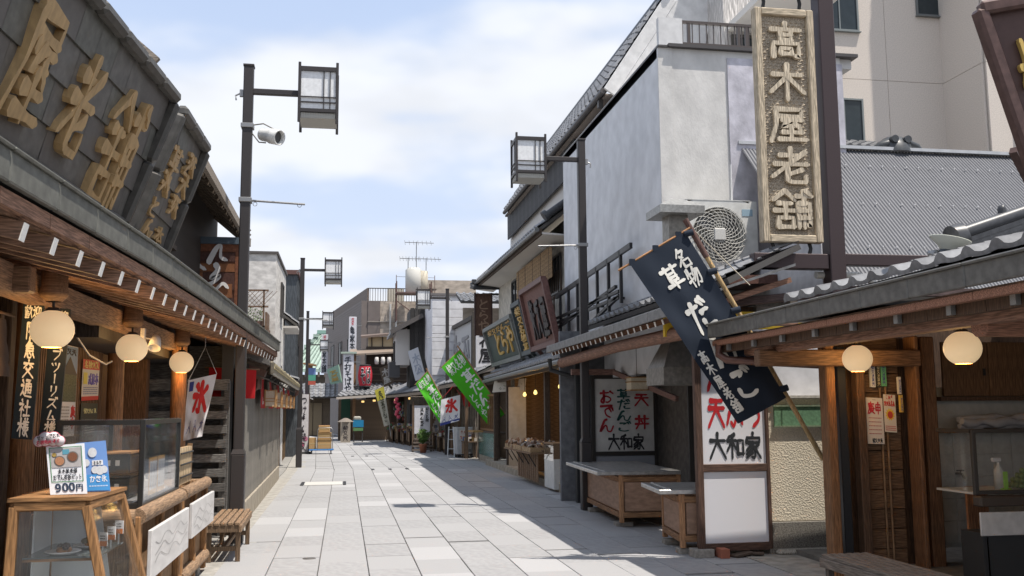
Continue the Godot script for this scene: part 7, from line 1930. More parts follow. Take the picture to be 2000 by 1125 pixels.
func vertical_sign(called_label: String, c: Vector3, w: float, h: float, text: String, small: String, mat: Material, ink: Material, cap := false):
	var o := thing("vertical_sign", called_label, "sign", c, 0, "tall white shop signs at the end of the street")
	bx(o, "board", Vector3.ZERO, V(w, h, 0.18), mat, 0.01)
	write(o, text, board(V(0, 0, 0.092), w, h, Vector3.RIGHT), [0.14, 0.06 if small == "" else 0.22, 0.76, 0.97], ink, true, 1.9, 0.003, 0.5, true)
	if small != "": write(o, small, board(V(0, 0, 0.092), w, h, Vector3.RIGHT), [0.3, 0.02, 0.7, 0.2], paint(0.5, 0.1, 0.12), true, 1.5, 0.003)
	if cap: bx(o, "cap", V(0, h / 2 + 0.06, 0), V(w + 0.3, 0.1, 0.4), paint(0.35, 0.42, 0.36))
	bx(o, "bracket", V(w / 2 + 0.15, h * 0.3, -0.05), V(0.32, 0.05, 0.05), paint(0.2, 0.2, 0.2))
	bx(o, "bracket", V(w / 2 + 0.15, -h * 0.3, -0.05), V(0.32, 0.05, 0.05), paint(0.2, 0.2, 0.2))
func hanging_signs():
	var wh := M("signwhite", Color(0.62, 0.62, 0.66), "blotch", V(1, 1, 1), 0.5)
	var ink := paint(0.025, 0.03, 0.04)
	vertical_sign("white vertical sign with pink top writing beside the brown building", V(0.45, 5.85, -57.5), 0.44, 2.5, "亀家本舗", "御菓子", wh, ink)
	vertical_sign("lower white vertical noodle sign with a pale cap", V(0.22, 3.62, -53.6), 0.56, 2.15, "手打そばや", "", wh, ink, true)
	vertical_sign("tall white vertical sign in front of the green temple roof", V(-1.42, 5.7, -71), 0.46, 2.8, "亀家本舗", "柴又", wh, ink)
	var g := thing("green_sign_board", "leaning pale green sign board with golden characters, far left", "sign")
	var f := qm(V(-1.0, 3.95, -56), V(-0.35, 4.2, -55.6), V(-0.15, 3.2, -55.6), V(-0.75, 3.1, -56))
	part(g, "panel", MB.new().slab(f.call(0, 0, 0), f.call(1, 0, 0), f.call(1, 1, 0), f.call(0, 1, 0), 0.1), paint(0.26, 0.40, 0.32))
	write(g, "川魚屋", f, [0.2, 0.2, 0.85, 0.85], paint(0.42, 0.28, 0.08), true, 1.8, 0.02)
	part(g, "support", MB.new().bar(V(-0.5, 3.12, -55.9), V(-0.5, 2.6, -56.2), 0.08, 0.08), paint(0.2, 0.2, 0.2))
	var s := thing("wooden_arrow_sign", "small wooden roofed sign with blue and green panels on the far left", "sign")
	bx(s, "post", V(-1.75, 3.5, -50), V(0.35, 1.0, 0.2), wood("arrow", Color(0.28, 0.16, 0.08), 1))
	part(s, "roof", MB.new().bar(V(-2.05, 4.0, -50), V(-1.4, 3.9, -50), 0.5, 0.08), wood("arrow", Color(0.28, 0.16, 0.08), 0))
	bx(s, "blue_panel", V(-1.6, 3.6, -49.88), V(0.36, 0.34, 0.03), paint(0.14, 0.22, 0.45))
	bx(s, "green_panel", V(-1.6, 3.28, -49.88), V(0.36, 0.3, 0.03), paint(0.08, 0.3, 0.22))
	bx(s, "red_panel", V(-1.6, 3.02, -49.88), V(0.36, 0.2, 0.03), paint(0.42, 0.09, 0.06))
	# boards on the right, before the white house
	var wd := wood("framew", Color(0.07, 0.06, 0.05), 1)
	var b := thing("long_billboard", "long framed white billboard with grey brush characters along the right", "billboard")
	f = qm(V(4.72, 5.4, -50.5), V(4.72, 5.02, -35.5), V(4.72, 3.12, -35.5), V(4.72, 2.7, -50.5))
	part(b, "panel", MB.new().slab(f.call(0, 0, 0), f.call(1, 0, 0), f.call(1, 1, 0), f.call(0, 1, 0), 0.1), paint(0.45, 0.45, 0.45))
	for e in [[0, 0, 1, 0], [0, 1, 1, 1], [0, 0, 0, 1], [1, 0, 1, 1]]: part(b, "frame_bar", MB.new().bar(f.call(e[0], e[1], 0.03), f.call(e[2], e[3], 0.03), 0.16, 0.16), wd)
	write(b, "花屋本店", f, [0.06, 0.2, 0.94, 0.85], paint(0.25, 0.25, 0.26), false, 1.2, 0.03, 0.5, true)
	bx(b, "end_post", V(4.8, 3.9, -35.35), V(0.35, 2.6, 0.12), wd)
	part(b, "fish_emblem", MB.new().box(f.call(0.52, 0.4, 0.06), V(0.05, 0.7, 0.35), Basis(Vector3.RIGHT, 0.785)), paint(0.4, 0.3, 0.12))
	for z in [-36.0, -43, -50]: bx(b, "leg", V(4.85, 1.6, z), V(0.12, 3.2, 0.12), wd)
	var h := thing("flower_shop_sign", "white square sign with bold black characters behind the roof boards", "sign")
	bx(h, "board", V(4.95, 3.75, -33.2), V(0.95, 1.35, 0.12), M("signwhite", Color(0.62, 0.62, 0.66), "blotch", V(1, 1, 1), 0.5))
	write(h, "花屋", board(V(4.86, 3.75, -33.138), 0.6, 1.2, Vector3.RIGHT), [0.05, 0.05, 0.95, 0.95], paint(0.02, 0.02, 0.025), true, 1.9, 0.003, 0.5, true)
	bx(h, "post", V(5.2, 1.7, -33.25), V(0.12, 3.3, 0.1), wd)
	var n := thing("hanging_name_board", "brown hanging name board under a small black roof", "sign")
	bx(n, "board", V(4.42, 4.68, -31.0), V(0.5, 1.36, 0.1), wood("nameb", Color(0.10, 0.055, 0.04), 1))
	for q in [-1, 1]: bx(n, "edge", V(4.42 + q * 0.27, 4.68, -31.0), V(0.05, 1.42, 0.13), wood("nameb2", Color(0.06, 0.035, 0.03), 1))
	write(n, "とらや", board(V(4.42, 4.68, -30.948), 0.4, 1.2, Vector3.RIGHT), [0.1, 0.08, 0.9, 0.95], paint(0.25, 0.17, 0.12), true, 1.5, 0.01, 0.5, true)
	part(n, "little_roof", MB.new().hexa2(V(4.02, 5.55, -30.6), V(4.95, 5.55, -30.6), V(4.95, 5.75, -31.2), V(4.02, 5.75, -31.2), 0.1).box(V(4.5, 5.75, -31.0), V(0.9, 0.14, 0.2)), paint(0.045, 0.047, 0.05))
	bx(n, "bracket", V(4.85, 5.35, -31.0), V(0.9, 0.06, 0.06), paint(0.03, 0.03, 0.03))
	bx(n, "bracket_post", V(5.0, 4.6, -31.0), V(0.06, 1.6, 0.06), paint(0.03, 0.03, 0.03))

func dark_house():
	var o := thing("dark_timber_house", "narrow dark timber house with white gable and balcony on the far right", "house")
	var dk := wood("darkt", Color(0.04, 0.038, 0.036), 1)
	bx(o, "wall", V(4.0, 3.2, -47.2), V(1.9, 6.4, 2.4), dk)
	for k in 9: bx(o, "wall_board", V(3.15 + k * 0.2, 4.6, -45.98), V(0.18, 3.7, 0.03), wood("darkt%d" % (k % 2), Color(0.045, 0.042, 0.04) * (1 + 0.3 * (k % 2)), 1))
	bx(o, "white_wall", V(2.75, 4.6, -47.5), V(0.7, 1.7, 2.4), M("softw", Color.WHITE))
	window(o, V(2.38, 4.45, -47.2), 0.8, 0.9, V(0, 0, 1))
	bx(o, "balcony", V(2.35, 3.55, -47.2), V(0.5, 0.7, 1.6), paint(0.07, 0.07, 0.072))
	part(o, "roof", MB.new().hexa2(V(2.1, 5.3, -45.4), V(2.1, 5.3, -49.5), V(3.6, 6.1, -49.5), V(3.6, 6.1, -45.4), 0.14), M("tile0", Color.WHITE))
	part(o, "roof_edge", MB.new().bar(V(2.1, 5.25, -45.36), V(3.6, 6.05, -45.36), 0.06, 0.2), paint(0.1, 0.09, 0.085))
	var s := thing("blue_white_board", "leaning white board with faint blue writing on the far right roof", "sign")
	var f := qm(V(2.75, 4.2, -43), V(3.25, 4.4, -42.6), V(3.6, 3.1, -42.6), V(3.1, 2.9, -43))
	part(s, "panel", MB.new().slab(f.call(0, 0, 0), f.call(1, 0, 0), f.call(1, 1, 0), f.call(0, 1, 0), 0.12), paint(0.5, 0.53, 0.58))
	write(s, "木彫", f, [0.2, 0.15, 0.8, 0.85], paint(0.3, 0.34, 0.42), true, 1.4, 0.01)
	part(s, "frame_bar", MB.new().bar(f.call(1, 0, 0), f.call(1, 1, 0), 0.1, 0.16), dk)
	part(s, "foot", MB.new().bar(f.call(0.5, 1, -0.05), f.call(0.5, 1.25, -0.2), 0.08, 0.08), dk)
	var w := thing("wooden_name_board", "leaning dark wooden board with silver characters on the far stall roof", "sign")
	f = qm(V(1.75, 3.75, -50), V(2.25, 3.95, -49.6), V(2.45, 3.0, -49.6), V(2.0, 2.8, -50))
	part(w, "panel", MB.new().slab(f.call(0, 0, 0), f.call(1, 0, 0), f.call(1, 1, 0), f.call(0, 1, 0), 0.12), wood("wnb", Color(0.09, 0.065, 0.045), 1))
	write(w, "木屋", f, [0.15, 0.1, 0.85, 0.9], paint(0.36, 0.35, 0.33), true, 1.8, 0.02)
	part(w, "foot", MB.new().bar(f.call(0.5, 1, -0.05), f.call(0.5, 1.2, -0.2), 0.08, 0.08), dk)

func white_siding():
	var o := thing("white_sided_building", "white sided building behind the long billboard on the right", "building")
	var w := M("sidingw", Color(0.66, 0.66, 0.68), "blotch", V(0.5, 0.5, 0.5), 0.6)
	bx(o, "wall", V(6.2, 3.3, -44.6), V(4.9, 6.6, 5.0), w)
	for k in 9: bx(o, "siding_board", V(6.2, 3.3 + k * 0.36, -42.06), V(4.92, 0.34, 0.05), w, 0.006)
	bx(o, "roof_edge", V(6.2, 6.65, -44.6), V(5.1, 0.1, 5.2), paint(0.16, 0.15, 0.15))
	tile_roof(o, V(4.6, 5.95, -38.6), V(7.4, 5.95, -38.6), V(4.6, 6.5, -40.5), V(7.4, 6.5, -40.5), 10, 6)
	bx(o, "front_wall", V(6.3, 4.4, -40.5), V(2.8, 3.0, 0.1), M("creamwall", Color.WHITE))

func far_stalls():
	var cm := [paint(0.45, 0.4, 0.34), paint(0.16, 0.10, 0.06), paint(0.35, 0.08, 0.07), paint(0.10, 0.22, 0.10), paint(0.52, 0.50, 0.48), paint(0.45, 0.30, 0.12), paint(0.12, 0.16, 0.30)]
	var wd := wood("stallw", Color(0.15, 0.10, 0.065), 1)
	var defs := [[4.05, -32.2, -37.6, 2.75, "shop front with red lanterns behind the ice flag"], [3.75, -38.0, -43.6, 2.6, "shop front with hanging white scroll behind the small green banner"], [3.2, -44.0, -52.0, 2.6, "far souvenir shop with crowded wooden goods tables"]]
	for k in 3:
		var q = defs[k]
		var o := thing("open_shop_front", q[4], "shop", Vector3.ZERO, 0, "open shop fronts on the far right")
		var a := V(q[0], 0, q[1])
		var b := V(q[0] + (q[2] - q[1]) * 0.115 * (1.0 if k > 0 else 0.35), 0, q[2])
		tile_roof(o, a + V(-0.25, q[3] - 0.2, 0), b + V(-0.25, q[3] - 0.2, 0), a + V(1.3, q[3] + 0.55, 0), b + V(1.3, q[3] + 0.55, 0), 16 + k * 5, 5)
		part(o, "eave_board", MB.new().bar(a + V(-0.25, q[3] - 0.28, 0), b + V(-0.25, q[3] - 0.28, 0), 0.06, 0.12), wood("stalleave", Color(0.24, 0.19, 0.14), 2))
		part(o, "back_wall", MB.new().slab(a + V(1.4, 3, 0), b + V(1.4, 3, 0), b + V(1.4, 0, 0), a + V(1.4, 0, 0), 0.1), wood("stallin", Color(0.10, 0.07, 0.045), 1))
		bx(o, "end_wall", b + V(0.75, 1.3, 0.1), V(1.4, 2.6, 0.08), wood("stallin", Color(0.10, 0.07, 0.045), 1))
		for i in 4: bx(o, "post", a.lerp(b, (i + 0.2) / 3.5) + V(0.02, 1.2, 0), V(0.1, 2.4, 0.1), wd)
		if k == 0:
			for i in 12: bx(o, "lattice_bar", a.lerp(b, i / 12.0) + V(0.35, 1.15, 0), V(0.05, 2.2, 0.08), wood("latt", Color(0.19, 0.16, 0.13), 1))
		for i in [4, 7, 10][k]:
			var t := thing("goods_table", "%s goods table from the near end of the %s" % [ORD[i], ["latticed shop front behind the ice flag", "shop front with the white scroll board", "far souvenir shop"][k]], "table", a.lerp(b, (i + 0.5) / [4.0, 7.0, 10.0][k]) + V(0.18 - 0.06 * (i % 2), 0, 0), 0, "goods tables along the far shop fronts")
			var hh: float = 0.55 + 0.12 * (i % 3)
			bx(t, "top", V(0, hh, 0), V(0.5, 0.04, 0.7), wd)
			for sx in [-1, 1]:
				for sz in [-1, 1]: bx(t, "leg", V(sx * 0.2, hh / 2, sz * 0.3), V(0.05, hh, 0.05), wd)
			bx(t, "front", V(-0.22, hh * 0.6, 0), V(0.03, hh * 0.65, 0.66), wood("tf%d" % (i % 2), Color(0.26, 0.17, 0.10) * (0.7 + 0.4 * (i % 2)), 2))
			var g := rng(i * 9 + k)
			for j in 14: bx(t, "goods_box", V(g.randf_range(-0.2, 0.2), hh + 0.06 + g.randf_range(0, 0.12), g.randf_range(-0.3, 0.3)), V(0.1, g.randf_range(0.06, 0.16), 0.12), cm[g.randi() % 7])
			if k > 0:
				for j in 12: bx(t, "hanging_goods", V(g.randf_range(0.1, 0.45), g.randf_range(1.15, 2.05), g.randf_range(-0.34, 0.34)), V(0.06, g.randf_range(0.08, 0.2), 0.09), cm[g.randi() % 7])
	var li := -1
	for p in [[3.35, 2.15, -39.5], [3.3, 2.15, -40.3], [2.95, 2.15, -44.2], [2.5, 2.12, -48.0], [1.0, 2.1, -52.8], [1.6, 2.15, -52.8]]:
		li += 1
		var l := thing("shop_lamp", "%s warm lamp from the near end under the far right eaves" % ORD[li], "lamp", V(p[0], p[1], p[2]), 0, "warm lamps under the far eaves")
		bx(l, "shade", Vector3.ZERO, V(0.14, 0.09, 0.22), glow("farlamp", Color(1.0, 0.62, 0.22), 1.0))
		bx(l, "bracket", V(0, 0.07, 0), V(0.04, 0.06, 0.1), paint(0.05, 0.05, 0.05))
	# people-free bits: a blue crate cart, wooden lantern box, signs and flags at the crossing
	var c := thing("blue_crate", "bright blue crate on a cart at the far crossing", "crate", V(0.75, 0, -51.5))
	bx(c, "crate", V(0, 0.95, 0), V(0.55, 0.35, 0.4), paint(0.02, 0.22, 0.42))
	bx(c, "green_tray", V(0, 0.66, 0), V(0.5, 0.16, 0.38), paint(0.12, 0.25, 0.1))
	for sx in [-1, 1]: bx(c, "leg", V(sx * 0.22, 0.3, 0), V(0.05, 0.6, 0.3), paint(0.05, 0.05, 0.05))
	bx(c, "sack", V(-0.05, 1.22, 0), V(0.4, 0.22, 0.3), paint(0.35, 0.33, 0.28), 0.06)
	var l := thing("stone_lantern_box", "pale tapered wooden lantern box with dark writing at the far crossing", "lantern", V(0.1, 0, -51.2))
	part(l, "body", MB.new().box(V(0, 0.53, 0), V(0.5, 1.06, 0.5)), paint(0.33, 0.29, 0.24))
	part(l, "roof", MB.new().lathe([Vector2(0.44, 1.05), Vector2(0.1, 1.24), Vector2(0, 1.25)], Vector3.ZERO, 4), paint(0.2, 0.17, 0.14))
	write(l, "柴又天", board(V(0, 0.5, 0.252), 0.4, 0.9, Vector3.RIGHT), [0.2, 0.1, 0.8, 0.95], paint(0.06, 0.05, 0.05), true, 1.9, 0.003)
	var y := thing("yellow_flag", "yellow and white narrow flag leaning at the far shop corner", "flag")
	var f := qm(V(1.55, 2.65, -50.5), V(2.0, 2.85, -50.4), V(2.35, 0.9, -50.4), V(2.05, 0.8, -50.5), 0.03)
	part(y, "cloth", MB.new().sheet(f, 6, 14), paint(0.55, 0.52, 0.42))
	poster(y, f, paint(0.62, 0.55, 0.08), "yellow_top", [0.0, 0.0, 1.0, 0.3], 0.03)
	write(y, "名物草だんご", f, [0.3, 0.06, 0.75, 0.9], paint(0.08, 0.08, 0.05), true, 1.6, 0.03)
	part(y, "pole", MB.new().tube([V(2.0, 2.95, -50.45), V(2.4, 0.3, -50.45)], 0.025, 6), paint(0.5, 0.5, 0.48))
	var pk := thing("pink_flower_string", "string of pink paper flowers hanging at the far souvenir shop", "decoration", V(2.55, 0, -47.2))
	var gg := rng(31)
	for k in 8: part(pk, "flower", MB.new().lathe([Vector2(0, 0.1), Vector2(0.09, 0.06), Vector2(0.11, 0), Vector2(0.07, -0.08), Vector2(0, -0.1)], V(gg.randf_range(-0.1, 0.1), 2.15 - k * 0.12, gg.randf_range(-0.1, 0.1)), 8), paint(0.6, 0.09, 0.14))
	part(pk, "string", MB.new().tube([V(0, 2.3, 0), V(0, 1.1, 0)], 0.012, 5), paint(0.3, 0.2, 0.2))
	# hanging white scroll board, its little roof and the pot plant
	var s := thing("scroll_board", "standing white scroll board with black column writing under a little roof", "sign", V(3.05, 0, -38.6), 0.1)
	bx(s, "board", V(0, 1.25, 0), V(0.62, 1.1, 0.06), M("signwhite", Color(0.62, 0.62, 0.66), "blotch", V(1, 1, 1), 0.5))
	write(s, "無類の漬もの", board(V(0.0, 1.25, 0.032), 0.6, 1.05, Vector3.RIGHT), [0.36, 0.06, 0.62, 0.96], paint(0.02, 0.02, 0.02), true, 1.8, 0.003)
	write(s, "柴又名物", board(V(0.0, 1.25, 0.032), 0.6, 1.05, Vector3.RIGHT), [0.72, 0.04, 0.93, 0.6], paint(0.02, 0.02, 0.02), true, 1.6, 0.003)
	for q in [-1, 1]: bx(s, "post", V(q * 0.36, 1.0, 0), V(0.07, 2.0, 0.1), wd)
	for k in 9: bx(s, "roof_board", V(-0.44 + k * 0.11, 2.0, 0.05), V(0.1, 0.34, 0.04), wood("srb", Color(0.10, 0.085, 0.065), 1), 0, Basis(Vector3.RIGHT, 0.5))
	for k in 4: bx(s, "step", V(0, 0.08 + k * 0.14, 0.1 - k * 0.01), V(0.85 - k * 0.06, 0.06, 0.3), paint(0.16, 0.13, 0.11))
	var p := thing("potted_plant", "green leafy plant in a terracotta pot beside the scroll board", "plant", V(3.0, 0, -37.4))
	part(p, "pot", MB.new().lathe([Vector2(0, 0), Vector2(0.11, 0), Vector2(0.15, 0.3), Vector2(0.165, 0.3), Vector2(0.165, 0.34), Vector2(0.14, 0.34), Vector2(0.13, 0.3), Vector2(0, 0.3)], Vector3.ZERO, 18), M("terracotta", Color(0.30, 0.12, 0.07), "blotch", V(4, 4, 4), 0.8))
	var lf := MB.new()
	gg = rng(77)
	for k in 34:
		var an := gg.randf() * TAU
		var lean := gg.randf_range(0.05, 0.3)
		var h := gg.randf_range(0.5, 0.95)
		var b := V(cos(an) * lean, h, sin(an) * lean)
		lf.tube([V(0, 0.3, 0), b * 0.6 + V(0, 0.1, 0), b], [0.006, 0.004, 0.002], 4, false)
		for j in 9:
			var at := V(0, 0.3, 0).lerp(b, 0.35 + j * 0.07)
			var d := V(gg.randf_range(-1, 1), gg.randf_range(-0.2, 0.9), gg.randf_range(-1, 1)).normalized() * 0.13
			var e := d.cross(V(0.3, 0.2, 1)).normalized() * 0.022
			lf.tri(at, at + d * 0.5 + e, at + d); lf.tri(at, at + d, at + d * 0.5 - e)
	part(p, "foliage", lf, M("leafy2", Color(0.07, 0.13, 0.03), "fine", V(9, 9, 9), 0.5)).set_meta("kind", "stuff")
	part(p, "stem", MB.new().tube([V(0, 0.28, 0), V(0.02, 0.6, 0)], 0.015, 6), paint(0.1, 0.08, 0.04))

func temple():
	var o := thing("temple_roof", "pale green copper temple roof with stepped ridge at the street's end", "temple")
	var g := M("verdi", Color(0.34, 0.44, 0.38), "stain", V(0.5, 0.5, 0.5), 0.6)
	var e0 := V(-5.2, 5.6, -94)
	var e1 := V(1.0, 5.6, -94)
	var r0 := V(-2.6, 9.2, -97)
	var r1 := V(1.0, 9.2, -97)
	part(o, "roof", MB.new().hexa2(e0, e1, r1, r0, 0.3), g)
	for k in 16: part(o, "roof_rib", MB.new().bar(e0.lerp(e1, k / 15.0) + V(0, 0.05, 0), r0.lerp(r1, k / 15.0) + V(0, 0.05, 0), 0.1, 0.12), M("verdi2", Color(0.26, 0.33, 0.28), "stain", V(0.5, 0.5, 0.5), 0.6))
	for k in 6: bx(o, "ridge_step", V(-4.9 + k * 0.42, 6.2 + k * 0.55, -94.6 - k * 0.4), V(0.5, 0.3, 0.5), g)
	bx(o, "ridge", V(-0.8, 9.35, -97), V(3.8, 0.35, 0.4), M("verdi3", Color(0.22, 0.36, 0.31), "", Vector3.ONE, 0.6))
	for k in 10: bx(o, "bracket", V(-4.8 + k * 0.6, 5.1, -94.2), V(0.2, 0.5, 0.3), paint(0.13, 0.1, 0.08))
	bx(o, "wall", V(-2, 2.5, -96), V(7, 5.2, 1.5), paint(0.09, 0.075, 0.06))
	var w := thing("street_end_shop", "shaded shop front closing the end of the street", "shop")
	bx(w, "wall", V(-2.2, 1.5, -66), V(2.6, 3.0, 1), wood("endshop", Color(0.17, 0.13, 0.09), 1))
	for k in 3: bx(w, "door_panel", V(-2.9 + k * 0.6, 1.1, -65.45), V(0.55, 2.1, 0.06), paint(0.28, 0.22, 0.14))
	tile_roof(w, V(-3.6, 2.5, -64.5), V(-0.4, 2.5, -64.5), V(-3.6, 3.4, -66), V(-0.4, 3.4, -66), 10, 5)

func green_banner(k: int):
	var o := thing("green_banner", ["large bright green banner with white characters leaning over the street", "smaller bright green banner behind the large one"][k], "banner", Vector3.ZERO, 0, "bright green dumpling banners")
	var g := M("greencloth", Color(0.075, 0.46, 0.02), "fine", V(8, 8, 8), 0.85)
	g.backlight = Color(0.12, 0.45, 0.04)
	var c: Array = [[V(2.96, 2.93, -30), V(3.53, 3.47, -30), V(4.93, 1.47, -30), V(4.44, 1.12, -30)], [V(2.53, 2.55, -35), V(2.95, 3.01, -35), V(3.85, 1.35, -35), V(3.46, 1.08, -35)]][k]
	var f := qm(c[0], c[1], c[2], c[3], 0.05, 0.8, 0.8 + k)
	part(o, "cloth", MB.new().sheet(f, 20, 48), g)
	var wh := paint(0.72, 0.75, 0.70)
	write(o, "柴又名物", f, [0.10, 0.04, 0.95, 0.18], wh, false, 1.7, 0.012, 0.5, true)
	write(o, "草だんご", f, [0.42, 0.22, 0.92, 0.95], wh, true, 1.9, 0.012, 0.6, true, 0.15)
	write(o, "とらや", f, [0.12, 0.52, 0.36, 0.90], wh, true, 1.7, 0.012, 0.5, true)
	var w := wood("poleb", Color(0.34, 0.2, 0.1), 1)
	part(o, "pole", MB.new().tube([f.call(1.02, -0.06, 0), f.call(1.03, 1.0, 0)], 0.022, 8), w)
	part(o, "top_rod", MB.new().tube([f.call(-0.08, 0, 0), f.call(1.06, 0, 0)], 0.014, 6), w)

# ---- small things ------------------------------------------------------------------------------------------
func small_things():
	ice_flag(V(3.62, 1.55, -33.5), "white flag with red ice character and wave below the green banners", 1)
	var fz := thing("ice_freezer", "grey wheeled freezer cabinet with red price print", "freezer", V(4.18, 0, -33.2), 0.06)
	var gm := M("freezer", Color(0.42, 0.44, 0.46), "blotch", V(1, 1, 1), 0.4)
	bx(fz, "body", V(0, 0.55, -0.3), V(0.76, 0.88, 0.7), gm, 0.02)
	bx(fz, "lid", V(0, 1.0, -0.3), V(0.78, 0.05, 0.72), paint(0.5, 0.52, 0.53), 0.01)
	bx(fz, "frame", V(0, 0.11, -0.3), V(0.78, 0.04, 0.72), paint(0.06, 0.06, 0.06))
	for sx in [-1, 1]:
		for sz in [-0.55, -0.05]: part(fz, "wheel", MB.new().tube([V(sx * 0.32 - 0.02, 0.05, sz), V(sx * 0.32 + 0.02, 0.05, sz)], 0.05, 12), paint(0.03, 0.03, 0.03))
	var f := board(V(0, 0.78, 0.056), 0.6, 0.34, Vector3.RIGHT)
	poster(fz, f, paint(0.56, 0.54, 0.5), "price_sheet", [0, 0, 1, 1], 0.003)
	write(fz, "ゆのかんり", f, [0.08, 0.06, 0.92, 0.32], paint(0.3, 0.06, 0.03), false, 1.8, 0.003)
	lines(fz, f, [0.1, 0.38, 0.9, 0.46], 1, paint(0.3, 0.06, 0.03), 0.005)
	var rp := paint(0.42, 0.04, 0.03)
	latin(fz, "1", V(-0.24, 0.68, 0.062), 0.12, Vector3.RIGHT, rp)
	latin(fz, "150", V(0.04, 0.68, 0.062), 0.12, Vector3.RIGHT, rp)
	write(fz, "回", f, [0.18, 0.62, 0.36, 0.95], rp, true, 1.3, 0.003, 0.2)
	write(fz, "円", f, [0.78, 0.62, 0.96, 0.95], rp, true, 1.3, 0.003, 0.2)
	for k in 3: bx(fz, "vent", V(-0.07 + k * 0.14, 0.24, 0.055), V(0.09, 0.1, 0.01), paint(0.16, 0.17, 0.18))
	# hand trolley with cartons
	var d := thing("platform_trolley", "blue platform trolley with steel handle on the left of the street", "trolley", V(-0.82, 0, -37.9))
	bx(d, "deck", V(0, 0.16, 0), V(0.92, 0.05, 0.62), paint(0.02, 0.16, 0.45, 0.4), 0.015)
	for sx in [-1, 1]:
		for sz in [-1, 1]: part(d, "wheel", MB.new().tube([V(sx * 0.36 - 0.02, 0.065, sz * 0.24), V(sx * 0.36 + 0.02, 0.065, sz * 0.24)], 0.065, 12), paint(0.03, 0.03, 0.03))
	part(d, "handle", MB.new().tube([V(0.42, 0.18, 0.28), V(0.42, 0.9, 0.28), V(0.36, 0.98, 0.28), V(-0.1, 0.98, 0.29), V(-0.14, 0.9, 0.29), V(-0.14, 0.18, 0.29)], 0.016, 6), M("lampmetal", Color.WHITE))
	part(d, "handle_bar", MB.new().tube([V(-0.14, 0.62, 0.28), V(0.42, 0.62, 0.28)], 0.012, 6), M("lampmetal", Color.WHITE))
	var car := M("carton", Color(0.46, 0.29, 0.13), "fine", V(4, 4, 4), 0.85)
	var cs := [[V(0.1, 0.19, 0), V(0.55, 0.36, 0.5), "lowest cardboard carton on the blue trolley"], [V(0.12, 0.56, 0), V(0.5, 0.24, 0.46), "middle cardboard carton on the blue trolley"], [V(0.1, 0.81, 0), V(0.42, 0.26, 0.42), "topmost cardboard carton with coloured tape on the blue trolley"], [V(-0.33, 0.19, 0.02), V(0.25, 0.42, 0.4), "narrow cardboard carton at the back of the blue trolley"]]
	for k in 4:
		var q = cs[k]
		var b := thing("carton", q[2], "carton", V(-0.82, 0, -37.9) + q[0], 0, "cardboard cartons on the trolley")
		bx(b, "box", V(0, q[1].y / 2, 0), q[1], car, 0.006)
		bx(b, "tape", V(0, q[1].y / 2, q[1].z / 2 + 0.001), V(q[1].x * 0.98, 0.03, 0.004), paint(0.5, 0.38, 0.2))
		bx(b, "flap_seam", V(0, q[1].y + 0.001, 0), V(q[1].x, 0.004, 0.05), paint(0.5, 0.38, 0.2) if k != 2 else paint(0.5, 0.1, 0.1))
	# pickle shop banner
	var p := thing("pickle_banner", "tall white banner stand with pickle pictures and black characters", "banner", V(-1.62, 0, -38.0))
	var ff := board(V(0, 1.15, 0.02), 0.6, 2.2, Vector3.RIGHT)
	bx(p, "sheet", V(0, 1.15, 0), V(0.6, 2.2, 0.03), M("bannerw", Color(0.66, 0.63, 0.64), "blotch", V(1.5, 1.5, 1.5), 0.6))
	write(p, "つけもの柴又", ff, [0.55, 0.04, 0.85, 0.97], paint(0.04, 0.03, 0.04), true, 1.5, 0.003, 0.5, true)
	var g := rng(15)
	for k in 9:
		var m := MB.new()
		var u := 0.14 + 0.2 * (k % 2) + (0.5 if k > 6 else 0.0)
		var v := 0.1 + k * 0.095
		for j in 16: m.tri(ff.call(u, v, 0.0), ff.call(u + 0.15 * cos(TAU * j / 16), v + 0.04 * sin(TAU * j / 16), 0.0), ff.call(u + 0.15 * cos(TAU * (j + 1) / 16), v + 0.04 * sin(TAU * (j + 1) / 16), 0.0))
		var col := [Color(0.5, 0.12, 0.2), Color(0.5, 0.3, 0.08), Color(0.3, 0.36, 0.1), Color(0.55, 0.2, 0.3)][k % 4] as Color
		part(p, "pickle_picture", m, paint(col.r, col.g, col.b))
	for q in [-1, 1]: bx(p, "stand_post", V(q * 0.32, 1.15, -0.02), V(0.04, 2.3, 0.04), paint(0.1, 0.07, 0.06))
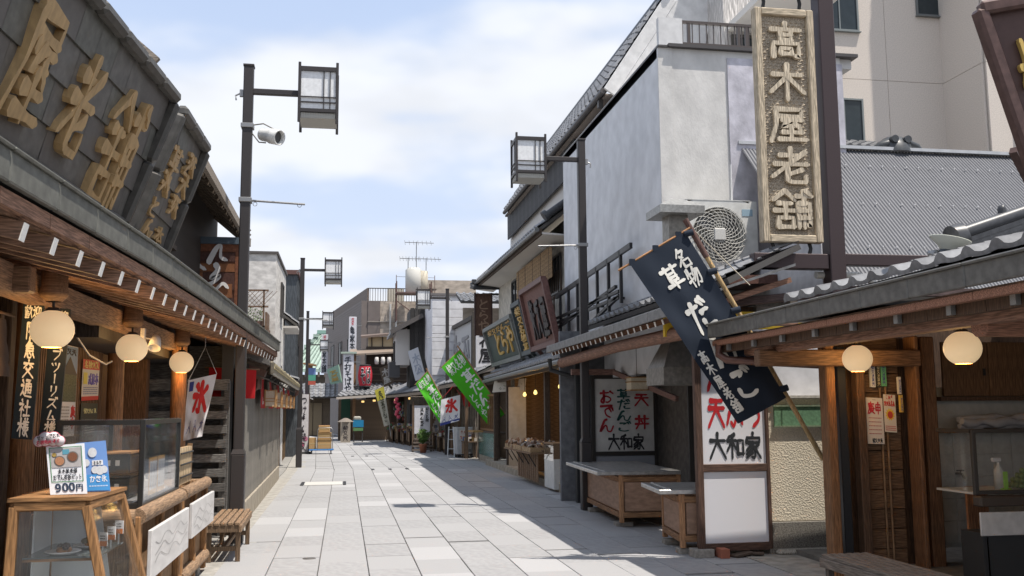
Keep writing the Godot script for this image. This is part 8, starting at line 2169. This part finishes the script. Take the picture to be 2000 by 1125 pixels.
	bx(p, "stand_foot", V(0, 0.04, 0), V(0.8, 0.08, 0.4), paint(0.06, 0.06, 0.06))
	var sp := thing("scalloped_plaque", "small white scalloped plaque with black edge under the left eave end", "sign", V(-1.72, 2.36, -27.6))
	bx(sp, "board", Vector3.ZERO, V(0.42, 0.55, 0.05), paint(0.6, 0.58, 0.55), 0.01)
	for sx in [-1, 1]:
		bx(sp, "edge", V(sx * 0.22, 0, 0.005), V(0.03, 0.58, 0.07), paint(0.05, 0.05, 0.055))
		for sy in [-1, 1]: part(sp, "scallop", MB.new().tube([V(sx * 0.15, sy * 0.22, 0.025), V(sx * 0.15, sy * 0.22, 0.04)], 0.06, 12), paint(0.05, 0.05, 0.055))
	write(sp, "和菓子", board(V(0, 0, 0.027), 0.3, 0.5, Vector3.RIGHT), [0.3, 0.05, 0.7, 0.95], paint(0.04, 0.04, 0.05), true, 1.5, 0.003)
	br(sp, "hanger", V(0, 0.28, 0), V(0, 0.5, 0), 0.02, 0.02, paint(0.05, 0.05, 0.05))
	# white chair frame beside the second right lamp, and red lanterns
	var s := thing("white_stand", "thin white metal stand beside the ice flag", "stand", V(3.62, 0, -33.3))
	for x in [-0.12, 0.12]: br(s, "leg", V(x, 0, 0), V(x * 0.6, 1.05, 0), 0.03, 0.03, paint(0.65, 0.68, 0.7))
	for y in [0.3, 0.62, 0.95]: bx(s, "rung", V(0, y, 0), V(0.2, 0.02, 0.02), paint(0.65, 0.68, 0.7))
	var rl := thing("red_pennant", "small red pennant with white character behind the ice flag", "flag")
	f = qm(V(4.0, 2.18, -33.6), V(4.5, 2.3, -33.6), V(4.3, 1.72, -33.6), V(4.1, 1.75, -33.6))
	part(rl, "cloth", MB.new().sheet(f, 4, 4), paint(0.5, 0.03, 0.03))
	write(rl, "氷", f, [0.35, 0.2, 0.7, 0.6], paint(0.6, 0.55, 0.5), true, 1.8, 0.003)
	part(rl, "cord", MB.new().tube([V(3.95, 2.2, -33.6), V(4.55, 2.34, -33.6)], 0.01, 5), paint(0.4, 0.1, 0.1))
